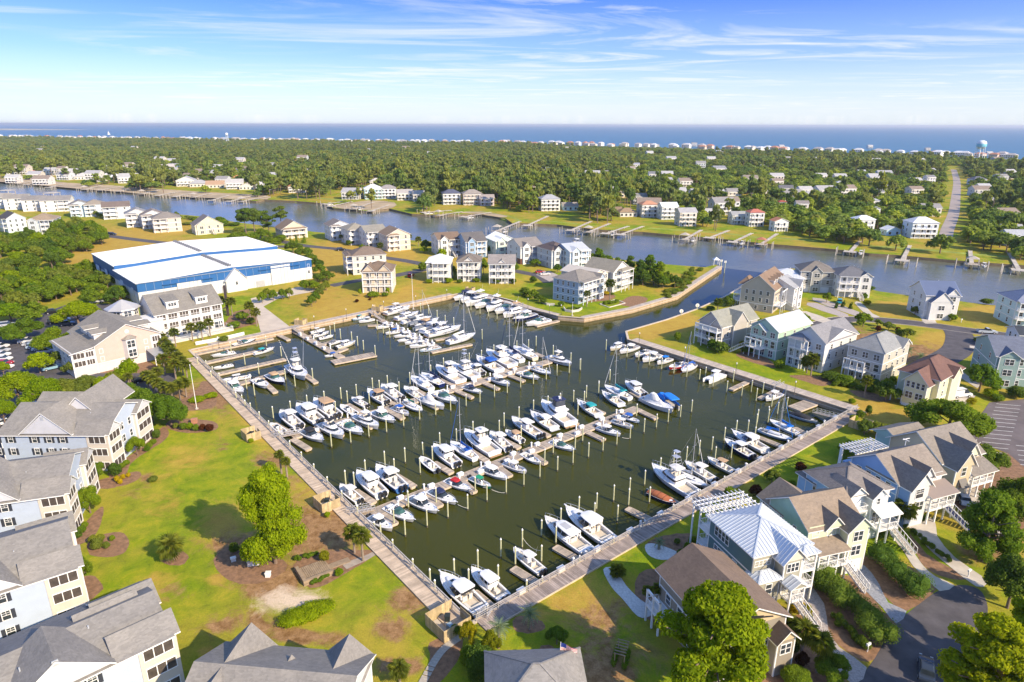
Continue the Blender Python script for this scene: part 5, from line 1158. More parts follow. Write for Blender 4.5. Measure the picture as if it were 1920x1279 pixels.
def seams(mb,q,step=.55):
 """standing seams down a roof face given as [eave a, eave b, ridge b, ridge a]"""
 a,b,c,d=[Vector(p)for p in q]; L=(b-a).length; n=int(L/step); e=(b-a).normalized()
 for i in range(1,n):
  s=a+e*(L*i/n)
  # top where the line up the slope meets the face outline
  up=(d-a)if (c-d).length>.01 else (c-a); up=up-e*up.dot(e); u=up.normalized()
  t=up.length
  off_=(s-a).dot(e); da=(d-a).dot(e); dc=(c-a).dot(e)
  if off_<da and da>0:t*=off_/da
  if off_>dc and L-dc>0:t*=(L-off_)/(L-dc)
  if t>.3:mb.beam(s+Vector((0,0,.03)),s+u*t+Vector((0,0,.03)),.06,.07)
def rgable(t,blk,z,rh,axis,m,ov=.45,wall=None,metal=False,gname='gable',z_in=.0):
 x0,x1,y0,y1=blk; mb=MB()
 if axis=='x':
  ym=(y0+y1)/2; k=rh/((y1-y0)/2); dz=ov*k
  q1=[(x0-ov,y0-ov,z-dz),(x1+ov,y0-ov,z-dz),(x1+ov,ym,z+rh),(x0-ov,ym,z+rh)]
  q2=[(x1+ov,y1+ov,z-dz),(x0-ov,y1+ov,z-dz),(x0-ov,ym,z+rh),(x1+ov,ym,z+rh)]
  gb=[[(x0,y0,z),(x0,y1,z),(x0,ym,z+rh-.16)],[(x1,y1,z),(x1,y0,z),(x1,ym,z+rh-.16)]]
 else :
  xm=(x0+x1)/2; k=rh/((x1-x0)/2); dz=ov*k
  q1=[(x0-ov,y1+ov,z-dz),(x0-ov,y0-ov,z-dz),(xm,y0-ov,z+rh),(xm,y1+ov,z+rh)]
  q2=[(x1+ov,y0-ov,z-dz),(x1+ov,y1+ov,z-dz),(xm,y1+ov,z+rh),(xm,y0-ov,z+rh)]
  gb=[[(x0,y0,z),(xm,y0,z+rh-.16),(x1,y0,z)],[(x1,y1,z),(xm,y1,z+rh-.16),(x0,y1,z)]]
 for q in (q1,q2):slab(mb,[(p[0],p[1],p[2]+.17)for p in q],.17,0,1)
 o=part('roof',mb,[m,TRIM],t)
 if metal:
  sb=MB()
  for q in (q1,q2):seams(sb,[(p[0],p[1],p[2]+.17)for p in q])
  part('standing_seam',sb,m,o)
 if wall:
  for tr in gb:
   g=MB(); n=(Vector(tr[1])-Vector(tr[0])).cross(Vector(tr[2])-Vector(tr[0])).normalized()*.1
   g.loft([[tuple(Vector(p)-n)for p in tr],[tuple(p)for p in tr]]); part(gname,g,wall,t)
 return o
def rhip(t,blk,z,rh,m,ov=.45,metal=False,ridge=None):
 x0,x1,y0,y1=blk; x0-=ov; x1+=ov; y0-=ov; y1+=ov; z=z-.05; mb=MB(); Wd,Dp=x1-x0,y1-y0
 if Wd>=Dp:
  h=Dp/2 if ridge is None else (Wd-ridge)/2; ym=(y0+y1)/2; A,B=(x0+h,ym,z+rh),(x1-h,ym,z+rh)
  qs=[[(x0,y0,z),(x1,y0,z),B,A],[(x1,y1,z),(x0,y1,z),A,B],[(x0,y1,z),(x0,y0,z),A],[(x1,y0,z),(x1,y1,z),B]]
 else :
  h=Wd/2 if ridge is None else (Dp-ridge)/2; xm=(x0+x1)/2; A,B=(xm,y0+h,z+rh),(xm,y1-h,z+rh)
  qs=[[(x0,y1,z),(x0,y0,z),A,B],[(x1,y0,z),(x1,y1,z),B,A],[(x0,y0,z),(x1,y0,z),A],[(x1,y1,z),(x0,y1,z),B]]
 for q in qs:slab(mb,[(p[0],p[1],p[2]+.15)for p in q],.15,0,1)
 o=part('roof',mb,[m,TRIM],t)
 rc=MB()
 for q in qs[2:]:
  a,b,c=[Vector(p)+Vector((0,0,.17))for p in q]; rc.beam(a,c,.22,.07); rc.beam(b,c,.22,.07)
 rc.beam(Vector(A)+Vector((0,0,.17)),Vector(B)+Vector((0,0,.17)),.25,.08)if (Vector(A)-Vector(B)).length>.2 else None
 part('ridge_cap',rc,m,o)
 if metal:
  sb=MB()
  for q in qs:
   q=[(p[0],p[1],p[2]+.15)for p in q]
   seams(sb,q if len(q)==4 else [q[0],q[1],q[2],q[2]])
  part('standing_seam',sb,m,o)
 return o
def rlg(t,pts,z,h=1.0,m=None,name='railing'):
 mb=MB()
 for a,b in zip(pts[:-1],pts[1:]):
  A,B=Vector(a),Vector(b); L=(B-A).length
  mb.beam((*A,z+h),(*B,z+h),.08,.07); mb.beam((*A,z+.15),(*B,z+.15),.05,.06)
  n=max(2,int(L/.28))
  for i in range(n+1):
   p=A+(B-A)*i/n; mb.box(p.x-.02,p.y-.02,z+.15,p.x+.02,p.y+.02,z+h)
 return part(name,mb,m or TRIM,t)
def prch(t,face,blk,s0,s1,dep,levels,ztop,cols=3,deckm=None,rail=True):
 """stacked open porches in front of a face; levels = floor heights"""
 r=ROT[face]; x,y=fpos(face,0,blk); M=Matrix.Translation((x,y,0))@Matrix.Rotation(r,4, 'Z')
 P=lambda a,b:tuple((M@Vector((a,b,0)))[:2])
 def bx(mb,a0,b0,z0,a1,b1,z1):
  pts=[P(a0,b0),P(a1,b0),P(a1,b1),P(a0,b1)]; mb.prism(pts,z0,z1)
 for z in levels:
  if z>.3:
   mb=MB(); bx(mb,s0,-dep,z-.28,s1,-.01,z); part('porch_deck',mb,TRIM,t)
   if rail:rlg(t,[P(s0+.06,-.02),P(s0+.06,-dep+.06),P(s1-.06,-dep+.06),P(s1-.06,-.02)],z)
 for i in range(cols+1):
  a=s0+.12+(s1-s0-.24)*i/cols; mb=MB()
  bx(mb,a-.11,-dep+.02,0,a+.11,-dep+.24,ztop); part('column',mb,TRIM,t)
 mb=MB(); bx(mb,s0,-dep,ztop-.35,s1,-dep+.25,ztop); part('porch_beam',mb,TRIM,t)
 return P
def strs(t,a,b,z0,z1,w=1.2,m=None):
 """straight flight from a (top, z1) to b (bottom, z0) with side rails"""
 A,B=Vector(a),Vector(b); L=(B-A).length; n=max(4,int((z1-z0)/.19)); d=(B-A).normalized(); q=Vector((-d.y,d.x))*w/2
 st=MB()
 for i in range(n):
  p,r=A+(B-A)*i/n,A+(B-A)*(i+1)/n; z=z1-(z1-z0)*(i+1)/n
  st.prism([tuple(p-q),tuple(r-q),tuple(r+q),tuple(p+q)],z-.05,z+.04)
 o=part('stair',st,m or mat('stair_tread',(.42,.38,.33),v=.2),t)
 rl=MB()
 for s in (-1,1):
  rl.beam((*(A+q*s),z1-.12),(*(B+q*s),z0-.12),.06,.3)
  rl.beam((*(A+q*s),z1+.95),(*(B+q*s),z0+.95),.08,.08); k=max(3,int(L/.5))
  for i in range(k+1):
   p=A+(B-A)*i/k+q*s; z=z1+(z0-z1)*i/k; rl.box(p.x-.03,p.y-.03,z-.1,p.x+.03,p.y+.03,z+.95)
 part('stair_rail',rl,TRIM,o)
def grg(t,face,blk,s,w=2.6,h=2.2,z=.05):
 def f():
  mb=MB()
  for i in range(4):mb.box(-w/2,-.05+(.0 if i%2 else .012),h*i/4+.01,w/2,.02,h*(i+1)/4-.01)
  mb.box(-w/2-.12,-.07,0,-w/2,.02,h+.12); mb.box(w/2,-.07,0,w/2+.12,.02,h+.12); mb.box(-w/2,-.07,h,w/2,.02,h+.12)
  return mb.mesh('garage_door',TRIM)
 x,y=fpos(face,s,blk); link('garage_door',cached(('gar',w,h),f),t,(x,y,z),ROT[face])
def cwin(t,face,blk,zs,n,w=.95,h=1.45,kind='sash',s0=1.0,s1=None,sh=None):
 L=flen(face,blk); s1=L-1.0 if s1 is None else s1
 for z in zs:
  for i in range(n):wnd(t,face,blk,s0+(s1-s0)*(i+.5)/n,z,w,h,kind,sh)
def xgable(t,x0,x1,yf,yb,z,rh,roofm,wallm,metal=False,ov=.4):
 """gable facing the front whose roof runs back into the main slope"""
 rgable(t,(x0,x1,yf,yb),z,rh, 'y',roofm,ov,wallm,metal)
def sgable(t,y0,y1,xf,xb,z,rh,roofm,wallm,metal=False,ov=.4):
 rgable(t,(min(xf,xb),max(xf,xb),y0,y1),z,rh, 'x',roofm,ov,wallm,metal)
SDC={}
def S(c):
 if c not in SDC:SDC[c]=siding('siding_%d'%len(SDC),c)
 return SDC[c]
RFC={}
def RF(c):
 if c not in RFC:RFC[c]=shingle('roof_shingle_%d'%len(RFC),c)
 return RFC[c]
def RM(c):
 if ('m',c)not in RFC:RFC[('m',c)]=mat('metal_roof_%d'%len(RFC),c,r=.38,m=.25,v=.06,s=.3)
 return RFC[('m',c)]
GREYR,BRNR,TANR,DRKR=(.21,.19,.165),(.20,.145,.105),(.31,.25,.19),(.10,.10,.11)
def hroot(name,label,px,a,cat='house',zg=1.5):
 p=G(px[0],px[1],zg); return thing(name,label,cat,(p.x,p.y,zg),R_(a))
def base_lattice(t,blk,z0,z1,m=None):
 x0,x1,y0,y1=blk; part('foundation',MB().box(x0+.12,y0+.12,z0,x1-.12,y1-.12,z1),m or CONC,t)
def shouse(label,px,W_,D_,a,fl=3,wall=(.62,.61,.58),roof=GREYR,rt='hip',rh=2.6,metal=False,front=None,name='house',gl=None,porch_f=None,porch_l=None,gar=0,stairs_f=False,wl=2,wr=2,wf=3,fh=2.85,upper=None,kindf='sash',chim=False,cat='house',dormer=None,base=None,wb=0):
 """wl/wr/wf windows per storey on the left / right / front"""
 t=hroot(name,label,px,a,cat); blk=(0,W_,0,D_); H=fl*fh; wm=S(wall); rm=(RM if metal else RF)(roof)
 if base:base_lattice(t,blk,0,fh-.1,base if not isinstance(base,tuple)else mat('base_%s'%str(base),base))
 block(t,blk,fh if base else 0,H,wm,band=[fh*i for i in range(1,fl)])
 if rt=='hip':rhip(t,blk,H,rh,rm,.5,metal)
 elif rt=='gx':rgable(t,blk,H,rh, 'x',rm,.5,wm,metal)
 elif rt=='gy':rgable(t,blk,H,rh, 'y',rm,.5,wm,metal)
 for g in (front or []):
  x0,x1,pr,grh=g[:4]
  z1=H if len(g)<5 else g[4]
  block(t,(x0,x1,-pr,min(1,D_)),0,z1,wm,name='bay_wall')if pr>.1 else None
  xgable(t,x0,x1,-pr,D_*.5,z1,grh,rm,wm,metal)
  for i in range(fl if pr>.1 else 0):
   if i*fh+1<z1-1:wnd(t, 'F',(x0,x1,-pr,1),(x1-x0)/2,i*fh+.75,min(1.9,(x1-x0)*.6),1.5, 'pair')
  if grh>1.3:wnd(t, 'F',(x0,x1,-pr,1),(x1-x0)/2,z1+.05,.7,.6, 'plain')
 zs=[i*fh+.8 for i in range(fl)]
 if wf:cwin(t, 'F',blk,zs[1:]if gar else zs,wf,1.0 if kindf=='sash' else 1.9,1.5,kindf,.5,W_-.5)
 if wl:cwin(t, 'L',blk,zs,wl)
 if wr:cwin(t, 'R',blk,zs,wr)
 for i in range(gar):grg(t, 'F',blk,W_*(i+.5)/gar,min(2.7,W_/gar-.6))
 if porch_f:
  s0,s1,dep,cols=porch_f; prch(t, 'F',blk,s0,s1,dep,[fh*i for i in range(1,fl)],H-.02,cols)
  rgable(t,(s0,s1,-dep,.3),H-.02,.35, 'x',rm,.25)if rt!='gy' else rhip(t,(s0,s1,-dep,.6),H-.02,.7,rm,.25)
 if porch_l:
  s0,s1,dep,cols=porch_l; prch(t, 'L',blk,s0,s1,dep,[fh*i for i in range(1,fl)],H-.02,cols); x0=-dep
  rhip(t,(-dep,.3,D_-s1,D_-s0),H-.02,.5,rm,.2)
 if stairs_f:strs(t,(W_*.6,-(porch_f[2]if porch_f else 0)-.1),(W_*.6+.4,-(porch_f[2]if porch_f else 0)-4.3),0,fh,1.3)
 for dx,dz in (dormer or []):
  y=D_*.18; block(t,(dx-.8,dx+.8,y,y+2),H+rh*.25,H+rh*.25+1.5,wm,name='dormer_wall'); rgable(t,(dx-.8,dx+.8,y,y+3),H+rh*.25+1.5,.7, 'y',rm,.2,wm); wnd(t, 'F',(dx-.8,dx+.8,y,y+2),.8,H+rh*.25+.5,.7,.9)
 if chim:part('chimney',MB().box(W_*.3,D_*.6,H,W_*.3+.8,D_*.6+.8,H+rh+.6),mat('chimney_stone',(.55,.53,.5)),t)
 v=MB(); v.tube((W_*.6,D_*.6,H+rh*.3),(W_*.6,D_*.6,H+rh+.25),.06); part('vent_pipe',v,WHITE,t)
 return t
 # ---------------- right foreground row (left wall shaded, street front lit)
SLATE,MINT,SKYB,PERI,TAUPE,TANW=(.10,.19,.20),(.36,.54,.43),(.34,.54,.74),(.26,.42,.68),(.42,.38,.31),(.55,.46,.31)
def row_houses():
# 1 brown roofed house behind the big foreground tree
 p0=G(1421,1130,12); a=R_(20)
 t=thing('house', 'brown gable roofed taupe house beside the bright foreground tree at the bottom', 'house',(p0.x-math.cos(a)*5.2,p0.y-math.sin(a)*5.2,1.5),a)
 w=S((.30,.26,.20)); r=RF((.19,.14,.105)); W_,D_=10.0,12.6
 block(t,(0,W_,0,D_),0,7.4,w,band=[2.8,5.2]); rgable(t,(0,W_,0,D_),7.4,2.6, 'y',r,.55,S((.58,.44,.27)))
 cwin(t, 'L',(0,W_,0,D_),[3.6,1.0],4,1.0,1.4); cwin(t, 'F',(0,W_,0,D_),[3.6],3); grg(t, 'F',(0,W_,0,D_),3,2.8); grg(t, 'F',(0,W_,0,D_),7,2.8)
 prch(t, 'L',(0,W_,0,D_),.3,3.6,2.2,[2.8],5.2,2);
 block(t,(7.6,10.3,-1.6,0),0,5.4,w,name='bay_wall'); rgable(t,(7.5,10.35,-1.7,1.0),5.4,1.3, 'y',r,.4,S((.58,.44,.27))); wnd(t, 'F',(7.6,10.3,-1.6,0),1.35,3.2,1.5,1.4, 'pair')
 # 2 slate house with silver metal roof and pergola
 t=thing('house', 'dark teal house with silver standing seam metal roof and white rooftop pergola', 'house',(33.2,76.0,1.5),R_(19))
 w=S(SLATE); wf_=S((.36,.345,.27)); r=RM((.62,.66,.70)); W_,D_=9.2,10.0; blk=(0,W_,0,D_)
 block(t,blk,0,8.6,w,band=[2.7,5.6]); rhip(t,blk,8.6,2.1,r,.55,True)
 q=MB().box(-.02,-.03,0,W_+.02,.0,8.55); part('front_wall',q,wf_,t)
 block(t,(3.6,6.6,-1.9,0),2.7,8.2,wf_,name='bay_wall'); xgable(t,3.3,6.9,-2.1,5.2,8.2,1.9,r,S((.66,.61,.5)),True)
 wnd(t, 'F',(3.6,6.6,-1.9,0),1.5,6.2,1.9,1.3, 'triple'); wnd(t, 'F',(3.6,6.6,-1.9,0),1.5,3.5,1.9,1.6, 'triple')
 block(t,(-.1,3.5,-1.6,0),0,5.4,wf_,name='bay_wall'); rhip(t,(-.1,3.5,-1.7,.6),5.4,.8,r,.3,True); wnd(t, 'F',(-.1,3.5,-1.6,0),1.8,3.2,.95,1.5); wnd(t, 'F',(-.1,3.5,0,1),1.7,6.7,2.6,.8, 'quad'); grg(t, 'F',(-.1,3.5,-1.6,0),1.8,2.6)
 prch(t, 'F',blk,6.8,9.3,1.8,[2.8,5.6],8.3,1); rhip(t,(6.7,9.4,-1.9,.4),8.3,.6,r,.2,True); wnd(t, 'F',blk,8.0,3.1,1.7,2.0, 'pair'); wnd(t, 'F',blk,8.0,5.9,1.7,2.0, 'pair'); grg(t, 'F',blk,8.0,2.2)
 prch(t, 'F',(3.6,6.6,-1.9,0),.1,2.6,1.7,[2.75],4.9,1); rgable(t,(3.6,6.3,-3.7,-1.8),4.9,.8, 'y',r,.25,wf_,True); strs(t,(4.9,-3.6),(6.2,-6.8),0,2.75,1.3)
 wnd(t, 'L',blk,3.0,6.5,3.2,1.5, 'quad'); wnd(t, 'L',blk,3.2,4.2,3.2,.7, 'quad'); wnd(t, 'L',blk,6.3,4.0,.9,1.1); wnd(t, 'L',blk,8.6,4.1,.9,.8); wnd(t, 'L',blk,8.2,1.2,.9,1.2)
 prch(t, 'B',blk,.1,9.3,2.6,[2.8,5.6],8.5,4); cwin(t, 'B',blk,[.4,3.0,5.9],3,2.0,2.0, 'pair')
 pg=MB(); z=8.75
 for i in range(5):pg.box(-.7,D_+.1+i*.95,z,W_*.9+.7,D_+.22+i*.95,z+.22)
 o=part('pergola_beam',pg,TRIM,t); pg=MB()
 for i in range(13):pg.box(-.5+i*.74,D_-.6,z+.22,-.42+i*.74,D_+4.6,z+.36)
 part('pergola_slat',pg,TRIM,t)
 for i in range(4):part('column',MB().box(-.3+i*3.0,D_+3.9,0,-.1+i*3.0,D_+4.1,z),TRIM,t)
 # 3 mint house
 t=thing('house', 'mint green house with brown shingle roof, third from the bottom of the right row', 'house',(43.9,83.2,1.5),R_(17))
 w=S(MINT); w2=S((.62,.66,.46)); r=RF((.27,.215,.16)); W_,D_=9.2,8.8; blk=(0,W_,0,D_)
 block(t,blk,0,7.9,w,band=[2.7]); rgable(t,blk,7.9,2.8, 'x',r,.5,w)
 block(t,(.3,7.5,D_,D_+2.6),0,6.9,w,name='wing_wall'); rgable(t,(.3,7.5,D_-3,D_+2.6),6.9,2.4, 'y',r,.5,w)
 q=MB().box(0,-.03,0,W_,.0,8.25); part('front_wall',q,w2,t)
 block(t,(5.6,9.4,-1.8,0),0,7.9,w2,name='bay_wall'); xgable(t,5.4,9.6,-2.0,5.5,7.9,1.9,r,w2); xgable(t,2.6,5.8,-.5,4.5,7.9,1.7,r,w2)
 for z in (3.2,5.7):wnd(t, 'F',(5.6,9.4,-1.8,0),1.9,z,1.6,1.6, 'pair')
 wnd(t, 'F',blk,1.3,6.3,1.1,1.0, 'grid'); wnd(t, 'F',blk,4.2,6.2,1.5,1.2, 'pair'); grg(t, 'F',(5.6,9.4,-1.8,0),1.9,2.6)
 prch(t, 'F',blk,.1,5.5,2.6,[2.7],5.2,3); pr=MB(); slab(pr,[(-.2,-2.9,5.2),(5.6,-2.9,5.2),(5.6,.0,6.1),(-.2,0,6.1)],.15,0,1); part('roof',pr,[r,TRIM],t); cwin(t, 'F',blk,[3.0],2,1.6,1.9, 'pair',.3,5.4)
 strs(t,(5.2,-2.6),(6.4,-6.0),0,2.7,1.3)
 cwin(t, 'L',blk,[5.2],2,.7,1.5, 'sash',1.5,7.5); wnd(t, 'B',(.3,7.5,D_,D_+2.6),3.5,4.2,3.2,2.2, 'quad'); wnd(t, 'L',(.3,7.5,D_,D_+2.6),1.7,4.2,2.2,2.2, 'triple'); wnd(t, 'L',(.3,7.5,D_,D_+2.6),1.7,1.2,2.2,1.6, 'triple')
 # 4 sky blue house
 t=thing('house', 'pale sky blue house with white outdoor staircase and white canopy over its door', 'house',(53.6,92.0,1.5),R_(19))
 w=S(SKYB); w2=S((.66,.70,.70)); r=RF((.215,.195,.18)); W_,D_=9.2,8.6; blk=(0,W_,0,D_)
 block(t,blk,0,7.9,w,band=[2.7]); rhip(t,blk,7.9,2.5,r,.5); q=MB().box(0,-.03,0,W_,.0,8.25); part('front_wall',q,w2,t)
 block(t,(.2,3.8,D_,D_+1.9),0,6.6,w,name='wing_wall'); rhip(t,(.2,3.8,D_-2,D_+1.9),6.6,1.3,r); block(t,(5,9,D_,D_+1.9),0,6.6,w,name='wing_wall'); rhip(t,(5,9,D_-2,D_+1.9),6.6,1.3,r)
 block(t,(4.2,6.6,-1.4,0),0,8.0,w2,name='bay_wall'); xgable(t,4.0,6.8,-1.5,3.8,8.0,1.3,r,w2)
 xgable(t,.4,3.8,-.3,4.2,8.1,1.4,r,w2); wnd(t, 'F',blk,2.1,5.8,1.7,1.9, 'pair'); prch(t, 'F',blk,.8,3.6,1.3,[5.5],5.6,1); wnd(t, 'F',(4.2,6.6,-1.4,0),1.2,6.4,.6,1.1); wnd(t, 'F',blk,8.2,6.3,.7,1.1)
 prch(t, 'F',blk,4.4,8.6,3.2,[2.75],5.3,2); ac=MB(); slab(ac,[(4.2,-3.5,5.3),(8.8,-3.5,5.3),(8.8,-1.2,6.1),(4.2,-1.2,6.1)],.15); part('roof',ac,WHITE,t); wnd(t, 'F',(4.2,6.6,-1.4,0),1.2,3.0,1.6,2.0, 'pair')
 strs(t,(7.3,-3.2),(8.4,-7.0),0,2.75,1.4); cwin(t, 'L',blk,[5.6],3,.6,1.3); cwin(t, 'L',blk,[3.0],2,.7,1.3); grg(t, 'F',blk,2.0,2.6)
 # 5 periwinkle house with white balcony frame and solar mast on the roof
 t=thing('house', 'periwinkle blue house with white slatted sunroof frame and white weathervane on the ridge', 'house',(65.0,97.2,1.5),R_(21))
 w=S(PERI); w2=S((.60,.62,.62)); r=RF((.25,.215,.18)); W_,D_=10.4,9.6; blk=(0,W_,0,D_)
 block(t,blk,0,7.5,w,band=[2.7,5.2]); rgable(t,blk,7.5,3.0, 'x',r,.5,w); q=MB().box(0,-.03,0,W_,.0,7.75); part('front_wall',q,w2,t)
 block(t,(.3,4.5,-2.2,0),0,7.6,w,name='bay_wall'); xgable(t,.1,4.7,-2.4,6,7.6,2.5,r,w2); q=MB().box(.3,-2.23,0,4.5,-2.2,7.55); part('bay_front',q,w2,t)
 wnd(t, 'F',(.3,4.5,-2.23,0),2.1,5.4,1.7,1.7, 'grid'); wnd(t, 'F',(.3,4.5,-2.23,0),2.1,2.9,2.7,1.7, 'triple')
 xgable(t,4.4,7.4,-.6,5,7.7,1.9,r,w2); wnd(t, 'F',blk,9,5.7,1.7,1.5, 'triple')
 prch(t, 'F',blk,4.8,10.9,2.8,[2.75],5.2,3); pr=MB(); slab(pr,[(4.6,-3.2,5.2),(11.2,-3.2,5.2),(11.2,0,6.2),(4.6,0,6.2)],.15,0,1); o=part('roof',pr,[RM((.36,.28,.22)),TRIM],t); cwin(t, 'F',blk,[3.0],3,1.2,2.0, 'pair',5,10.8)
 strs(t,(9.0,-2.8),(10.4,-6.8),0,2.75,1.6,NAVY); cwin(t, 'L',blk,[5.4],4,.9,1.3, 'sash',.8,8.8); block(t,(1,8,D_,D_+2.6),0,5.4,w,name='wing_wall')
 pg=MB()
 for i in range(11):pg.box(.6+i*.75,D_-.5,8.2-.0*i,.72+i*.75,D_+3.6,8.4)
 for y in (0,1.2,2.4,3.6):pg.box(.4,D_-.3+y,8.0,8.4,D_-.15+y,8.2)
 part('sunroof_frame',pg,TRIM,t)
 for x in (.6,8.1):part('column',MB().box(x-.1,D_+3.2,0,x+.1,D_+2.6,8.0),TRIM,t)
 v=MB(); v.tube((7.2,5.4,10.6),(7.2,5.4,12.0),.06); v.beam((6.4,5.4,11.9),(8.0,5.4,11.9),.1,.1); v.beam((7.2,4.8,11.7),(7.2,6.0,11.7),.1,.1); part('weathervane',v,WHITE,t)
 # 6 tan house farthest up
 t=thing('house', 'tan house with dark left roof slopes and two bracketed gables beside the parking lot', 'house',(77.2,105.2,1.5),R_(22))
 w=S(TANW); r=RF((.235,.21,.18)); W_,D_=10.6,10.4; blk=(0,W_,0,D_)
 block(t,blk,0,7.3,w,band=[2.7]); rgable(t,blk,7.3,3.5, 'x',r,.6,w); block(t,(.4,4.6,-2.6,0),0,7.2,w,name='bay_wall'); xgable(t,.2,4.8,-2.9,6.5,7.2,2.8,r,w); xgable(t,4.6,8.4,-1.0,6,7.6,2.4,r,S((.66,.63,.44)))
 wnd(t, 'F',(.4,4.6,-2.6,0),2.1,5.2,1.1,1.6, 'sash'); o=wnd(t, 'F',(.4,4.6,-2.6,0),2.1,2.6,1.2,1.6); aw=MB(); slab(aw,[(1.6,-3.6,3.2),(3.5,-3.6,3.2),(3.5,-2.65,4.6),(1.6,-2.65,4.6)],.06); part('awning_shutter',aw,mat('bronze_shutter',(.13,.12,.11)),t)
 prch(t, 'F',blk,5.0,10.9,3.0,[2.7],4.9,3); pr=MB(); slab(pr,[(4.8,-3.4,4.9),(11.3,-3.4,4.9),(11.3,0,6.2),(4.8,0,6.2)],.15,0,1); part('roof',pr,[r,TRIM],t); cwin(t, 'F',blk,[3.0],3,1.2,1.9, 'pair',5,10.8)
 block(t,(2,9,D_,D_+4.5),0,6.2,S((.40,.60,.55)),name='wing_wall'); rgable(t,(1.5,9.5,D_-1.5,D_+5.2),6.2,1.6, 'x',r,.4,S((.40,.60,.55))); cwin(t, 'L',blk,[5.0],2)
row_houses()
# ---------------- north east row above the promenade (seen from the basin side: left wall / front both seen; front normal toward the basin)
def ne_row():
 HH=[('taupe house with round dormer windows and white corner porches above the promenade',(1308,641),8.6,17,-55,2.6,(.44,.41,.37),(.27,.275,.235), 'gy',3.6,dict(sides=1)),('mint green house with white metal roof and tall white porch piers',(1403,660),9.0,16,-55,3,(.40,.55,.45),(.70,.71,.69), 'gy',2.8,dict(metal=1)),('white clapboard house with grey roof and sunlit stone ridge strip',(1480,681),9.6,16,-55,3,(.62,.63,.62),(.235,.235,.245), 'gy',3.4,{}),('cream and grey house with long banks of tall windows toward the basin',(1582,703),9.2,15,-52,3,(.50,.47,.41),(.27,.28,.275), 'hip',3.0,{})]
 for i,(lab,px,w,d,a,fl,wc,rc,rt,rh,kw)in enumerate(HH):
  t=hroot('house',lab,px,a); H=8.7 if fl==3 else 7.2; blk=(0,w,0,d); wm=S(wc); met=bool(kw.get('metal')); rm=(RM if met else RF)(rc)
  block(t,blk,0,H,wm,band=[2.8,5.7]if fl==3 else [2.6])
  if rt=='gy':rgable(t,blk,H,rh, 'y',rm,.5,wm,met)
  else :rhip(t,blk,H,rh,rm)
  # basin front: porches and banks of windows
  lv=[2.9,5.8]if fl==3 else [2.8,5.4]
  prch(t, 'F',blk,.1,w*(.62 if i else .98),2.2 if i!=1 else 2.8,lv[:1]if i in (1,3)else lv,(H-.3)if i not in (1,3)else 5.6,3)
  cwin(t, 'F',blk,[.5],3,1.3,1.9, 'pair',.3,w-.3); cwin(t, 'F',blk,[3.3],4,1.2,1.9, 'sash',.3,w-.3); cwin(t, 'F',blk,[6.3]if fl==3 else [],3,1.4,1.5, 'pair',.3,w-.3)
  # lit right wall
  cwin(t, 'R',blk,[3.6],4,.8,1.4, 'sash',1,d-1); cwin(t, 'R',blk,[6.4]if fl==3 else [5.4],3,.8,1.3, 'sash',1,d-1); cwin(t, 'R',blk,[.8],3,.8,1.3, 'sash',2,d-1)
  if i==0:
   sgable(t,4.5,11,w+.8,w*.5,H,3.4,rm,wm); block(t,(w-.1,w+.8,4.5,11),0,H,wm,name='bay_wall')
   b2=(w-.1,w+.8,4.5,11)
   for s_,ww in ((1.4,.8),(3.2,1.3),(5.0,.8)):wnd(t, 'R',b2,s_,H+.3-abs(s_-3.2)*.1,ww,.7, 'plain')
   xgable(t,4.8,w,-.4,6,H-.2,2.2,rm,wm)
  if i==1:xgable(t,1.0,5.4,-1.0,6,H-.6,1.6,rm,wm,True); strs(t,(.3,-2.8),(-3.6,-4.2),0,2.9,1.5)
  if i==2:
   block(t,(.3,4.6,-1.8,0),0,H-.5,wm,name='bay_wall'); rhip(t,(.2,4.7,-2.0,2),H-.5,1.3,rm); cwin(t, 'F',(.3,4.6,-1.8,0),[3.2,.6],2,1.5,1.9, 'pair',.1,4.2); sgable(t,1.0,d-1,w,w*.5,H,2.4,rm,wm)
   prch(t, 'R',blk,d-4,d-.6,1.6,[2.9],3.0,1)
  if i==3:sgable(t,9,14,w+.6,w*.5,H,1.8,rm,wm)
  # yellow house with red brown roof at the corner
 t=hroot('house', 'pale yellow house with rust red roof at the right corner of the basin',(1677,746),-52); wm=S((.70,.66,.42)); rm=RF((.165,.095,.078)); blk=(0,9,0,14)
 block(t,blk,0,7.4,wm,band=[2.4]); rhip(t,blk,7.4,3.3,rm); block(t,(2.6,7.6,-3.0,0),.8,6.6,wm,name='bay_wall'); rgable(t,(2.4,7.8,-3.2,5),6.6,2.9, 'y',rm,.45,wm)
 b2=(2.6,7.6,-3.0,0); cwin(t, 'F',b2,[5.0],4,.65,1.4, 'sash',.3,4.7); cwin(t, 'F',b2,[2.3],2,1.5,1.5, 'pair',.3,4.7); prch(t, 'F',blk,-.2,2.5,2.4,[2.4],2.5,1)
 cwin(t, 'R',blk,[5.2,2.8],3,.8,1.3, 'sash',1,12); sgable(t,6,11,9.6,4,7.0,2.0,rm,wm); block(t,(8.9,9.6,6,11),0,7,wm,name='bay_wall'); prch(t, 'B',blk,.5,8.5,2.0,[2.7,5.2],5.3,2); part('lattice',MB().box(2.7,-2.9,0,7.5,-2.8,.8),TRIM,t)
 # big beige house with brown roof and dormers
 t=hroot('house', 'large beige house with brown roof, four white dormers and long front stairs',(1385,578),-36); wm=S((.52,.45,.35)); rm=RF((.235,.165,.115)); blk=(0,12,0,19)
 block(t,blk,0,8.6,wm,band=[2.8]); rgable(t,blk,8.6,4.6, 'y',rm,.5,wm); cwin(t, 'F',blk,[6.2,3.6],4,.9,1.4); cwin(t, 'F',blk,[.8],3,.9,1.3)
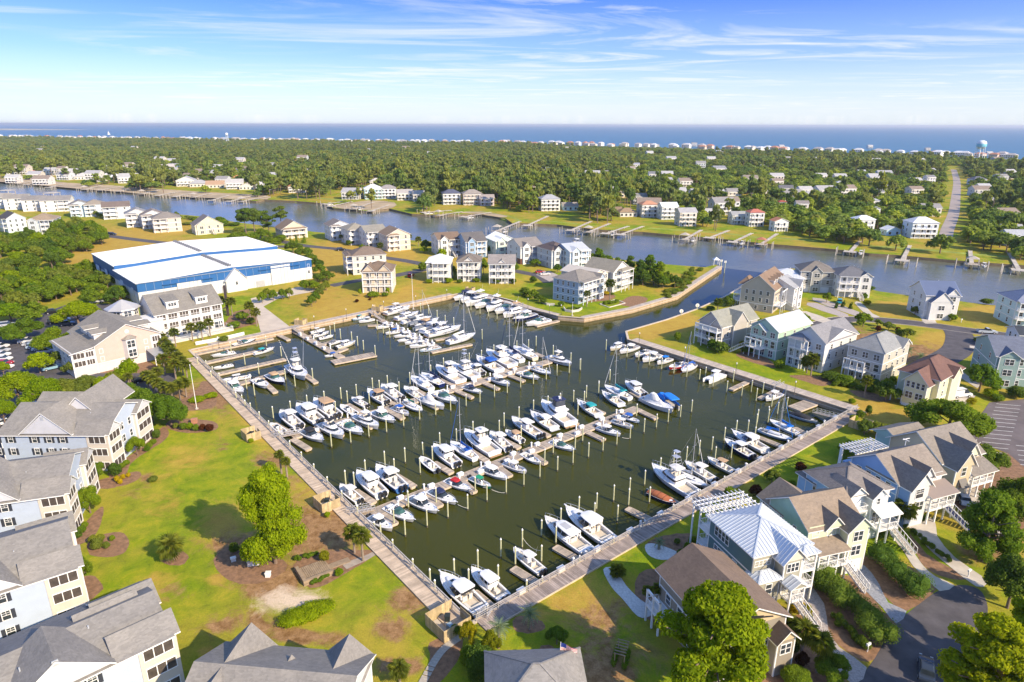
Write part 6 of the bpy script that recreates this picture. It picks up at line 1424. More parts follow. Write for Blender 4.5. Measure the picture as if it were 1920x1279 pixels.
 cwin(t, 'R',blk,[3.6,.6],4,1.2,1.9, 'pair',1,18)
 for k in range(4):dy=3+k*3.6; block(t,(8.8,10.6,dy,dy+1.7),9.2,11.2,S((.66,.62,.54)),name='dormer_wall'); rgable(t,(7.4,10.7,dy-.1,dy+1.8),11.2,.6, 'x',rm,.15,wm); wnd(t, 'R',(8.8,10.6,dy,dy+1.7),.85,9.8,.8,1.0)
 P=prch(t, 'R',blk,.5,18.5,2.6,[2.8],8.3,6); strs(t,(14.7,9),(20.0,8),0,2.8,2.0); prch(t, 'L',blk,10,18.5,2.6,[2.8,5.6],5.7,3); rhip(t,(-1.0,3,1,8),9.0,2.6,rm)
ne_row()
shouse('white house with open garage bays and grey gable roof beside the beige dormer house',(1484,583),8,12,48,3,(.70,.69,.66),(.33,.34,.35), 'gx',2.8,front=[(3.5,7.5,.5,2.2)],wl=2,wr=0,wf=3)
shouse('white house under a broad white metal roof at the right side of the inlet mouth',(1440,545),13,13,-20,2,(.60,.50,.38),(.80,.81,.82), 'hip',2.8,metal=True,wr=4,wf=4)
shouse('grey taupe house with brick drive and arched entry near the right channel bank',(1497,547),13,12,-12,3,(.44,.42,.37),GREYR, 'hip',3.2,front=[(4,8,.8,1.8)],gar=2,wr=3)
shouse('white house with blue porch awning and rooftop white screen by the channel',(1566,556),12.5,11,-8,3,(.68,.68,.66),(.15,.155,.17), 'hip',2.6,front=[(8,12.3,.8,1.4)],porch_f=(.2,7.6,2.0,3),gar=1,stairs_f=True)
shouse('white gabled house with slate blue metal roof and double garage facing the lane',(1729,597),11,12,-6,3,(.68,.68,.65),(.18,.22,.33), 'gx',3.6,metal=True,front=[(1.2,8.2,1.8,3.4,6.4),(6.5,10.8,.2,2.2)],gar=2,wr=2,wf=0)
shouse('pale blue green house cut by the right edge beside the channel',(1896,612),10,12,-10,3,(.50,.66,.68),(.22,.25,.33), 'hip',2.8,porch_f=(.2,6,2,2))
shouse('blue green house with dark blue roof at the right edge above the parking lot',(1856,725),14,16,-18,3,(.30,.42,.38),(.15,.17,.22), 'gx',3.2,front=[(.5,5,.5,1.6)],gar=0,wf=4)
shouse('small white walled building with black roof cut by the right edge',(1905,662),8,8,-12,2,(.66,.68,.70),(.05,.06,.075), 'gx',1.6)
# ---------------- middle point
shouse('blue grey house with stacked white porches at the tip of the middle point',(1084,571),15,12,49,3,(.34,.42,.52),(.225,.21,.19), 'hip',2.8,porch_f=(.2,11.5,2.2,4),front=[(11.6,14.8,1.6,1.4)],wl=4,dormer=None,wf=5)
t=shouse('narrow cream and tan house with pale metal roof between two grey roofed houses',(1109,557),10,15,49,3,(.64,.57,.46),(.58,.54,.48), 'gy',1.6,metal=True,front=[(.2,3.6,.8,.7),(6.4,9.8,.8,.7)],wf=4,wl=4)
t=shouse('grey and white house with broad gable and white sea wall terrace on the point',(1148,549),12,14,49,3,(.58,.58,.55),(.27,.25,.20), 'gy',3.4,porch_f=(3,11.8,2.4,3),wf=4,wl=3)
shouse('white house with bright white hip roof and three open porches facing the basin',(801,529),10,11,-1,3,(.68,.68,.62),(.82,.83,.83), 'hip',2.6,metal=True,porch_f=(2.6,9.9,2.0,3),wl=2)
shouse('white house with brown roof and small front gable between two white porch houses',(858,527),10,11,0,3,(.68,.66,.62),(.20,.175,.15), 'hip',2.6,porch_f=(.1,9.9,1.8,4),front=[(2.6,7.2,.8,1.8)])
shouse('white house with grey roof, wide porch and curved front deck',(917,531),11,11,0,3,(.68,.66,.62),(.27,.25,.235), 'gx',2.8,porch_f=(.1,10.9,2.0,4),front=[(3.6,7.4,.8,1.6)])
shouse('tan house with twin front gables and stacked white porches above the yellow lawn',(681,548),12,12,4,3,(.60,.50,.36),(.20,.15,.11), 'hip',3.0,porch_f=(.1,11.9,1.6,4),front=[(.3,5.2,1.0,2.6),(6.6,11.6,1.0,2.6)],wr=3)
shouse('brown hip roofed house with long tan zigzag stairs on its left side',(663,516),15,12,22,3,(.62,.58,.50),(.20,.155,.12), 'hip',3.0,porch_l=(.2,11.8,2.6,3),wf=4)
# channel side row of the middle point
MR=[('white house with brown roof and blue gabled porch',823,481,12,14,22,(.66,.66,.64),BRNR, 'gx',2.6),('blue house with charcoal roof and small white dormer',874,485,11,13,24,(.26,.40,.58),(.13,.125,.125), 'gx',3.6),('pale mint house with white metal roof',930,484,11,14,24,(.55,.66,.58),(.72,.75,.75), 'gy',2.6),('white house with brick lower storey and white outdoor stairs',976,496,12,14,28,(.70,.69,.67),(.235,.215,.20), 'gx',3.0),('grey blue house with dark brown roof and dark balconies',1034,504,11,13,30,(.48,.53,.56),(.125,.10,.095), 'hip',2.8),('light blue house with pale metal roof',1068,506,11,14,30,(.44,.56,.66),(.66,.68,.69), 'gx',2.6)]
for i,(lab,x,y,w,d,a,wc,rc,rt,rh)in enumerate(MR):
 shouse(lab+', channel side row of middle point',(x,y),w,d,a,3,wc,rc,rt,rh,metal=rc[0]>.6,front=[(1,5,.8,1.8)],porch_f=(5.4,w-.2,1.6,2),base=mat('brick_base',(.22,.09,.06),v=.2,s=4)if i==3 else None,stairs_f=i in (3,0),wr=3,wl=2)
ML=[('cream and tan three storey house with brown roof',727,472,13,13,30,(.62,.53,.42),(.26,.19,.13), 'gy',3.2),('white house with grey green roof',688,465,12,13,32,(.70,.69,.67),(.255,.245,.21), 'gx',2.8),('white house with pale olive roof and wrapped porch',655,460,12,13,32,(.68,.69,.66),(.285,.265,.215), 'hip',2.6),('white and slate blue house with brown roof',621,452,12,13,30,(.62,.66,.70),(.22,.19,.17), 'gy',2.6)]
for lab,x,y,w,d,a,wc,rc,rt,rh in ML:
 shouse(lab+', group of four by channel',(x,y),w,d,a,3,wc,rc,rt,rh,porch_f=(.5,w*.5,1.6,2),wr=3,wl=2)
shouse('lone cream house with brown gable roof beside dark trees left of the group of four',(530,449),15,13,35,2,(.60,.52,.38),(.255,.19,.135), 'gy',4.4,porch_f=(.5,14,2,3))
shouse('pale yellow house with steep grey gable roof and white stairs near the channel',(368,441),16,13,35,2,(.66,.60,.44),(.20,.18,.165), 'gy',5.0,stairs_f=True,front=[(1,6,.8,2)])
LL=[('cream house with grey hip roof and white porch, right end',289,437,16,14,30,(.62,.57,.47),(.23,.21,.19), 'hip',3.2),('white house with brown grey roof',268,430,14,14,30,(.68,.68,.66),(.235,.20,.175), 'gy',3.0),('white house with light grey roof and front stairs',238,427,14,14,30,(.68,.68,.66),(.27,.27,.27), 'gy',3.0),('white house with dark brown roof, blue trim and long balconies',195,412,17,14,28,(.60,.63,.66),(.18,.145,.125), 'gx',3.0),('pale blue house with tan roof',160,407,14,14,30,(.52,.62,.66),(.285,.25,.20), 'hip',3.0),('light blue house with grey gable roof, left end',133,408,13,14,32,(.52,.64,.70),(.235,.22,.20), 'gy',2.8)]
for lab,x,y,w,d,a,wc,rc,rt,rh in LL:
 shouse(lab+', row above dark thicket',(x,y),w,d,a,3,wc,rc,rt,rh,porch_f=(.5,w*.5,1.8,2),wr=3,wl=0)
LU=[('large white house with stacked corner porches, right end',78,398,20,13,20,(.74,.72,.69),(.24,.23,.22), 'gx',3.0),('white house with grey roof, second from the right',44,397,15,13,22,(.70,.70,.68),(.22,.21,.20), 'gx',2.8),('white house with plain tall side wall, third from the right',10,394,16,13,22,(.72,.72,.70),(.26,.245,.22), 'gx',2.8),('white house cut by the left edge',-25,392,16,13,22,(.70,.72,.74),(.30,.28,.25), 'gx',2.8)]
for lab,x,y,w,d,a,wc,rc,rt,rh in LU:
 shouse(lab+', upper left waterside row',(x,y),w,d,a,3,wc,rc,rt,rh,porch_f=(w*.6,w-.2,1.8,2),wr=2,wl=2)
shouse('pale aqua house with charcoal gable roof and three stacked white porches',(17,437),10,17,-42+90,3,(.55,.66,.68),(.09,.085,.085), 'gy',3.2,porch_l=(.3,16,2,4),wf=3)
shouse('grey blue house with tan hip roof and white ground floor columns',(56,440),14,15,20,3,(.46,.50,.54),(.30,.235,.165), 'hip',3.2,porch_f=(7,13.8,2,3),front=[(.5,5,1,1.4)])
# ================================================================ condominiums, waterfront buildings, boat storage
CW=S((.46,.53,.64)); CG=S((.58,.58,.60)); CR=RF((.235,.225,.208)); CRD=S((.62,.55,.46)); SHUT=mat('dark_shutter',(.035,.04,.055),r=.6)
def condo(label,Kpx,a,Wl=24,Dp=15.4,ch=False,back=True):
 """three storey block: K = right front corner at the eave (pixel); long blue wall runs left, screened porches on the right side"""
 H=7.8; k=G(Kpx[0],Kpx[1],1.5+H-.3); ar=R_(a); c,s=math.cos(ar),math.sin(ar)
 # eaves overhang about half a metre
 t=thing('condominium',label, 'apartment building',(k.x-c*(Wl+.5)-s*.5,k.y-s*(Wl+.5)+c*.5,1.5),ar)
 blk=(0,Wl,0,Dp); block(t,blk,0,H,CW,trim=True)
 # low front slope + tall cross gable to the front, main hip behind
 r=rgable(t,blk,H,3.2 if Dp>13 else 2.3, 'x',CR,.5,CW)
 gx=Wl-9.5; rgable(t,(gx-6,gx+3.6,-.35,Dp*.5),H+.35,4.2 if Dp>13 else 3.3, 'y',CR,.3,CG)
 vt=MB(); vt.box(gx-1.5,-.52,H+3.2,gx-.9,-.42,H+3.9); part('gable_vent',vt,GELG,t)
 # right side gables over the porch stacks
 for y0,y1 in ((.2,4.2),(Dp-5.4,Dp-.2)):
  b2=(Wl-.1,Wl+.7,y0,y1); block(t,b2,0,H+.1,CRD,name='porch_wall'); rgable(t,(Wl-5.5,Wl+.9,y0-.1,y1+.1),H+.1,1.7, 'x',CR,.3,CG)
  n=4 if y1-y0>4.5 else 3
  for i in range(3):
   wnd(t, 'R',b2,(y1-y0)/2,.45+i*2.6+(.35 if i else 0),y1-y0-.7,1.45, 'screen')
 sgable(t,6.1,9.3,Wl-1.4,Wl-7.4,H+1.15,1.35,CR,CG)
 for i in range(3):
  z=.6+i*2.65
  wnd(t, 'R',blk,5.6,z+.2,1.6,1.4, 'pair'); wnd(t, 'R',blk,8.6,z+.2,.8,1.4)
  # front (long) wall: sash windows with dark shutters, porch bay at the right end
 b3=(Wl-3.3,Wl+.7,-.06,1)
 q=MB().box(Wl-3.4,-.12,0,Wl+.70,-.005,H); part('porch_wall',q,CRD,t)
 for i in range(3):wnd(t, 'F',(Wl-3.4,Wl+.7,-.12,1),2.05,.5+i*2.6+(.3 if i else 0),3.1,1.4, 'screen')
 for i in range(3):
  for x in (Wl-8.0,Wl-10.6,Wl-13.4,Wl-18,Wl-20.8):wnd(t, 'F',blk,x,.9+i*2.6,.85,1.3, 'grid',SHUT)
 if back:
  b4=(-2,Wl*.55,Dp,Dp+5.5); block(t,b4,0,H-.6,CW,name='rear_wall'); rgable(t,(-2,Wl*.55,Dp-3,Dp+5.5),H-.6,2.4, 'x',CR,.5,CW)
  rgable(t,(Wl*.42,Wl*.78,Dp*.4,Dp+3.0),H+1.5,3.6, 'y',CR,.4,CG)
 v=MB()
 for x,y in ((Wl*.5,3),(Wl*.3,4),(Wl*.75,5)):v.tube((x,y,H),(x,y,H+2.4),.08)
 part('vent_pipe',v,GELG,t)
 if ch:pass
 return t
condo('pale blue condominium with grey gable roofs, highest in the left row beside the trees',(196,820),0,20)
condo('pale blue condominium with grey roofs, second from the top of the left row',(121,931),18,back=False)
condo('pale blue condominium with grey roofs, third from the top of the left row',(148,1069),37,back=False)
condo('pale blue condominium with grey roofs in the lower left corner',(329,1196),44,27,12.4,back=False)
# lower edge roofs
def roofblock(label,x,y,W_,D_,a,roofc,wallc,H=7.6,rh=3.2,gables=(),rt='gx'):
 p=G(x,y,1.5+H+rh); ar=R_(a); t=thing('house',label, 'house',(p.x+math.sin(ar)*D_/2,p.y-math.cos(ar)*D_/2,1.5),ar)
 if rt=='hip':t.location.x-=math.cos(ar)*W_/2; t.location.y-=math.sin(ar)*W_/2
 blk=(0,W_,0,D_); r=RF(roofc); w=S(wallc)
 block(t,blk,0,H,w); (rgable(t,blk,H,rh, 'x',r,.5,w)if rt=='gx' else rhip(t,blk,H,rh,r))
 for x0,x1,y0,y1,z,h in gables:block(t,(x0,x1,y0,y1),0,z,w,name='wing_wall'); rgable(t,(x0,x1,min(y0,D_*.4),max(y1,D_*.6)),z,h, 'y',r,.45,w)
 for z in (.8,3.4,6.0)[:int(H//2.5)]:cwin(t, 'B',blk,[z],4,.9,1.3); cwin(t, 'R',blk,[z],2,.9,1.3)
 return t
t=roofblock('grey shingle roofed condominium at the lower edge with three roof gables',372,1243,17.2,11,-6,(.25,.235,.21),(.62,.62,.62),6.6,2.6,[(.2,5.4,-1,11.4,6.4,2.7),(7.4,10.8,-1,8.0,6.4,1.9),(12.2,17.0,-1,11.3,6.4,2.3)])
t=roofblock('grey shingle hip roofed house at the lower edge below the flag',1006,1246,10.4,9.6,3,(.26,.25,.235),(.42,.45,.48),6.0,3.0,[], 'hip')
fp=G(1049,1232,7); f=thing('flag', 'small American flag on a slanted pole behind the grey hip roofed house', 'flag',(fp.x,fp.y,7.0),R_(-12))
part('pole',MB().tube((0,0,-1.2),(.1,0,2.2),.035),WHITE,f)
FR_,FB_=mat('flag_red',(.55,.03,.05)),mat('flag_blue',(.02,.04,.22))
mb=MB()
for i in range(13):
 z=2.1-i*.085
 for j in range(6):
  x0,x1=.1+j*.32,.1+(j+1)*.32; w0,w1=.10*math.sin(j*1.1),.10*math.sin((j+1)*1.1); dr0,dr1=-.10*j,-.10*(j+1)
  mb.add([(x0,w0,z+dr0),(x1,w1,z+dr1),(x1,w1,z-.085+dr1),(x0,w0,z-.085+dr0)],[(0,1,2,3)],2 if (i<7 and j<2)else i%2)
part('flag_cloth',mb,[FR_,WHITE,FB_],f)
# waterfront building with greyish pink gable and long shed dormers
def waterfront():
 ar=R_(48); k=G(300,624,9.0); c,s=math.cos(ar),math.sin(ar); W_=17
 t=thing('waterfront_building', 'beige gabled three storey waterfront building with bay window and long shed dormers', 'building',(k.x-c*W_,k.y-s*W_,1.5),ar)
 wm,w2,r=S((.58,.43,.36)),S((.62,.59,.55)),RF((.26,.24,.205)); D_=21; blk=(0,W_,0,D_)
 block(t,blk,0,7.6,w2,band=[2.7]); q=MB().box(.1,-.06,2.7,14.2,-.004,7.55); part('front_wall',q,wm,t)
 rgable(t,blk,7.5,4.4, 'y',r,.5,wm)
 for xa,xb,ra,rb in ((1.4,6.2,1.0,7.6),(10.8,15.6,9.4,16.0)):
  for y0 in (3.5,10.0):block(t,(xa,xb,y0,y0+4.6),8.0,9.9,w2,name='dormer_wall'); rgable(t,(ra,rb,y0-.3,y0+4.9),9.9,.5, 'x',r,.2,w2)
 b0=(-5.6,0,0,D_-4); block(t,b0,0,6.9,w2,band=[2.7],name='wing_wall'); sh=MB(); slab(sh,[(-6.1,-.5,6.8),(.1,-.5,7.6),(.1,D_-3.6,7.6),(-6.1,D_-3.6,6.8)],.2,0,1); part('roof',sh,[r,TRIM],t)
 for z in (2.9,5.1):
  wnd(t, 'F',b0,1.7,z,2.6,1.4, 'screen'); wnd(t, 'F',b0,4.3,z,1.8,1.4, 'screen')
  wnd(t, 'F',blk,15.7,z+.3,2.0,1.5, 'screen'); wnd(t, 'F',blk,1.5,z+.2,.8,1.2, 'grid'); wnd(t, 'F',blk,12.9,z+.2,.8,1.2, 'grid')
 by=MB(); by.prism([(6.9,0),(7.6,-1.2),(9.9,-1.2),(10.6,0)],2.4,7.9); part('bay_wall',by,w2,t); by=MB(); by.loft([[(6.6,.0,7.9),(7.4,-1.5,7.9),(10.1,-1.5,7.9),(10.9,.0,7.9)],[(8.3,0,8.9),(8.6,-.1,8.9),(8.9,-.1,8.9),(9.2,0,8.9)]]); part('bay_roof',by,r,t)
 for z in (2.9,5.5):wnd(t, 'F',(7.6,9.9,-1.2,0),1.15,z,1.9,1.9, 'pair')
 v=MB(); v.tube((8.5,-.16,9.9),(8.5,-.04,9.9),.5,.5,16); part('gable_disc',v,TRIM,t)
 for z in (3.0,5.6):cwin(t, 'R',blk,[z],5,2.6,1.5, 'screen',.5,D_-.5)
 cwin(t, 'L',b0,[3.0,5.2],4,1.6,1.4, 'pair')
 en=MB(); slab(en,[(12.5,-6,3.0),(18.5,-6,3.0),(18.5,-.1,3.6),(12.5,-.1,3.6)],.2); part('canopy_roof',en,RM((.34,.36,.38)),t); prch(t, 'F',blk,12.7,16.9,5.6,[],3.0,3)
 # round room with faceted roof behind
 a=R_(48); tw=thing('lookout_pavilion', 'octagonal lookout with faceted grey roof between the two waterfront buildings', 'building',tuple(G(232,588,9.2))[:2]+(1.5,),a); ring8=lambda r_,z:[(r_*math.cos(math.pi*(i+.5)/4),r_*math.sin(math.pi*(i+.5)/4),z)for i in range(8)]
 part('wall',MB().loft([ring8(4.2,0),ring8(4.2,9.6)]),w2,tw); part('roof',MB().loft([ring8(5.2,9.6),ring8(5.1,9.8),ring8(.3,12.2)]),RM((.50,.49,.48)),tw)
 for i in range(8):
  an=math.pi*i/4; a_,b_=win_mesh(2.0,1.5, 'pair'); o=link('window',a_,tw,(3.89*math.cos(an),3.89*math.sin(an),7.6),an+math.pi/2); link('pane',b_,o)
 br=thing('link_building', 'low white connecting wing between the two waterfront buildings', 'building',tuple(G(262,612,7))[:2]+(1.5,),a); part('wall',MB().box(-5,-3,0,6,5,7.2),w2,br); part('roof',MB().box(-5.3,-3.3,7.2,6.3,5.3,7.4),GEL,br)
 # white galleried building
 k=G(287,593,9.6); ar=R_(46); t=thing('waterfront_building', 'long white three storey building with grey roof, two box dormers and screened galleries', 'building',(k.x+.4,k.y+.3,1.5),ar)
 W_,D_=20.5,14; blk=(0,W_,0,D_); block(t,blk,0,8.4,w2,band=[2.8,5.6]); r2=RF((.21,.20,.18)); rgable(t,blk,8.4,5.0, 'x',r2,.5,w2)
 for s_ in range(6):
  for z in (3.3,6.1):wnd(t, 'F',blk,1.7+s_*3.42,z,2.6,1.75, 'screen');
  wnd(t, 'F',blk,1.7+s_*3.42,.3,2.6,2.1, 'pair')
 for z in (3.0,5.8):
  for s_ in range(6):rlg(t,[(.35+s_*3.42,-.12),(3.05+s_*3.42,-.12)],z,.95)
 for x in (4.0,13.0):
  block(t,(x,x+3.6,.9,5.0),9.2,11.6,S((.76,.74,.68)),name='dormer_wall'); sh=MB(); slab(sh,[(x-.3,.6,11.6),(x+3.9,.6,11.6),(x+3.9,6.0,12.9),(x-.3,6.0,12.9)],.2,0,1); part('dormer_roof',sh,[r2,TRIM],t); wnd(t, 'F',(x,x+3.6,.9,5),1.8,10.0,2.4,1.0, 'triple')
 cwin(t, 'L',blk,[3.3,6.1],2); cwin(t, 'R',blk,[3.3,6.1,.5],3)
 dk=thing('terrace', 'white railed terrace with umbrellas in front of the galleried building', 'terrace',t.location,ar); part('deck',MB().box(0,-6,0,21,-.2,.5),mat('deck_white',(.62,.58,.52)),dk); rlg(dk,[(0,-.4),(0,-6),(21,-6),(21,-.4)],.5,1.0)
 for i in range(6):
  p=dk.matrix_basis@Vector((2+i*3.3,-3.6+(i%2),.5)); u=thing('patio_umbrella', 'closed white patio umbrella on the terrace of the galleried building', 'umbrella',tuple(p),0, 'white patio umbrellas'); part('pole',MB().tube((0,0,0),(0,0,2.6),.04),WHITE,u); part('canopy',MB().tube((0,0,1.4),(0,0,2.7),.28,.05,8),CANV['white'],u)
  # orange awnings restaurant strip
 for i,(x,y)in enumerate([(308,662),(315,668),(322,674),(328,681)]):
  p=G(x,y,4.0); u=thing('patio_umbrella', 'orange square patio umbrella beside the beige waterfront building, %s in its row'%ORD[i], 'umbrella',(p.x,p.y,1.5),R_(10), 'orange patio umbrellas'); part('canopy',MB().loft([[(-1.6,-1.6,2.3),(1.6,-1.6,2.3),(1.6,1.6,2.3),(-1.6,1.6,2.3)],[(-.05,-.05,3.1),(.05,-.05,3.1),(.05,.05,3.1),(-.05,.05,3.1)]]),mat('umbrella_orange',(.72,.15,.02),r=.8),u); part('pole',MB().tube((0,0,0),(0,0,3.1),.05),WHITE,u)
waterfront()
def warehouse():
 ar=R_(43); k=G(256,532.4,10.0); wh=mat('metal_white',(.60,.60,.59),r=.45,v=.09,s=.5,streak=(1,1,.12)); bl=mat('panel_blue',(.022,.115,.31),r=.42,v=.05,s=.3); rf=mat('white_metal_roof',(.74,.74,.73),r=.4,v=.07,s=.25)
 t=thing('boat_storage_building', 'huge boat storage building with white roof and blue upper walls', 'warehouse',(k.x,k.y,1.5),ar)
 W_,D1,D2=69,33,37; H1,H2=8.6,9.8
 part('front_hall_wall',MB().box(0,0,0,W_,D1,5.2),wh,t); part('front_hall_band',MB().box(-.05,-.05,5.2,W_+.05,D1-.01,H1),bl,t)
 part('rear_hall_wall',MB().box(.4,D1+.01,0,W_-.3,D1+D2,5.2),wh,t); part('rear_hall_band',MB().box(.35,D1+.005,5.2,W_-.25,D1+D2+.05,H2),bl,t)
 def rf2(x0,x1,y0,y1,z,h,nm):
  mb=MB(); xm=(x0+x1)/2
  slab(mb,[(x0,y0,z),(xm,y0,z+h),(xm,y1,z+h),(x0,y1,z)],.25); slab(mb,[(xm,y0,z+h),(x1,y0,z),(x1,y1,z),(xm,y1,z+h)],.25)
  # blue gable wedge under the low ridge
  o=part(nm,mb,rf,t); g=MB(); g.loft([[(x0+.3,y0+.2,z-.3),(xm,y0+.2,z+h-.26),(x1-.3,y0+.2,z-.3)],[(x0+.3,y0+.45,z-.3),(xm,y0+.45,z+h-.26),(x1-.3,y0+.45,z-.3)]]); part('gable_panel',g,bl,t)
  sb=MB()
  for i in range(int((y1-y0)/1.2)):
   y=y0+.6+i*1.2; sb.beam((x0,y,z+.03),(xm,y,z+h+.03),.08,.06); sb.beam((xm,y,z+h+.03),(x1,y,z+.03),.08,.06)
  q=part('roof_rib',sb,rf,o); q['kind']='stuff'
  for i in range(14):
   vm=cached('rv',lambda :MB().box(-.7,-.45,0,.7,.45,.55).box(-.85,-.3,.55,.85,.3,.72).mesh('ridge_vent',mat('vent_grey',(.13,.14,.16))))
   link('ridge_vent',vm,t,(xm,y0+2+(y1-y0-4)*i/13,z+h-.05))
  sk=MB()
  for xx in (x0+(x1-x0)*.17,x0+(x1-x0)*.36,x0+(x1-x0)*.66,x0+(x1-x0)*.85):
   zz=z+h*(1-abs(xx-xm)/(xm-x0))+.06
   sgn=1 if xx<xm else -1
   for i in range(9):
    y=y0+3+i*(y1-y0-6)/8; a_=(xx-2.6,y,zz-2.6*sgn*h/(xm-x0)); b_=(xx+2.6,y,zz+2.6*sgn*h/(xm-x0)); sk.beam(a_,b_,.5,.04)
  part('skylight_strip',sk,mat('skylight',(.66,.64,.60),r=.3),o)
 rf2(-.4,W_+.4,-.3,D1+.1,H1,1.5, 'front_roof'); rf2(.1,W_+.1,D1-.1,D1+D2+.4,H2+.2,1.5, 'rear_roof')
 # step wall between the halls
 part('step_wall',MB().box(.4,D1-.25,H1,W_-.3,D1-.01,H2+.3),bl,t)
 # big sliding doors, centre gable entrance
 for x0,x1,h in ((13.5,22.5,6.6),(50.5,59,8.0)):
  d=MB()
  for i in range(6):a_=x0+(x1-x0)*i/6; d.box(a_+.04,-.5,0,a_+(x1-x0)/6-.04,-.2,h)
  part('sliding_door',d,wh,t); tr=MB(); tr.box(x0-5,-.65,h+.05 if h<7 else 6.9,x1+4.5,-.25,h+.35 if h<7 else 7.2); part('door_track',tr,bl,t)
 for x0,x1 in ((30,33),(44,47.5)):d=MB(); d.box(x0,-.2,0,x1,-.02,2.6); part('roll_door',d,mat('roll_grey',(.38,.38,.38)),t)
 e=MB(); e.loft([[(31.5,-1.4,0),(31.5,-1.4,5.0),(35.6,-1.4,9.3),(39.6,-1.4,5.0),(39.6,-1.4,0)],[(31.5,-.02,0),(31.5,-.02,5.0),(35.6,-.02,9.3),(39.6,-.02,5.0),(39.6,-.02,0)]]); part('entrance_gable',e,wh,t)
 e=MB(); slab(e,[(30.9,-1.8,4.7),(35.6,-1.8,9.6),(35.6,3,9.6),(30.9,3,4.7)][::-1],.2); slab(e,[(35.6,-1.8,9.6),(40.2,-1.8,4.7),(40.2,3,4.7),(35.6,3,9.6)][::-1],.2); part('entrance_roof',e,wh,t)
 wnd(t, 'F',(31.5,39.6,-1.4,0),4.1,2.8,.9,1.3); wnd(t, 'F',(0,W_,0,D1),67.5,5.4,.9,1.2); wnd(t, 'F',(0,W_,0,D1),67.5,2.6,.9,1.2)
 # sign: pale panel with two small wing strokes
 sg=MB(); sg.box(33.8,-1.5,5.2,37.4,-1.41,7.9); o=part('sign_panel',sg,WHITE,t); ln=MB()
 for x,z in ((34.6,6.7),(36.0,6.5)):ln.beam((x,-1.54,z),(x+.35,-1.54,z+.25),.04,.08); ln.beam((x+.35,-1.54,z+.25),(x+.7,-1.54,z+.05),.04,.08)
 for x0,z0,x1,z1 in ((33.9,5.3,37.3,5.3),(33.9,7.8,37.3,7.8),(33.9,5.3,33.9,7.8),(37.3,5.3,37.3,7.8)):ln.beam((x0,-1.53,z0),(x1,-1.53,z1),.04,.05)
 part('sign_mark',ln,mat('sign_ink',(.08,.10,.13)),o)
 sm=MB()
 for i in range(1,24):sm.box(i*2.88-.04,-.09,0,i*2.88+.04,-.055,H1-.1)
 for i in range(1,11):sm.box(-.09,i*3-.04,0,-.055,i*3+.04,H1-.1)
 sm.box(-.3,-.42,H1-.12,W_+.3,-.28,H1+.08); q=part('wall_seam',sm,mat('seam_grey',(.30,.34,.40),r=.5,v=.2),t); q['kind']='stuff'
 # left side: stepped white panels
 s_=MB()
 for y0,y1,h in ((2,4.5,4.2),(6,9,5.8),(9,12,4.9),(20,24,6.2),(24,27,5.4),(44,48,6.8),(48,52,5.6),(58,64,6.4)):s_.box(-.12,y0,0,-.06,y1,h)
 part('side_panel',s_,S((.60,.64,.70)),t)
 # crane mast in front of the hall
 p=G(428,592,1.5); c=thing('lift_mast', 'tall dark lift mast in front of the boat storage entrance', 'mast',(p.x,p.y,1.5)); part('mast_beam',MB().box(-.35,-.35,0,.35,.35,11),mat('mast_brown',(.07,.05,.05)),c); part('arm',MB().box(-.15,-3,3.2,.15,0,3.5),mat('mast_brown',(.07,.05,.05)),c)
warehouse()
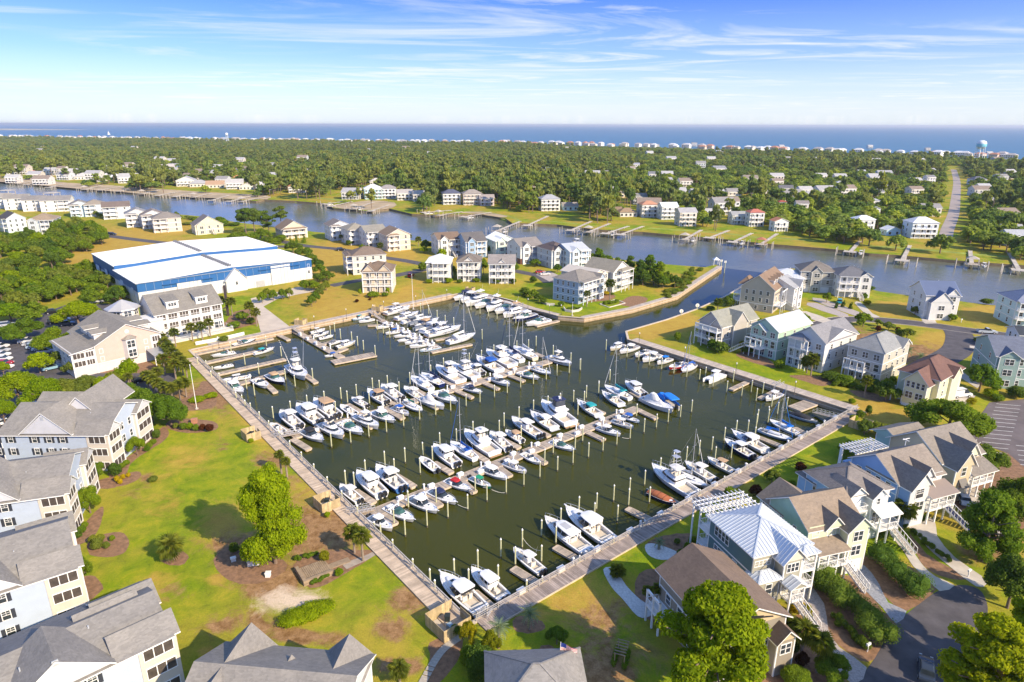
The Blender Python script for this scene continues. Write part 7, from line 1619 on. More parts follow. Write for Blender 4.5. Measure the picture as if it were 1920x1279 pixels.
# ---------------------------------------------------------------- island: shore houses, inland roofs, beach row, towers, docks
IH=[('pink roofed white house with arched porches',1404,425,10,3,(.70,.68,.65),(.45,.16,.12), 'hip',4),('salmon roofed white house',1451,434,9,2,(.70,.70,.68),(.50,.22,.12), 'gy',6),('white three storey porch house with white roof',1604,440,11,3,(.70,.71,.72),(.78,.79,.80), 'hip',0),('pale blue cottage with steep white roof',1661,442,9,1,(.45,.62,.75),(.70,.74,.78), 'gy',2),('broad white house with three tiers of arches',1707,447,15,3,(.66,.72,.78),(.70,.70,.70), 'hip',-4),('white house at the right end behind the pines',1887,462,12,2,(.62,.68,.70),(.40,.42,.44), 'gx',-6),('low blue house behind the right end pines',1882,440,12,1,(.40,.52,.60),(.35,.36,.36), 'gx',-4),('white house with terracotta roof',1203,408,12,3,(.70,.68,.64),(.48,.25,.16), 'hip',6),('white house with pale blue roof and broad terrace',1240,412,12,3,(.70,.72,.72),(.60,.68,.74), 'gx',8),('low white house with brown roof',1162,407,13,1,(.66,.62,.56),(.32,.23,.15), 'hip',6),('brown roofed bungalow',1142,403,10,1,(.60,.54,.46),(.26,.19,.13), 'gx',4),('grey roofed house behind broad tree',1372,421,10,2,(.60,.62,.60),(.32,.33,.33), 'gx',4),('white house under trees with white columns',1323,414,9,2,(.70,.70,.68),(.42,.42,.42), 'gx',6),('white three storey house with grey roof',1015,396,15,3,(.70,.69,.67),(.36,.37,.40), 'hip',10),('aqua cottage with brown roof',1056,395,12,1,(.50,.68,.70),(.30,.27,.24), 'gx',8),('small white house behind trees',1120,373,12,2,(.68,.68,.66),(.60,.62,.64), 'gx',6),('dark house behind trees',1187,383,12,2,(.30,.32,.34),(.24,.24,.24), 'gx',4),('dark roofed white house with zigzag stairs',831,384,15,3,(.68,.68,.66),(.10,.11,.16), 'hip',12),('tan house with wide balconies',869,385,16,3,(.58,.50,.42),(.30,.27,.24), 'hip',10),('pink grey house with white stairs',900,386,12,2,(.56,.46,.44),(.34,.30,.28), 'gx',8),('aqua house with white balconies',684,374,16,3,(.50,.70,.68),(.66,.68,.68), 'hip',14),('white and grey house beside the aqua one',714,373,14,3,(.66,.66,.66),(.30,.28,.27), 'hip',12),('cream house behind a dark tree',745,376,14,2,(.68,.64,.56),(.40,.38,.36), 'gx',12),('white house on the rise behind the aqua house',694,352,16,2,(.70,.68,.64),(.52,.50,.46), 'hip',12),('cream house behind thin pines',775,378,13,2,(.66,.62,.55),(.45,.42,.38), 'gx',12),('white house with rust brown roof',541,362,17,2,(.68,.66,.62),(.34,.17,.08), 'hip',14),('white cottage before tall pines',480,357,18,2,(.70,.70,.68),(.55,.55,.55), 'hip',14),('white gabled house left of the pines',449,356,14,1,(.70,.68,.60),(.45,.38,.30), 'gy',14),('white house with many gables',424,355,17,2,(.70,.69,.66),(.45,.44,.42), 'gx',16),('cream bungalow with tan roof',386,353,18,1,(.68,.62,.52),(.42,.28,.18), 'gx',16),('orange brown roofed house',432,341,18,1,(.62,.52,.40),(.50,.24,.10), 'hip',14),('white gabled house with porch',331,350,19,2,(.70,.68,.60),(.36,.36,.37), 'gy',18),('white cottage with grey roof',356,351,18,1,(.68,.64,.56),(.38,.38,.38), 'hip',18),('white house with dark porch',222,344,20,2,(.70,.68,.66),(.42,.42,.42), 'gx',20),('long white gabled house',186,339,24,1,(.72,.71,.68),(.66,.67,.68), 'gx',20),('white gabled house',168,338,16,2,(.72,.70,.64),(.60,.58,.54), 'gy',20),('white house with balconies',114,334,22,2,(.70,.69,.66),(.45,.44,.43), 'gx',22),('white cottage at the water',140,337,20,1,(.70,.69,.66),(.50,.49,.47), 'hip',22),('white house left of the salmon roof',12,327,22,2,(.70,.69,.66),(.50,.49,.47), 'gx',24),('salmon roofed cottage far left',38,327,15,1,(.66,.50,.44),(.42,.18,.12), 'hip',24),('white cottage at the left edge',-8,325,20,1,(.70,.70,.68),(.6,.6,.6), 'gx',24),('white house on the slope behind',197,327,22,2,(.70,.70,.68),(.46,.47,.50), 'gx',20),('beige house behind tall trees',262,345,16,1,(.66,.60,.52),(.5,.45,.4), 'gx',20),('blue roofed house among trees',332,321,16,2,(.70,.72,.74),(.30,.42,.60), 'hip',16),('pale house among trees',303,322,16,2,(.68,.60,.54),(.5,.45,.42), 'gx',16)]
def fhouse(name,label,px,py,w,fl,wc,rc,rt,a,grp,d=None):
 p=G(px,py); d=d or w*.8; H=fl*2.9+.6
 t=thing(name,label, 'house',(p.x,p.y,1.5),R_(a),grp); blk=(0,w,0,d); wm,rm=S(wc),RF(rc)
 part('wall',MB().box(0,0,0,w,d,H),wm,t)
 rh=w*.2
 if rt=='hip':rr=MB(); x0,x1,y0,y1=-.6,w+.6,-.6,d+.6; h=(y1-y0)/2*.9; ym=(y0+y1)/2; part('roof',MB().loft([[(x0,y0,H),(x1,y0,H),(x1,y1,H),(x0,y1,H)],[(x0+h,ym-.05,H+rh),(x1-h,ym-.05,H+rh),(x1-h,ym+.05,H+rh),(x0+h,ym+.05,H+rh)]]),rm,t)
 else :rgable(t,blk,H,rh, 'x' if rt=='gx' else 'y',rm,.5,wm)
 if fl>1:prch(t, 'F',blk,w*.08,w*.92,1.8,[2.9*i for i in range(1,fl)],H-.3,4,rail=False)
 n=max(2,int(w/3.2))
 for i in range(fl):
  for j in range(n):wnd(t, 'F',blk,w*(j+.5)/n,i*2.9+.7,1.5,1.7, 'plain')
 for i in range(fl):wnd(t, 'L' if p.x>0 else 'R',blk,d/2,i*2.9+.8,1.2,1.5, 'plain')
 return t
for (lab,x,y,w,fl,wc,rc,rt,a)in IH:fhouse('island_house',lab+' on the far bank',x,y,w,fl,wc,rc,rt,a, 'houses on the far bank')
# roofs showing between the trees of the island
INL=[(1220,338,20,2,(.70,.69,.66),(.30,.31,.34), 'gx'),(1128,330,18,1,(.62,.6,.55),(.45,.44,.42), 'gx'),(1180,321,18,1,(.68,.6,.52),(.5,.42,.36), 'gx'),(1190,313,16,1,(.72,.7,.68),(.5,.52,.6), 'gx'),(1345,322,28,1,(.7,.7,.68),(.42,.44,.48), 'gx'),(1400,342,26,1,(.66,.6,.52),(.42,.36,.30), 'gx'),(1430,317,16,1,(.7,.7,.7),(.6,.6,.62), 'gx'),(1508,381,12,2,(.68,.66,.62),(.60,.60,.62), 'gx'),(1461,391,10,1,(.7,.7,.68),(.50,.14,.10), 'hip'),(1494,402,14,2,(.68,.62,.54),(.38,.34,.32), 'gx'),(1570,352,18,1,(.6,.52,.45),(.70,.72,.76), 'hip'),(1535,336,20,1,(.7,.7,.7),(.70,.70,.70), 'gx'),(1465,362,20,1,(.5,.42,.36),(.24,.24,.26), 'gx'),(1637,370,18,1,(.6,.5,.42),(.40,.41,.44), 'gx'),(1655,362,22,1,(.6,.5,.42),(.44,.42,.44), 'gx'),(1632,388,12,1,(.7,.7,.68),(.60,.62,.66), 'hip'),(1634,404,10,1,(.7,.72,.74),(.66,.70,.76), 'gy'),(1740,345,16,2,(.62,.62,.64),(.34,.34,.36), 'gx'),(1830,344,24,1,(.7,.72,.74),(.20,.21,.26), 'hip'),(1838,358,18,1,(.7,.66,.6),(.72,.74,.76), 'gx'),(1850,385,16,1,(.6,.56,.5),(.40,.42,.46), 'gx'),(1612,328,16,1,(.6,.62,.64),(.66,.70,.74), 'gx'),(908,341,22,1,(.70,.69,.66),(.55,.54,.52), 'hip'),(935,330,14,1,(.7,.68,.66),(.45,.44,.46), 'gx'),(915,318,18,1,(.72,.68,.6),(.5,.46,.42), 'gx'),(848,320,18,1,(.6,.58,.52),(.5,.48,.45), 'gx'),(775,323,16,1,(.7,.66,.6),(.55,.52,.48), 'gx'),(972,307,18,1,(.7,.66,.58),(.5,.48,.46), 'gx'),(964,345,15,1,(.72,.72,.72),(.6,.62,.64), 'gx'),(1075,310,14,1,(.6,.56,.5),(.5,.44,.38), 'gx'),(965,363,12,1,(.6,.6,.6),(.4,.4,.42), 'gx'),(530,346,16,2,(.62,.68,.68),(.50,.52,.54), 'gx'),(705,362,14,1,(.6,.5,.45),(.25,.2,.18), 'gx'),(300,279,30,1,(.72,.72,.70),(.6,.6,.6), 'gx'),(345,290,26,1,(.70,.66,.60),(.6,.55,.5), 'gx'),(376,308,18,1,(.72,.72,.70),(.6,.6,.6), 'gx'),(152,306,22,2,(.70,.70,.68),(.55,.56,.58), 'gx'),(72,308,20,1,(.70,.70,.68),(.55,.56,.58), 'gx'),(810,296,24,1,(.72,.72,.70),(.6,.6,.6), 'gx'),(1065,280,30,1,(.72,.70,.66),(.6,.58,.56), 'gx'),(690,283,24,1,(.72,.72,.70),(.6,.6,.6), 'gx')]
rr_=random.Random(12)
for k in range(150):
 y=rr_.choice([276,284,292,300,310,322,335,350,368])+rr_.uniform(-5,5); x=rr_.uniform(0,1900)if y<340 else rr_.uniform(950,1900)
 if k>80:x,y=rr_.choice([(rr_.uniform(0,560),rr_.uniform(310,346)),(rr_.uniform(1180,1900),rr_.uniform(375,425)),(rr_.uniform(560,1200),rr_.uniform(335,372)),(rr_.uniform(1150,1900),rr_.uniform(330,375))])
 if abs(x-1790)<30 or any(abs(x-q[0])<22 and abs(y-q[1])<7 for q in INL):continue
 c=rr_.choice([(.66,.64,.60),(.62,.56,.48),(.55,.58,.60)]); INL.append((x,y,rr_.uniform(18,28),rr_.choice([1,1,2]),c,rr_.choice([(.45,.44,.43),(.6,.6,.62),(.42,.34,.28),(.7,.7,.7)]), 'gx'))
for i,(x,y,w,fl,wc,rc,rt)in enumerate(INL):
 fhouse('inland_house',('brown' if rc[0]>rc[2]*1.2 else 'pale' if rc[0]>.58 else 'dark grey' if rc[0]<.35 else 'grey')+' roofed house between the trees of the island woods, '+('left' if x<640 else 'middle' if x<1280 else 'right')+' third, '+('near the beach' if y<300 else 'midway' if y<345 else 'toward the channel'),x-w*.2,y+3,w*.62,fl+1,wc,tuple(k*.62 for k in rc),rt,random.uniform(-10,10), 'house roofs between the island trees')
 # beach row: small pale houses along the sea
bm_=[]
for k,(wc,rc)in enumerate([((.72,.72,.70),(.62,.62,.62)),((.70,.66,.58),(.45,.42,.40)),((.62,.70,.74),(.66,.68,.70)),((.74,.72,.68),(.38,.37,.38)),((.66,.52,.44),(.50,.24,.16)),((.74,.74,.72),(.72,.73,.74))]):
 mb=MB(); mb.box(-6,-6,2.4,6,6,9.5,0)
 for x in (-5.5,0,5.5):
  for y in (-5.5,5.5):mb.box(x-.25,y-.25,0,x+.25,y+.25,2.4,2)
 mb.loft([[(-6.8,-6.8,9.5),(6.8,-6.8,9.5),(6.8,6.8,9.5),(-6.8,6.8,9.5)],[(-2.5,-.1,12.4),(2.5,-.1,12.4),(2.5,.1,12.4),(-2.5,.1,12.4)]],1)
 for x in (-4,-1.3,1.3,4):
  for z in (3.6,6.6):mb.box(x-.7,-6.06,z,x+.7,-5.98,z+1.7,3)
 mb.box(-6.2,-8,5.6,6.2,-6.02,5.9,2); mb.box(-6.2,-8,2.4,6.2,-6.02,2.7,2)
 bm_.append(mb.mesh('beach_house',[S(wc),RF(rc),TRIM,HOUSEG]))
def along_beach(t):
 """t in 0..1 along the beach polyline in world space"""
 P_=bl[::-1]; L=[0]
 for a,b in zip(P_[:-1],P_[1:]):L.append(L[-1]+math.hypot(b[0]-a[0],b[1]-a[1]))
 d=t*L[-1]
 for i in range(len(P_)-1):
  if L[i+1]>=d:u=(d-L[i])/(L[i+1]-L[i]); return (P_[i][0]+(P_[i+1][0]-P_[i][0])*u,P_[i][1]+(P_[i+1][1]-P_[i][1])*u,math.atan2(P_[i+1][1]-P_[i][1],P_[i+1][0]-P_[i][0]))
 return (*P_[-1],0)
BH=[]
for i in range(298):
 x,y,a=along_beach(.08+.90*(i%150+random.uniform(-.9,.9))/150); row=i//150+(random.random()<.3)
 yy=y-34-row*30+random.uniform(-7,7); BH.append((x,yy))
 o=link('beach_house',random.choice(bm_),None,(x,yy,1.5),a+random.uniform(-.2,.2),(random.uniform(1.0,1.7),random.uniform(.8,1.3),random.uniform(.95,1.35)))
 tag(o, 'small pale beach house in the long row along the sea front', 'house', 'beach houses in the row along the sea')
 # water towers
def tower(px,py,top_py,label,cols,legs=6):
 p=G(px,py); lo,hi=5,90
 for _ in range(30):
  mid=(lo+hi)/2; d=CM.to_3x3().transposed()@Vector((p.x,p.y,1.5+mid-CAMH)); yy=639.5-FPX*d.y/-d.z
  lo,hi=(mid,hi)if yy>top_py else (lo,mid)
 H=lo; t=thing('water_tower',label, 'water tower',(p.x,p.y,1.5)); R1=H*(.20 if legs<6 else .13); zt=H-R1*1.55
 def rg(r,z,n=20):return [(r*math.cos(2*math.pi*i/n),r*math.sin(2*math.pi*i/n),z)for i in range(n)]
 part('tank',MB().loft([rg(R1*.5,zt-R1*.35),rg(R1*.85,zt),rg(R1,zt+R1*.5),rg(R1,zt+R1*.9),rg(R1*.8,zt+R1*1.3),rg(R1*.4,zt+R1*1.5),rg(.3,zt+R1*1.55)]),cols[0],t,60)
 part('tank_band',MB().loft([rg(R1*1.01,zt+R1*.15),rg(R1*1.03,zt+R1*.5),rg(R1*1.03,zt+R1*.75),rg(R1*1.0,zt+R1*.8)],0,False,False),cols[1],t,60)
 for i in range(legs):
  a=2*math.pi*i/legs+.3; part('leg',MB().tube((R1*1.25*math.cos(a),R1*1.25*math.sin(a),0),(R1*.85*math.cos(a),R1*.85*math.sin(a),zt+R1*.1),.55,.45,8),cols[0],t)
 part('riser',MB().tube((0,0,0),(0,0,zt),R1*.1,R1*.1,8),cols[0],t)
 br=MB()
 for k in (.35,.7):
  for i in range(legs):
   a,b=2*math.pi*i/legs+.3,2*math.pi*(i+1)/legs+.3; r_=R1*(1.25-.4*k); br.beam((r_*math.cos(a),r_*math.sin(a),zt*k),(r_*math.cos(b),r_*math.sin(b),zt*k),.25,.25)
 part('brace_ring',br,cols[0],t)
tw_,tb_=mat('tower_white',(.74,.78,.80),r=.4),mat('tower_teal',(.20,.55,.66),r=.4)
tower(1833,306,263, 'pale teal and white water tower on slender legs near the right end of the beach',(tw_,tb_),5)
tower(427,270,249, 'small white water tower rising over the woods toward the left',(tw_,tw_),6)
# island docks
ID=[(975,415,934,432),(1027,405,990,422),(1108,415,1072,431),(1143,419,1105,434),(1178,424,1138,437),(1206,424,1165,439),(1315,431,1285,448),(1366,432,1332,445),(1410,437,1376,453),(1457,438,1428,457),(1612,452,1595,471),(1706,460,1692,487),(1819,470,1822,494),(1893,474,1910,505),(920,398,873,406),(866,397,826,403),(846,394,800,398),(730,384,697,395),(700,379,665,391),(660,378,622,386),(641,378,612,382),(500,368,455,377),(470,368,432,377),(430,366,398,375),(398,362,365,369),(362,362,330,368),(330,360,298,366),(300,356,268,363),(262,352,225,358),(225,350,190,356),(190,348,160,355),(120,345,92,351),(80,341,50,346),(60,340,35,344)]
pw=mat('bleached_pier',(.50,.45,.38),r=.85,v=.2,island=.2)
ZC={}
for i,(x0,y0,x1,y1)in enumerate(ID):
 a,b=G(x0,y0,2.2),G(x1,y1,2.2); d=(b-a); L=d.length; d.normalize(); q=Vector((-d.y,d.x,0))
 zn='near the right end' if x0>1500 else 'below the terracotta and pink roofs' if x0>1180 else 'at the middle' if x0>900 else 'below the aqua house' if x0>600 else 'on the left half'; ZC[zn]=ZC.get(zn,-1)+1
 t=thing('private_dock', 'bleached wooden dock on the far bank %s, %s there'%(zn,ORD[ZC[zn]]), 'dock',(a.x,a.y,0),0, 'private docks on the far bank')
 mb=MB(); A,B=Vector((0,0)),Vector((b.x-a.x,b.y-a.y)); brds(mb,A,B,1.8,2.2,1.2,.05,.15); e=B; s=Vector((d.x,d.y))
 brds(mb,e-s*1.0,e+s*4.5,6.0,2.24,1.0,.05,.15); part('dock_deck',mb,pw,t)
 pl=MB()
 for k in range(int(L/4)+1):
  for sg in (-1,1):p=A+(B-A)*k/max(1,int(L/4))+Vector((q.x,q.y))*sg*.85; pl.box(p.x-.12,p.y-.12,-2,p.x+.12,p.y+.12,2.4)
 for u,v in ((-3,0),(3,0),(-3,4),(3,4),(-6.5,0),(-6.5,4.5),(6.5,1),(6.5,4.5)):p=e+s*v+Vector((q.x,q.y))*u; pl.box(p.x-.15,p.y-.15,-2,p.x+.15,p.y+.15,4.2 if abs(u)>5 else 2.6)
 part('dock_pile',pl,pw,t)['kind']='stuff'
 if i%3==0:
  rr=MB(); c=e+s*2; h=[(c.x+q.x*sx*2.6+s.x*sy*2.4,c.y+q.y*sx*2.6+s.y*sy*2.4)for sx,sy in ((-1,-1),(1,-1),(1,1),(-1,1))]
  rr.loft([[(*p,5.0)for p in h],[(c.x+(p[0]-c.x)*.05,c.y+(p[1]-c.y)*.05,6.3)for p in h]])
  for p in h:rr.box(p[0]-.1,p[1]-.1,2.2,p[0]+.1,p[1]+.1,5.0)
  part('dock_roof',rr,RF((.42,.17,.10))if i in (9,)else RF((.44,.40,.34)),t)
 if i%2==0 and x0>600:
  cc=e+s*1.5+Vector((q.x,q.y))*(5.0); bx,by=a.x+cc.x,a.y+cc.y
  key=('console', 'white', 'white', 'tan'); parts,NL=cached(key,lambda :bparts(*key)); o=thing('lift_boat', 'small white boat on the lift beside a dock on the far bank', 'boat',(bx,by,1.2),math.atan2(s.y,s.x), 'boats on far bank lifts',.8)
  for pn,me,sub in parts:link(pn,me,o)
  # left waterside: wooden pier with shelter at the channel
for lab,x0,y0,x1,y1 in [('long private pier with shelter behind the white row at the upper left',50,372,98,368),('boat house pier cut by the left edge',-10,372,14,363)]:
 a,b=V2(x0,y0,2.2),V2(x1,y1,2.2); t=thing('private_dock',lab, 'dock',(0,0,0)); mb=MB(); brds(mb,a,b,2.2,2.2,1.2,.05,.15); part('dock_deck',mb,pw,t)
 rr=MB(); rr.box(b[0]-5,b[1]-5,5.2,b[0]+5,b[1]+5,5.5)
 for u in (-4.5,4.5):
  for v in (-4.5,4.5):rr.box(b[0]+u-.2,b[1]+v-.2,-2,b[0]+u+.2,b[1]+v+.2,5.2)
 rr.box(b[0]-5,b[1]-5,2.0,b[0]+5,b[1]+5,2.2); part('shelter',rr,pw,t)
 # ================================================================ trees, palms, shrubs, hedges
LF={'bright':leafmat('leaf_bright',(.130,.205,.009),(.37,.45,.016),.46), 'oak':leafmat('leaf_oak',(.082,.145,.016),(.26,.34,.030),.42), 'dark':leafmat('leaf_dark',(.055,.100,.018),(.18,.25,.034),.36), 'olive':leafmat('leaf_olive',(.100,.135,.022),(.28,.32,.055),.40), 'pine':leafmat('leaf_pine',(.160,.215,.010),(.48,.49,.016),.46), 'red':leafmat('leaf_maroon',(.040,.014,.008),(.13,.045,.020),.2,(1.5,.8,.5)), 'yellow':leafmat('leaf_yellow',(.28,.22,.01),(.60,.45,.02),.35), 'myrtle':leafmat('leaf_myrtle',(.070,.125,.022),(.22,.30,.045),.38), 'palm':leafmat('leaf_palm',(.085,.115,.018),(.27,.29,.05),.34), 'gold':leafmat('leaf_gold',(.10,.12,.01),(.42,.38,.02),.4), 'silver':leafmat('leaf_silver',(.14,.19,.12),(.34,.40,.26),.3)}
def lmesh(name,centers,rads,n,size,seed,lobes=None,flatten=.8,up=.25,core=True,tint=None):
 """thousands of leaf-size faces on clump surfaces, plus a dim inner core that closes the crown"""
 r=np.random.default_rng(seed); C=np.array(centers); Rr=np.array(rads); w=Rr[:,0]*Rr[:,1]; pick=r.choice(len(C),n,p=w/w.sum())
 d=r.normal(size=(n,3)); d/=np.linalg.norm(d,axis=1)[:,None]; rad=r.uniform(.55,1.08,n)**.6
 P=C[pick]+d*Rr[pick]*rad[:,None]
 nrm=d+r.normal(size=(n,3))*.55; nrm[:,2]+=up; nrm/=np.linalg.norm(nrm,axis=1)[:,None]
 a=np.cross(nrm,r.normal(size=(n,3))); a/=np.linalg.norm(a,axis=1)[:,None]; b=np.cross(nrm,a)
 s=size*r.uniform(.6,1.3,n)[:,None]
 V=np.stack([P-a*s,P-b*s*.6,P+a*s,P+b*s*.6],1).reshape(-1,3)
 verts=V.tolist(); faces=[(4*i,4*i+1,4*i+2,4*i+3)for i in range(n)]
 if core:
  ico=cached('ico',icos)
  for c,q in zip(C,Rr):
   o=len(verts); verts+=[(c[0]+v[0]*q[0]*.72,c[1]+v[1]*q[1]*.72,c[2]+v[2]*q[2]*.72)for v in ico[0]]; faces+=[tuple(i+o for i in f)for f in ico[1]]
 me=bpy.data.meshes.new(name); me.from_pydata(verts,[],faces); me.materials.append(tint)
 return me
def icos():
 bm=bmesh.new(); bmesh.ops.create_icosphere(bm,subdivisions=1,radius=1.0); v=[tuple(x.co)for x in bm.verts]; f=[tuple(y.index for y in x.verts)for x in bm.faces]; bm.free(); return v,f
def crown_unit(kind,seed,n,size,m):
 """crown of unit width (1) standing on z=0 .. height 1 (scaled per tree)"""
 r=random.Random(seed); cs,rs=[],[]
 if kind=='oak':
  for i in range(26):
   a=r.uniform(0,6.28); q=r.uniform(.05,.40); z=.42+.40*(1-(q/.42)**2)*r.uniform(.55,1.0)-r.uniform(0,.10)
   k=r.uniform(.10,.17); cs.append((q*math.cos(a),q*math.sin(a),z)); rs.append((k,k,k*1.0))
 elif kind=='plane':
  for i in range(64):
   z=r.uniform(.14,.95); w=.46*math.sin(math.pi*min(1,(z+.10)/1.12)**.8)**.7; a=r.uniform(0,6.28); q=w*r.uniform(.3,.85); k=r.uniform(.08,.15)
   cs.append((q*math.cos(a),q*math.sin(a),z)); rs.append((k*1.1,k*1.1,k*.62))
 elif kind=='pine':
  for i in range(60):
   z=r.uniform(.30,.97); w=.50*(1-(z-.30)/.74)**.55*(.6+.4*r.random()); a=r.uniform(0,6.28); q=w*r.uniform(.25,.92); k=r.uniform(.055,.105)
   cs.append((q*math.cos(a),q*math.sin(a),z)); rs.append((k*1.15,k*1.15,k*.50))
 elif kind=='tallpine':
  for i in range(22):
   z=r.uniform(.52,.97); w=.45*math.sin(math.pi*min(1,(z-.40)/.66))**.8; a=r.uniform(0,6.28); q=w*r.uniform(.2,.9); k=r.uniform(.11,.19)
   cs.append((q*math.cos(a),q*math.sin(a),z)); rs.append((k,k,k*.35))
 elif kind=='ball':
  for i in range(16):
   a=r.uniform(0,6.28); e=r.uniform(-.4,1.4); q=.30; cs.append((q*math.cos(a)*math.cos(e),q*math.sin(a)*math.cos(e),.5+.32*math.sin(e))); k=r.uniform(.16,.22); rs.append((k,k,k))
  cs.append((0,0,.5)); rs.append((.40,.40,.42))
 elif kind=='cone':
  for i in range(20):
   z=r.uniform(.1,.9); w=.40*(1-z)**.6; a=r.uniform(0,6.28); cs.append((w*math.cos(a)*.6,w*math.sin(a)*.6,z)); k=r.uniform(.12,.2)*(1.2-z); rs.append((k,k,k))
 return lmesh('crown',cs,rs,n,size,seed,tint=m)
def trunk_unit(kind,seed):
 r=random.Random(seed); mb=MB()
 top={'oak':.55, 'plane':.85, 'pine':.92, 'tallpine':.9, 'ball':.5, 'cone':.5}[kind]
 mb.tube((0,0,-.01),(.01,.0,top*.5),.030,.022,8); mb.tube((.01,0,top*.5),(0,.01,top),.022,.008,7)
 for i in range(9 if kind!='ball' else 3):
  z=top*r.uniform(.4,.85); a=r.uniform(0,6.28); q=r.uniform(.2,.33); mb.tube((0,0,z),(q*math.cos(a),q*math.sin(a),min(.95,z+r.uniform(.05,.2))),.011,.004,5)
 return mb.mesh('trunk',BARK)
TN={'oak':'broadleaf_tree', 'plane':'broadleaf_tree', 'pine':'pine_tree', 'tallpine':'pine_tree', 'ball':'shrub', 'cone':'conical_shrub'}
def fit(base,ty,wpx,zg=1.5):
 """height and width in metres that reach pixel row ty and pixel width wpx from a foot pixel"""
 p=G(base[0],base[1],zg); Rt=CM.to_3x3().transposed(); lo,hi=.2,45
 for _ in range(24):
  mid=(lo+hi)/2; c=Rt@Vector((p.x,p.y,zg+mid-CAMH)); y=639.5-FPX*c.y/-c.z
  if y>ty:lo=mid
  else :hi=mid
 c=Rt@Vector((p.x,p.y,zg+lo*.5-CAMH)); return p,lo,wpx*-c.z/FPX
def crown_for(kind,m,H,Wd,detail):
 n,s={'near':(32000,.0135), 'big':(13000,.0205), 'mid':(2600,.040), 'low':(900,.065)}[detail]
 v=random.randrange(3 if detail in ('mid', 'low')else 2)
 return cached(('crown',kind,m,detail,v),lambda :crown_unit(kind,11+v*7+hash_(kind+m),n,s*(1.15 if kind=='ball' else 1),LF[m])),cached(('trunk',kind,v),lambda :trunk_unit(kind,v))
def hash_(s):return sum(ord(c)*(i+1)for i,c in enumerate(s))%97
def plant(kind,m,base,ty,wpx,label,detail='mid',group=None,zg=1.5):
 p,H,Wd=fit(base,ty,wpx,zg); H=max(H,.5); cm,tm=crown_for(kind,m,H,Wd,detail)
 # scaled so width and height fit independently
 t=thing(TN[kind],label, 'tree' if kind not in ('ball', 'cone')else 'shrub',(p.x,p.y,zg),random.uniform(0,6.28),group,(Wd*.9,Wd*.9,H)if kind in ('oak', 'plane', 'pine')else (Wd,Wd,H))
 if kind in ('oak', 'plane', 'pine', 'tallpine'):link('trunk',tm,t)
 link('crown',cm,t); return t
def P_frond(n=9,L=1.0,seed=0):
 r=random.Random(seed); mb=MB(); mb.tube((0,0,0),(L*.45,0,.10*L),.018,.012,4)
 for i in range(n):
  a=(i-(n-1)/2)/n*2.6; l=L*.62*(1-.18*abs(a)); x0,z0=L*.42,.10*L; w=.055*L
  dx,dy=math.cos(a),math.sin(a); px,py=-dy,dx; dr=-.26*L*(1+.3*r.random())
  mid=(x0+dx*l*.55,dy*l*.55,z0+.02); end=(x0+dx*l,dy*l,z0+dr)
  mb.add([(x0,0,z0),(mid[0]+px*w,mid[1]+py*w,mid[2]),end,(mid[0]-px*w,mid[1]-py*w,mid[2])],[(0,1,2),(0,2,3)])
 return mb.mesh('frond',LF['palm'])
def P_feather(L=1.0):
 mb=MB(); pts=[(L*t,0,.55*L*t-.95*L*t*t)for t in [i/8 for i in range(9)]]
 mb.path(pts,.015,3)
 for i in range(1,9):
  p=pts[i]
  for s in (-1,1):
   l=.30*L*math.sin(math.pi*(i/9)**.7)+.05; mb.add([(p[0]-.05*L,0,p[2]),(p[0]+.02*L,0,p[2]),(p[0]+.14*L,s*l,p[2]-.10*L)],[(0,1,2)])
 return mb.mesh('frond',LF['silver'])
def palm(base,ty,wpx,label,group=None,kind='fan',parts=True,seed=0):
 p,H,Wd=fit(base,ty,wpx); rr=random.Random(seed+int(base[0])); R1=Wd/2
 t=thing('palm_tree' if kind=='fan' else 'pindo_palm',label, 'palm',(p.x,p.y,1.5),rr.uniform(0,6),group)
 th=max(.3,H-R1*.75)
 part('trunk',MB().tube((0,0,-.1),(.05,0,th),.20,.16,8).tube((.05,0,th-.5),(.05,0,th+.1),.26,.2,8),PBARK,t)
 fm=[cached(('frond',k),lambda :P_frond(9,1.0,k))for k in range(3)]if kind=='fan' else [cached('feather',P_feather)]
 nf=(30 if kind=='fan' else 26)if parts else 16
 if parts:
  for i in range(nf):
   az=i*2.399; el=R_(75-115*(i/nf)); o=link('frond',fm[i%len(fm)],t,(.05,0,th),(0,-el,az),R1*rr.uniform(.85,1.1))
 else :
  c=cached(('palmcrown',kind),lambda :palm_crown(fm,kind)); link('crown',c,t,(.05,0,th),rr.uniform(0,6),R1)
 return t
def palm_crown(fm,kind):
 V,F=[],[]
 for i in range(22):
  az=i*2.399; el=R_(75-115*(i/22)); M=Matrix.Rotation(az,4, 'Z')@Matrix.Rotation(-el,4, 'Y'); me=fm[i%len(fm)]; o=len(V)
  V+=[tuple(M@v.co)for v in me.vertices]; F+=[tuple(k+o for k in q.vertices)for q in me.polygons]
 m=bpy.data.meshes.new('crown'); m.from_pydata(V,[],F); m.materials.append(LF['palm']if kind=='fan' else LF['silver']); return m
T=plant
T('plane', 'bright',(517,1056),872,148, 'tall bright yellow green tree alone on the lawn beside the boardwalk', 'near')
T('pine', 'pine',(1325,1350),1095,330, 'large bright yellow green pine in front of the brown gable roofed house at the bottom', 'near')
T('pine', 'pine',(1835,1385),1165,300, 'large bright pine at the lower right over the dark road', 'near')
T('pine', 'pine',(1940,1300),1095,250, 'bright pine cut by the lower right corner', 'near')
T('oak', 'dark',(1888,1140),1030,118, 'dark green tree at the right edge above the bright pines', 'big')
T('plane', 'oak',(1842,1052),925,125, 'light green feathery tree between two driveways at the right', 'big')
T('oak', 'dark',(1905,985),880,130, 'dark spreading tree at the right edge below the parking lot', 'big')
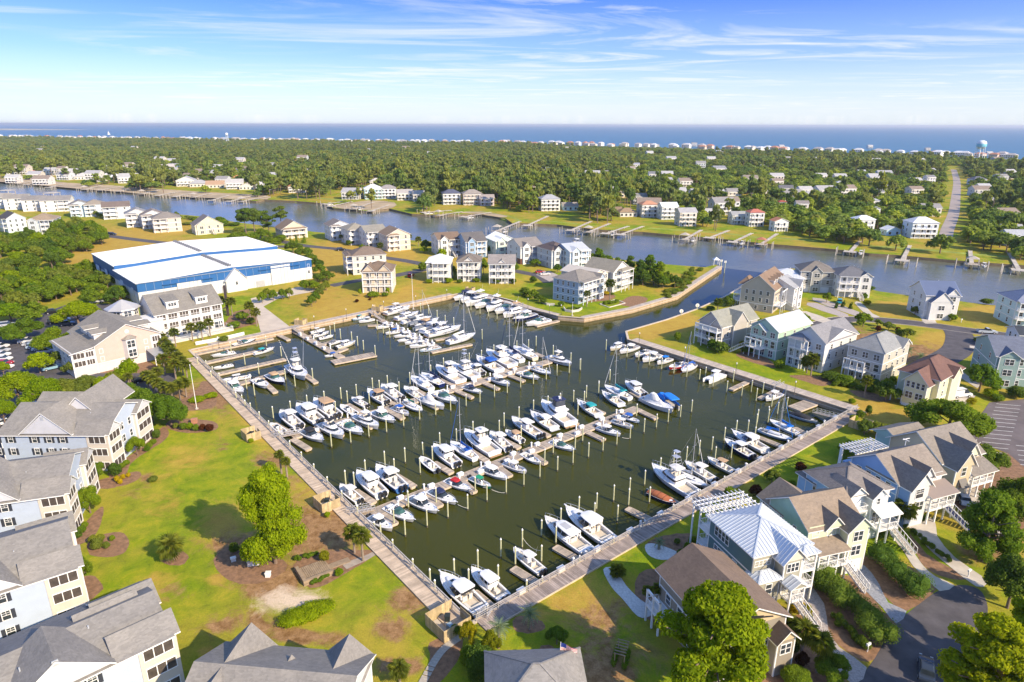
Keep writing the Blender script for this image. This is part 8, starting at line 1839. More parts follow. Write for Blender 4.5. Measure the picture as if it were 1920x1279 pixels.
T('oak', 'myrtle',(1843,895),830,88, 'rounded olive tree beside the tan house and parking lot', 'big')
T('oak', 'oak',(1775,822),738,160, 'broad dense green tree between the yellow house and the parking lot', 'big')
T('oak', 'oak',(1835,735),675,75, 'round green tree below the lane in front of the blue green house', 'mid')
for i,(x,y)in enumerate([(1620,815),(1642,818),(1662,822)]):T('oak', 'olive',(x,y),y-32,42, 'low olive tree of the clump behind the grey boardwalk corner, %s from the left'%ORD[i], 'mid', 'olive trees by the boardwalk corner')
for x,y,ty,w,lab in [(258,854,813,42, 'small round tree in front of the highest condominium'),(185,897,862,40, 'small tree in the angle between the two highest condominiums'),(170,962,905,58, 'round green tree in front of the second condominium'),(160,1098,1035,42, 'green tree between the third condominium and the oval shrub bed')]:
 T('oak', 'oak',(x,y),ty,w,lab, 'big')
for i,(x,y,ty,w,m)in enumerate([(40,765,690,100, 'bright'),(88,775,702,90, 'bright'),(132,752,700,76, 'olive'),(168,748,695,64, 'olive'),(204,756,702,76, 'bright'),(243,768,712,80, 'oak'),(286,790,722,90, 'oak'),(322,800,735,72, 'oak'),(12,800,745,60, 'bright'),(215,735,690,50, 'olive')]):
 T('oak',m,(x,y),ty,w, 'spreading green tree in the belt above the highest condominium roof, %s from the left'%ORD[i], 'big', 'trees in the belt above the highest condominium')
for i,(x,y,ty,w,m)in enumerate([(76,700,655,60, 'bright'),(246,722,668,56, 'bright'),(45,640,592,92, 'oak'),(108,662,608,88, 'oak'),(150,615,562,98, 'bright'),(22,604,562,66, 'bright'),(64,604,562,72, 'oak'),(118,690,650,42, 'olive'),(140,705,670,45, 'olive'),(8,705,675,30, 'bright'),(60,690+40,690,30, 'oak'),(185,745,705,40, 'olive')]):
 T('oak',m,(x,y),ty,w, 'green tree around the left parking lot, %s of its scatter'%ORD[i], 'big' if w>80 else 'mid', 'trees around the left parking lot')
 # thickets on the left: individual trees
def sctr(poly,n,kind_m,hr,wr,label,group,detail='mid',mind=3.5,seed=1,zg=1.5):
 rr=random.Random(seed); W2=[tuple(G(x,y,zg)[:2])for x,y in poly]; xs=[p[0]for p in W2]; ys=[p[1]for p in W2]; got=[]; tries=0
 while len(got)<n and tries<n*60:
  tries+=1; q=(rr.uniform(min(xs),max(xs)),rr.uniform(min(ys),max(ys)))
  if not inside(np.array([q]),W2)[0]or any((q[0]-g[0])**2+(q[1]-g[1])**2<mind**2 for g in got):continue
  got.append(q)
 for q in got:
  k,m=rr.choice(kind_m); random.seed(int(q[0]*13+q[1]*7)); cm,tm=crown_for(k,m,1,1,detail); w=rr.uniform(*wr); h=rr.uniform(*hr)
  t=thing(TN[k],label, 'tree' if k not in ('ball', 'cone')else 'shrub',(q[0],q[1],zg),rr.uniform(0,6.28),group,(w,w,h))
  if k not in ('ball', 'cone'):link('trunk',tm,t)
  link('crown',cm,t)
 return got
OK_=[('oak', 'oak'),('oak', 'olive'),('oak', 'oak'),('oak', 'dark')]
sctr([(-90,470),(0,455),(50,447),(95,450),(120,470),(135,492),(105,502),(90,522),(60,535),(-90,560)],60,OK_+[('oak', 'bright')],(7,10),(8,12), 'dense green tree in the wood left of the boat storage building', 'trees in the left wood',mind=5.0,seed=3)
sctr([(-90,560),(0,545),(60,535),(100,512),(140,520),(185,508),(205,545),(235,555),(225,575),(190,575),(130,560),(60,580),(0,590),(-90,600)],46,OK_,(6,9),(7,11), 'olive green tree in the wood behind the left parking lot', 'trees behind the left parking lot',mind=5.0,seed=4)
sctr([(95,432),(130,428),(170,437),(205,448),(198,462),(180,470),(150,475),(120,470),(100,455)],34,OK_+[('tallpine', 'olive')],(7,11),(7,11), 'wind shaped olive tree in the thicket below the blue trimmed house row', 'trees in the upper left thicket',mind=5.0,seed=5)
for x,y,w in [(118,470,22),(135,474,24),(163,472,28),(187,455,26)]:T('oak', 'dark',(x,y),y-20,w, 'dark rounded tree standing free at the edge of the golden field', 'mid', 'rounded trees at the edge of the golden field')
sctr([(170,400),(330,407),(440,420),(445,425),(380,425),(330,420),(180,408)],40,[('oak', 'olive'),('ball', 'olive'),('ball', 'oak')],(2,5),(4,9), 'low bush on the green river bank behind the left houses', 'bushes on the left river bank', 'low',4,6)
for i,(x,y,ty,w)in enumerate([(462,440,392,34),(478,438,390,38),(495,436,396,32),(528,428,388,34),(505,445,405,30),(450,448,420,30)]):
 T('tallpine' if i!=5 else 'oak', 'olive' if i%2 else 'dark',(x,y),ty,w, 'tall dark pine in the group between the pale yellow and cream houses, %s'%ORD[i], 'mid', 'dark pines by the channel')
sctr([(430,455),(500,445),(530,452),(520,462),(440,465)],14,[('oak', 'oak'),('oak', 'dark'),('ball', 'oak')],(4,7),(5,9), 'green tree behind the boat storage building', 'trees behind the boat storage building', 'mid',4.5,8)
for i,(x,y,ty,w,m)in enumerate([(550,475,448,40, 'dark'),(565,485,460,34, 'dark'),(582,496,468,32, 'dark'),(594,505,480,32, 'dark'),(602,518,492,34, 'oak'),(612,528,505,40, 'dark'),(596,530,510,30, 'dark'),(572,543,522,28, 'oak'),(588,545,522,34, 'oak'),(576,482,462,26, 'oak')]):
 T('oak',m,(x,y),ty,w, 'dark green tree along the right end of the boat storage building, %s'%ORD[i], 'mid', 'trees right of the boat storage building')
for i,(x,y,w,m)in enumerate([(585,575,24, 'oak'),(592,568,22, 'oak'),(598,560,22, 'olive'),(604,552,20, 'olive'),(612,545,18, 'olive'),(492,568,22, 'oak'),(502,560,22, 'olive'),(513,564,20, 'oak'),(530,562,20, 'oak'),(543,560,22, 'olive')]):
 T('oak',m,(x,y),y-24,w, 'bushy tree near the concrete apron, %s'%ORD[i], 'mid', 'bushy trees near the apron')
 # middle point wood
for i,(x,y,ty,w,m,k)in enumerate([(1122,500,465,30, 'oak', 'plane'),(1140,505,475,32, 'oak', 'oak'),(1160,510,478,34, 'oak', 'oak'),(1180,520,480,30, 'dark', 'plane'),(1168,520,490,30, 'oak', 'oak'),(1200,528,485,32, 'dark', 'plane'),(1217,528,478,34, 'oak', 'plane'),(1235,535,490,32, 'oak', 'plane'),(1205,535,500,36, 'dark', 'oak'),(1225,535,505,34, 'dark', 'oak'),(1250,532,505,30, 'dark', 'oak'),(1265,540,512,30, 'dark', 'oak'),(1188,530,498,32, 'dark', 'oak'),(1110,500,475,22, 'oak', 'plane'),(1243,540,512,30, 'oak', 'oak'),(1172,528,505,28, 'dark', 'oak')]):
 T(k,m,(x,y),ty,w, 'dark green tree in the grove on the middle point, %s from the left'%ORD[i], 'mid', 'grove on the middle point')
sctr([(1240,560),(1262,540),(1275,530),(1290,505),(1320,505),(1300,525),(1275,548),(1250,562)],24,[('ball', 'olive'),('ball', 'oak')],(1,2.2),(2.5,5), 'scrubby bush on the tip of the middle point', 'bushes on the middle point tip', 'low',2.5,9)
# gardens: shrubs and small trees near houses
SH=[(218,893,27,24, 'ball', 'dark', 'at the corner of the highest condominium'),(295,822,18,17, 'ball', 'dark', 'beyond the far porch of the highest condominium'),(288,833,14,10, 'ball', 'oak', 'farthest of three in the bed along the highest condominium'),(281,840,14,10, 'ball', 'oak', 'middle of three in the bed along the highest condominium'),(276,846,13,10, 'ball', 'oak', 'nearest of three in the bed along the highest condominium'),(238,872,14,10, 'ball', 'oak', 'upper of two near the corner of the highest condominium'),(230,878,13,10, 'ball', 'oak', 'lower of two near the corner of the highest condominium'),(220,904,12,12, 'ball', 'yellow', 'leftmost in the small teardrop bed'),(231,899,10,10, 'ball', 'yellow', 'middle of the small teardrop bed'),(241,895,10,9, 'ball', 'yellow', 'rightmost in the small teardrop bed'),(226,908,10,10, 'ball', 'yellow', 'lowest in the small teardrop bed'),(184,1030,26,20, 'ball', 'olive', 'largest in the oval lawn bed'),(176,1020,18,16, 'ball', 'olive', 'behind the others in the oval lawn bed'),(200,1028,15,12, 'ball', 'olive', 'right side of the oval lawn bed'),(211,1014,12,10, 'ball', 'oak', 'small one at the right of the oval lawn bed'),(190,1016,16,14, 'ball', 'olive', 'upper middle of the oval lawn bed'),(147,1010,18,18, 'ball', 'dark', 'nearest beside the second condominium porch'),(155,1000,16,14, 'ball', 'oak', 'middle one beside the second condominium porch'),(160,990,14,12, 'ball', 'oak', 'farthest beside the second condominium porch'),(288,903,20,10, 'ball', 'olive', 'alone on the upper lawn'),(232,1128,22,18, 'ball', 'red', 'left of the maroon clump below the lawn'),(247,1133,24,20, 'ball', 'red', 'second of the maroon clump'),(260,1143,24,20, 'ball', 'red', 'third of the maroon clump'),(275,1152,26,20, 'ball', 'red', 'fourth of the maroon clump'),(286,1160,22,18, 'ball', 'red', 'right end of the maroon clump'),(240,1145,22,14, 'ball', 'red', 'lower part of the maroon clump'),(441,1036,22,18, 'ball', 'dark', 'left of the white utility box'),(464,1045,26,22, 'ball', 'oak', 'just above the white utility box'),(609,1052,22,18, 'ball', 'gold', 'behind the small timber deck'),(636,1080,18,14, 'ball', 'bright', 'right of the small timber deck'),(614,970,13,10, 'ball', 'bright', 'below the fenced enclosure at the front pier'),(471,830,12,8, 'ball', 'bright', 'beside the fenced enclosure at the second pier'),(345,806,16,14, 'ball', 'oak', 'left in the hedge by the upper lawn'),(357,806,14,13, 'ball', 'bright', 'second in the hedge by the upper lawn'),(368,808,14,12, 'ball', 'oak', 'third in the hedge by the upper lawn'),(380,808,14,13, 'ball', 'red', 'fourth in the hedge by the upper lawn'),(394,809,18,14, 'ball', 'red', 'right end of the hedge by the upper lawn'),(330,803,14,10, 'ball', 'olive', 'left end of the hedge by the upper lawn'),(855,1191,24,20, 'ball', 'dark', 'beside the fenced corner of the basin'),(880,1215,44,58, 'oak', 'gold', 'of the golden clump below the basin corner'),(920,1235,46,62, 'oak', 'gold', 'right of the golden clump below the basin corner'),(900,1280,62,70, 'ball', 'dark', 'dark round one left of the grey hip roof'),(880,1250,40,40, 'ball', 'oak', 'of the golden clump, lower part'),(1044,1208,50,36, 'oak', 'oak', 'small round topped one behind the flag'),(1277,1045,20,14, 'ball', 'dark', 'in the bed by the teal house'),(1290,1035,22,16, 'ball', 'oak', 'lower right in the bed by the teal house'),(1300,1025,24,18, 'ball', 'oak', 'upper right in the bed by the teal house'),(1270,1020,14,10, 'ball', 'olive', 'in the bed by the teal house'),(1395,1075,22,22, 'ball', 'bright', 'light one between the brown and silver roofs'),(1500,1140,16,14, 'ball', 'yellow', 'bright yellow one right of the teal house'),(1487,1150,16,14, 'ball', 'yellow', 'bright yellow one left of its neighbour by the teal house'),(1512,1152,20,18, 'ball', 'gold', 'below the yellow pair'),(1487,1224,24,24, 'ball', 'dark', 'dark round one in the mulch by the lower drive'),(1502,1248,28,24, 'ball', 'red', 'maroon one in the mulch by the lower drive'),(1560,1278,80,56, 'oak', 'oak', 'broad one at the lower edge beside the paver drive'),(1490,1285,60,30, 'ball', 'oak', 'low one at the lower edge'),(1537,1108,22,18, 'ball', 'dark', 'by the stairs of the mint house'),(1655,1010,22,18, 'ball', 'dark', 'by the white stairs of the sky blue house'),(1730,978,16,14, 'ball', 'dark', 'by the navy stair'),(1600,855,.1,1, 'ball', 'oak', 'none'),(1593,860,60,34, 'oak', 'oak', 'broad one behind the periwinkle house'),(1500,885,22,18, 'ball', 'red', 'dark maroon one behind the sky blue house'),(1447,905,34,30, 'oak', 'olive', 'spiky one beside the grey boardwalk'),(1482,920,24,20, 'ball', 'oak', 'behind the mint house'),(1415,930,26,22, 'ball', 'red', 'reddish one by the pergola'),(1370,935,34,20, 'ball', 'oak', 'grey green one by the pergola'),(1600,790,18,12, 'ball', 'bright', 'small pale one on the lawn near the corner'),(1628,778,14,18, 'ball', 'dark', 'two small dark ones near the corner'),(1612,783,18,14, 'ball', 'dark', 'by the promenade corner'),(1597,757,14,10, 'ball', 'bright', 'alone beyond the corner lawn'),(1660,752,56,44, 'oak', 'dark', 'dark one left of the yellow house'),(1668,735,40,34, 'oak', 'oak', 'behind the yellow house'),(1350,662,34,22, 'ball', 'dark', 'below the taupe dormer house'),(1335,655,24,20, 'ball', 'oak', 'left below the taupe dormer house'),(1400,662,30,18, 'ball', 'dark', 'between the taupe and mint houses'),(1270,640,14,18, 'ball', 'oak', 'young one on the yellow lawn near the sea wall'),(1460,690,22,14, 'ball', 'oak', 'below the mint house'),(1560,712,44,14, 'ball', 'dark', 'hedge between the white and cream houses'),(1585,720,40,16, 'ball', 'oak', 'hedge left of the cream house'),(1640,730,30,18, 'ball', 'dark', 'below the cream house'),(1618,612,42,28, 'oak', 'oak', 'large round one by the curved lane'),(1645,612,22,16, 'oak', 'olive', 'beside the round one by the curved lane'),(1665,620,26,20, 'oak', 'olive', 'in the island bed of the lane'),(1700,635,32,24, 'oak', 'olive', 'right in the island bed of the lane'),(1686,632,20,16, 'ball', 'dark', 'dark one in the island bed of the lane'),(1646,622,11,12, 'ball', 'red', 'maroon ball in the island bed'),(1683,622,12,9, 'ball', 'red', 'maroon cap in the island bed'),(1607,628,12,8, 'ball', 'bright', 'yellow green one by the white house'),(1600,632,12,8, 'ball', 'gold', 'golden one by the white house'),(1568,578,12,14, 'cone', 'dark', 'left of the three clipped ones'),(1581,576,12,14, 'cone', 'dark', 'middle of the three clipped ones'),(1595,579,12,14, 'cone', 'dark', 'right of the three clipped ones'),(1549,568,22,22, 'oak', 'oak', 'before the arched entry house'),(1630,548,22,16, 'oak', 'dark', 'windswept one at the channel by the white house'),(1620,562,12,12, 'ball', 'oak', 'right of the white house'),(1625,572,16,9, 'ball', 'gold', 'golden one right of the white house'),(1712,556,9,8, 'ball', 'red', 'maroon one left of the slate blue roof'),(1785,590,16,22, 'oak', 'oak', 'right of the slate blue roof'),(1715,590,18,20, 'oak', 'olive', 'left of the double garage'),(1735+50,602,18,14, 'ball', 'oak', 'front right of the double garage'),(1850,570,26,10, 'ball', 'dark', 'on the channel bank right of the golden lawn'),(1893,595,18,18, 'ball', 'dark', 'beside the pale aqua house at the right edge'),(1835,642,22,10, 'ball', 'olive', 'spiky one below the silver pickup'),(1845,660,22,10, 'ball', 'dark', 'below the footpath'),(1890,690,34,26, 'oak', 'oak', 'by the right edge below the footpath'),(1855,745,30,16, 'ball', 'bright', 'light one at the lot corner'),(1870,752,26,12, 'ball', 'oak', 'at the lot corner'),(1905,745,40,20, 'ball', 'dark', 'dark hedge at the right edge'),(1820,760,20,14, 'ball', 'gold', 'golden one at the lot corner'),(1420,610,26,12, 'ball', 'oak', 'hedge before the beige dormer house'),(1395,605,20,12, 'ball', 'dark', 'hedge left of the beige dormer house'),(1365,575,24,20, 'ball', 'dark', 'at the inlet beside the beige dormer house'),(1332,582,20,8, 'ball', 'dark', 'left of the single palm at the inlet'),(1470,600,26,12, 'ball', 'oak', 'at the foot of the long front stairs'),(1505,605,30,20, 'oak', 'oak', 'before the open garage house'),(1508,622,24,12, 'ball', 'dark', 'by the lane'),(1503,600,14,10, 'ball', 'yellow', 'yellow one by the lane'),(675,556,12,16, 'oak', 'bright', 'light one left of the tan twin gabled house'),(700,557,26,10, 'ball', 'oak', 'hedge before the tan twin gabled house'),(722,556,14,8, 'ball', 'oak', 'right piece of hedge before the tan twin gabled house'),(728,552,14,14, 'oak', 'bright', 'right of the tan twin gabled house'),(737,530,12,14, 'ball', 'red', 'reddish one right of the tan twin gabled house'),(669,567,9,6, 'ball', 'red', 'small maroon one on the golden lawn'),(694,563,7,4, 'ball', 'red', 'tiny one on the golden lawn'),(805,531,16,8, 'ball', 'bright', 'left before the bright white roofed house'),(842,531,16,10, 'ball', 'bright', 'right before the bright white roofed house'),(862,531,12,8, 'ball', 'oak', 'before the brown roofed white house'),(893,529,18,8, 'ball', 'oak', 'before the brown roofed white house, right'),(932,531,18,8, 'ball', 'oak', 'before the curved deck'),(852,520,14,24, 'oak', 'oak', 'between the first two porch houses'),(907,515,22,34, 'oak', 'oak', 'between the second and third porch houses'),(966,512,16,24, 'oak', 'oak', 'right of the third porch house'),(963,532,12,10, 'ball', 'dark', 'at the corner of the third porch house'),(830,500,32,38, 'oak', 'bright', 'large light one behind the bright white roof'),(795,475,20,14, 'oak', 'bright', 'at the bank by two palms'),(800,455+15,26,24, 'oak', 'dark', 'dark one at the bank left of the brown roof'),(792,508,18,16, 'ball', 'dark', 'left of the bright white roofed house'),(1003,500,30,16, 'oak', 'oak', 'round one by the red car'),(1000,530,16,12, 'ball', 'dark', 'by the lane on the point'),(1045,512,20,20, 'oak', 'dark', 'before the grey blue channel house'),(920,478,18,22, 'oak', 'dark', 'left of the pale mint house'),(985,555,26,16, 'ball', 'dark', 'beside the walk on the point'),(1000,560,22,20, 'oak', 'oak', 'left of the stacked porch house'),(1010,566,22,18, 'oak', 'dark', 'below the stacked porch house'),(1020,570,16,12, 'ball', 'dark', 'by the low wall before the stacked porch house'),(1052,575,14,10, 'ball', 'oak', 'at the corner of the stacked porch house'),(1085,568,18,9, 'ball', 'red', 'maroon one by the stacked porch house'),(1112,560,12,6, 'ball', 'bright', 'bright one before the cream and tan house'),(1135,553,16,7, 'ball', 'yellow', 'yellow one between cream and grey houses'),(1147,553,10,5, 'ball', 'dark', 'dark one between cream and grey houses'),(1098,556,14,8, 'ball', 'dark', 'before the cream and tan house'),(525,457,10,12, 'cone', 'olive', 'leftmost before the lone cream house'),(545,458,10,14, 'cone', 'oak', 'second from left before the lone cream house'),(556,456,10,16, 'cone', 'oak', 'third from left before the lone cream house'),(570,455,12,16, 'cone', 'oak', 'rightmost before the lone cream house'),(690,470,22,12, 'oak', 'dark', 'before the white house with grey green roof'),(680,468,16,12, 'oak', 'oak', 'before the white house with pale olive roof'),(655,460,16,10, 'ball', 'dark', 'before the slate blue gabled house'),(420,640,20,10, 'ball', 'olive', 'along the slip by the terrace'),(440,615,26,12, 'ball', 'oak', 'by the apron wall'),(455,600,26,16, 'ball', 'oak', 'between palms near the apron'),(470,607,20,12, 'ball', 'olive', 'at the apron edge'),(396,745,28,8, 'ball', 'bright', 'low hedge by the flagpole'),(370,752,34,7, 'ball', 'bright', 'low hedge left by the flagpole'),]
for x,y,w,h,k,m,wh in SH:
 if w<1:continue
 random.seed(int(x*3+y)); T(k,m,(x,y),y-h,w,{'red':'maroon', 'yellow':'yellow', 'gold':'golden', 'dark':'dark green', 'oak':'green', 'olive':'olive', 'bright':'light green', 'palm':'green', 'myrtle':'green'}[m]+(' small tree ' if k=='oak' else ' shrub ')+wh, 'big' if w>36 and y>800 else ('mid' if y>700 else 'low'))
 # hedge masses between the drives at the lower right
def hdg(label,pxs,h,m,w,detail='big',step=.8,group=None):
 pts=osm([tuple(G(x,y)[:2])for x,y in pxs],6); cs,rs=[],[]; o=pts[0]; rr=random.Random(int(pxs[0][0])); acc=0
 for a,b in zip(pts[:-1],pts[1:]):
  L=math.hypot(b[0]-a[0],b[1]-a[1]); n=max(1,int(L/step))
  for i in range(n):
   for j in range(2 if w>1.6 else 1):
    u=rr.uniform(0,1); x=a[0]+(b[0]-a[0])*u-o[0]+rr.uniform(-.28,.28)*w; y=a[1]+(b[1]-a[1])*u-o[1]+rr.uniform(-.28,.28)*w; k=w*rr.uniform(.26,.40); cs.append((x,y,h*rr.uniform(.40,.72))); rs.append((k,k,h*rr.uniform(.30,.42)))
 n=int(min(26000,len(cs)*420)); me=lmesh('hedge',cs,rs,n,.10 if w>1.6 else .07,int(pxs[0][0]),tint=LF[m]); ob=link('hedge',me,None,(o[0],o[1],1.5)); tag(ob,label, 'hedge',group); return ob
hdg('thick dark green myrtle hedge between the paver drive and the blue grey drive',[(1530,1095),(1560,1120),(1590,1150),(1625,1185),(1650,1205)],3.6, 'myrtle',4.2)
hdg('thick myrtle hedge with reddish tips between the blue grey drive and the white drive',[(1635,1045),(1660,1070),(1690,1095),(1720,1125)],3.4, 'myrtle',3.8)
hdg('clipped dark hedge between the two pale drives at the right',[(1690,985),(1720,1010),(1750,1035),(1776,1052)],1.1, 'dark',1.2)
hdg('low dark shrubs at the foot of the myrtle hedge by the road',[(1560,1160),(1585,1185),(1610,1210),(1625,1215)],1.5, 'dark',1.5)
hdg('oval light green clipped hedge island on the lawn',[(540,1166),(565,1158),(590,1150),(610,1142)],1.2, 'bright',3.4)
hdg('low hedge along the upper side of the small timber deck',[(556,1052),(575,1046),(595,1042)],.8, 'oak',1.0)
hdg('low hedge along the lower side of the small timber deck',[(585,1095),(600,1090),(613,1083)],.8, 'oak',1.0)
hdg('trimmed hedge along the front of the beige dormer house',[(1400,600),(1440,602)],1.0, 'oak',1.4)
hdg('row of shrubs behind the promenade below the cream house',[(1560,722),(1600,728),(1640,738)],1.4, 'dark',2.0)
hdg('row of four rounded shrubs inside the stone rectangle on the point',[(1133,571),(1145,570),(1158,567)],1.2, 'oak',1.8)
hdg('planting inside the curved low wall on the point',[(1062,582),(1075,580),(1088,581)],1.0, 'dark',1.6)
# palms
for x,y,ty,w,lab,pt in [(665,1037,985,40, 'left of the two palms on the lawn beside the tan boardwalk',1),(681,1052,994,40, 'right of the two palms on the lawn beside the tan boardwalk',1),(528,888,845,22, 'small palm near the tan boardwalk, left of a pair',1),(539,898,858,22, 'small palm near the tan boardwalk, right of a pair',1),(1512,700,668,30, 'left palm of the cluster before the white clapboard house',0),(1520,705,664,30, 'right palm of the cluster before the white clapboard house',0),(1330,650,623,20, 'palm before the taupe dormer house',0),(1390,662,640,16, 'dark palm between the taupe and mint houses',0),(1345,585,560,20, 'single palm at the inlet beside the beige dormer house',0),(1620,745,705,26, 'palm between the cream and yellow houses',0),(1750,745,715,26, 'palm before the yellow house',0),(1688,985,938,50, 'palm beside the navy stair',1),(1760,940,905,50, 'palm between the periwinkle and tan houses',1),(1468,1215,1160,56, 'palm left of the paver drive',1),(1500,1240,1170,60, 'second palm left of the paver drive',1),(1530,1260,1190,56, 'third palm at the edge of the paver drive',1),(1212,1140,1100,26, 'palm with grey trunk at the end of the gravel path',1),(1232,1150,1095,28, 'palm beside the brown house corner',1),(1157,1083,1060,34, 'palm in white gravel by the grey boardwalk',1),(880+3,462,445+3,8, 'far palm',0),(767,456,438,14, 'left palm of the pair at the bank',0),(785,462,444,14, 'right palm of the pair at the bank',0),(714,475,455,14, 'palm before the cream and tan house',0),(640,455,440,10, 'palm before the white and slate house',0),(1100,575,545,16, 'palm between the stacked porch and cream houses',0),(1143,565,524,22, 'palm between the cream and grey houses',0),(727,540,515,14, 'palm right of the tan twin gabled house',0),(247,745,700,20, 'palm near the black car',0)]:
 if lab=='far palm':continue
 palm((x,y),ty,w, 'green fan palm, '+lab,None, 'fan',bool(pt))
for x,y,ty,w,lab in [(325,1050,1008,56, 'bushy palmetto clump alone on the middle of the lawn'),(750,1280,1243,46, 'palmetto cut by the lower edge below the stone path'),(992,1180,1140,40, 'silvery drooping palm in the mulch bed by the grey boardwalk'),(935,1215,1165,44, 'silvery palm behind the golden clump'),(1235,1030,1010,24, 'small palm in the gravel bed near the boardwalk'),(1700,678,650,22, 'silvery palm behind the yellow house'),(1722,690,662,20, 'second silvery palm behind the yellow house'),(1855,662,640,20, 'palm by the footpath near the right edge')]:
 palm((x,y),ty,w,lab,None, 'fan' if 'palmetto' in lab or 'footpath' in lab else 'feather',True)
PR=[(400,600),(412,640-25),(422,612),(440,610),(465,603),(478,612),(366,650),(388,640),(330,640)]
for i,(x,y)in enumerate([(416,590),(436,592),(470,600),(482,612),(380,638),(362,640),(330,650),(395,632)]):palm((x,y),y-34,22, 'fan palm around the galleried waterfront building, %s'%ORD[i], 'palms at the galleried building', 'fan',False)
for i,(x,y)in enumerate([(305,650),(312,660),(320,668),(328,678),(336,686),(344,694),(352,702),(330,700),(310,690),(280,722),(290,728),(300,735),(312,742),(325,745),(338,740),(350,735),(300,715)]):palm((x,y+10),y-26,26, 'fan palm in the double row beside the beige waterfront building, %s'%ORD[i], 'palms in the row by the beige waterfront building', 'fan',i>8)
# ------------------------------------------------- island woods
far_types=[]
PC=bpy.data.collections.new('tree_prototypes')
def proto(kind,m,n,size,seed,h,w):
 cm=crown_unit(kind,seed,n,size,LF[m]); tm=trunk_unit(kind,seed)
 V=[(v.co.x*w,v.co.y*w,v.co.z*h)for v in cm.vertices]; F=[tuple(q.vertices)for q in cm.polygons]; k=len(V)
 V+=[(v.co.x*w,v.co.y*w,v.co.z*h)for v in tm.vertices]; F2=[tuple(i+k for i in q.vertices)for q in tm.polygons]
 me=bpy.data.meshes.new('island_tree'); me.from_pydata(V,[],F+F2); me.materials.append(LF[m]); me.materials.append(BARK)
 me.polygons.foreach_set('material_index',[0]*len(F)+[1]*len(F2)); o=bpy.data.objects.new('island_tree',me); PC.objects.link(o); return o
LF['fa']=leafmat('leaf_far_oak',(.10,.155,.035),(.29,.36,.085),.4); LF['fb']=leafmat('leaf_far_olive',(.13,.16,.045),(.34,.37,.11),.4); LF['fc']=leafmat('leaf_far_dark',(.070,.115,.030),(.20,.27,.065),.4); LF['fd']=leafmat('leaf_far_light',(.16,.22,.035),(.42,.48,.09),.4)
PT=[proto('oak', 'fa',420,.075,1,9.5,11),proto('oak', 'fb',420,.075,2,9.0,11),proto('tallpine', 'fb',300,.10,3,15,9),proto('tallpine', 'fa',300,.10,4,14,8.5),proto('oak', 'fc',420,.075,5,8.5,10.5),proto('oak', 'fd',420,.075,6,8.5,10),proto('tallpine', 'fb',300,.10,8,16,9.5)]
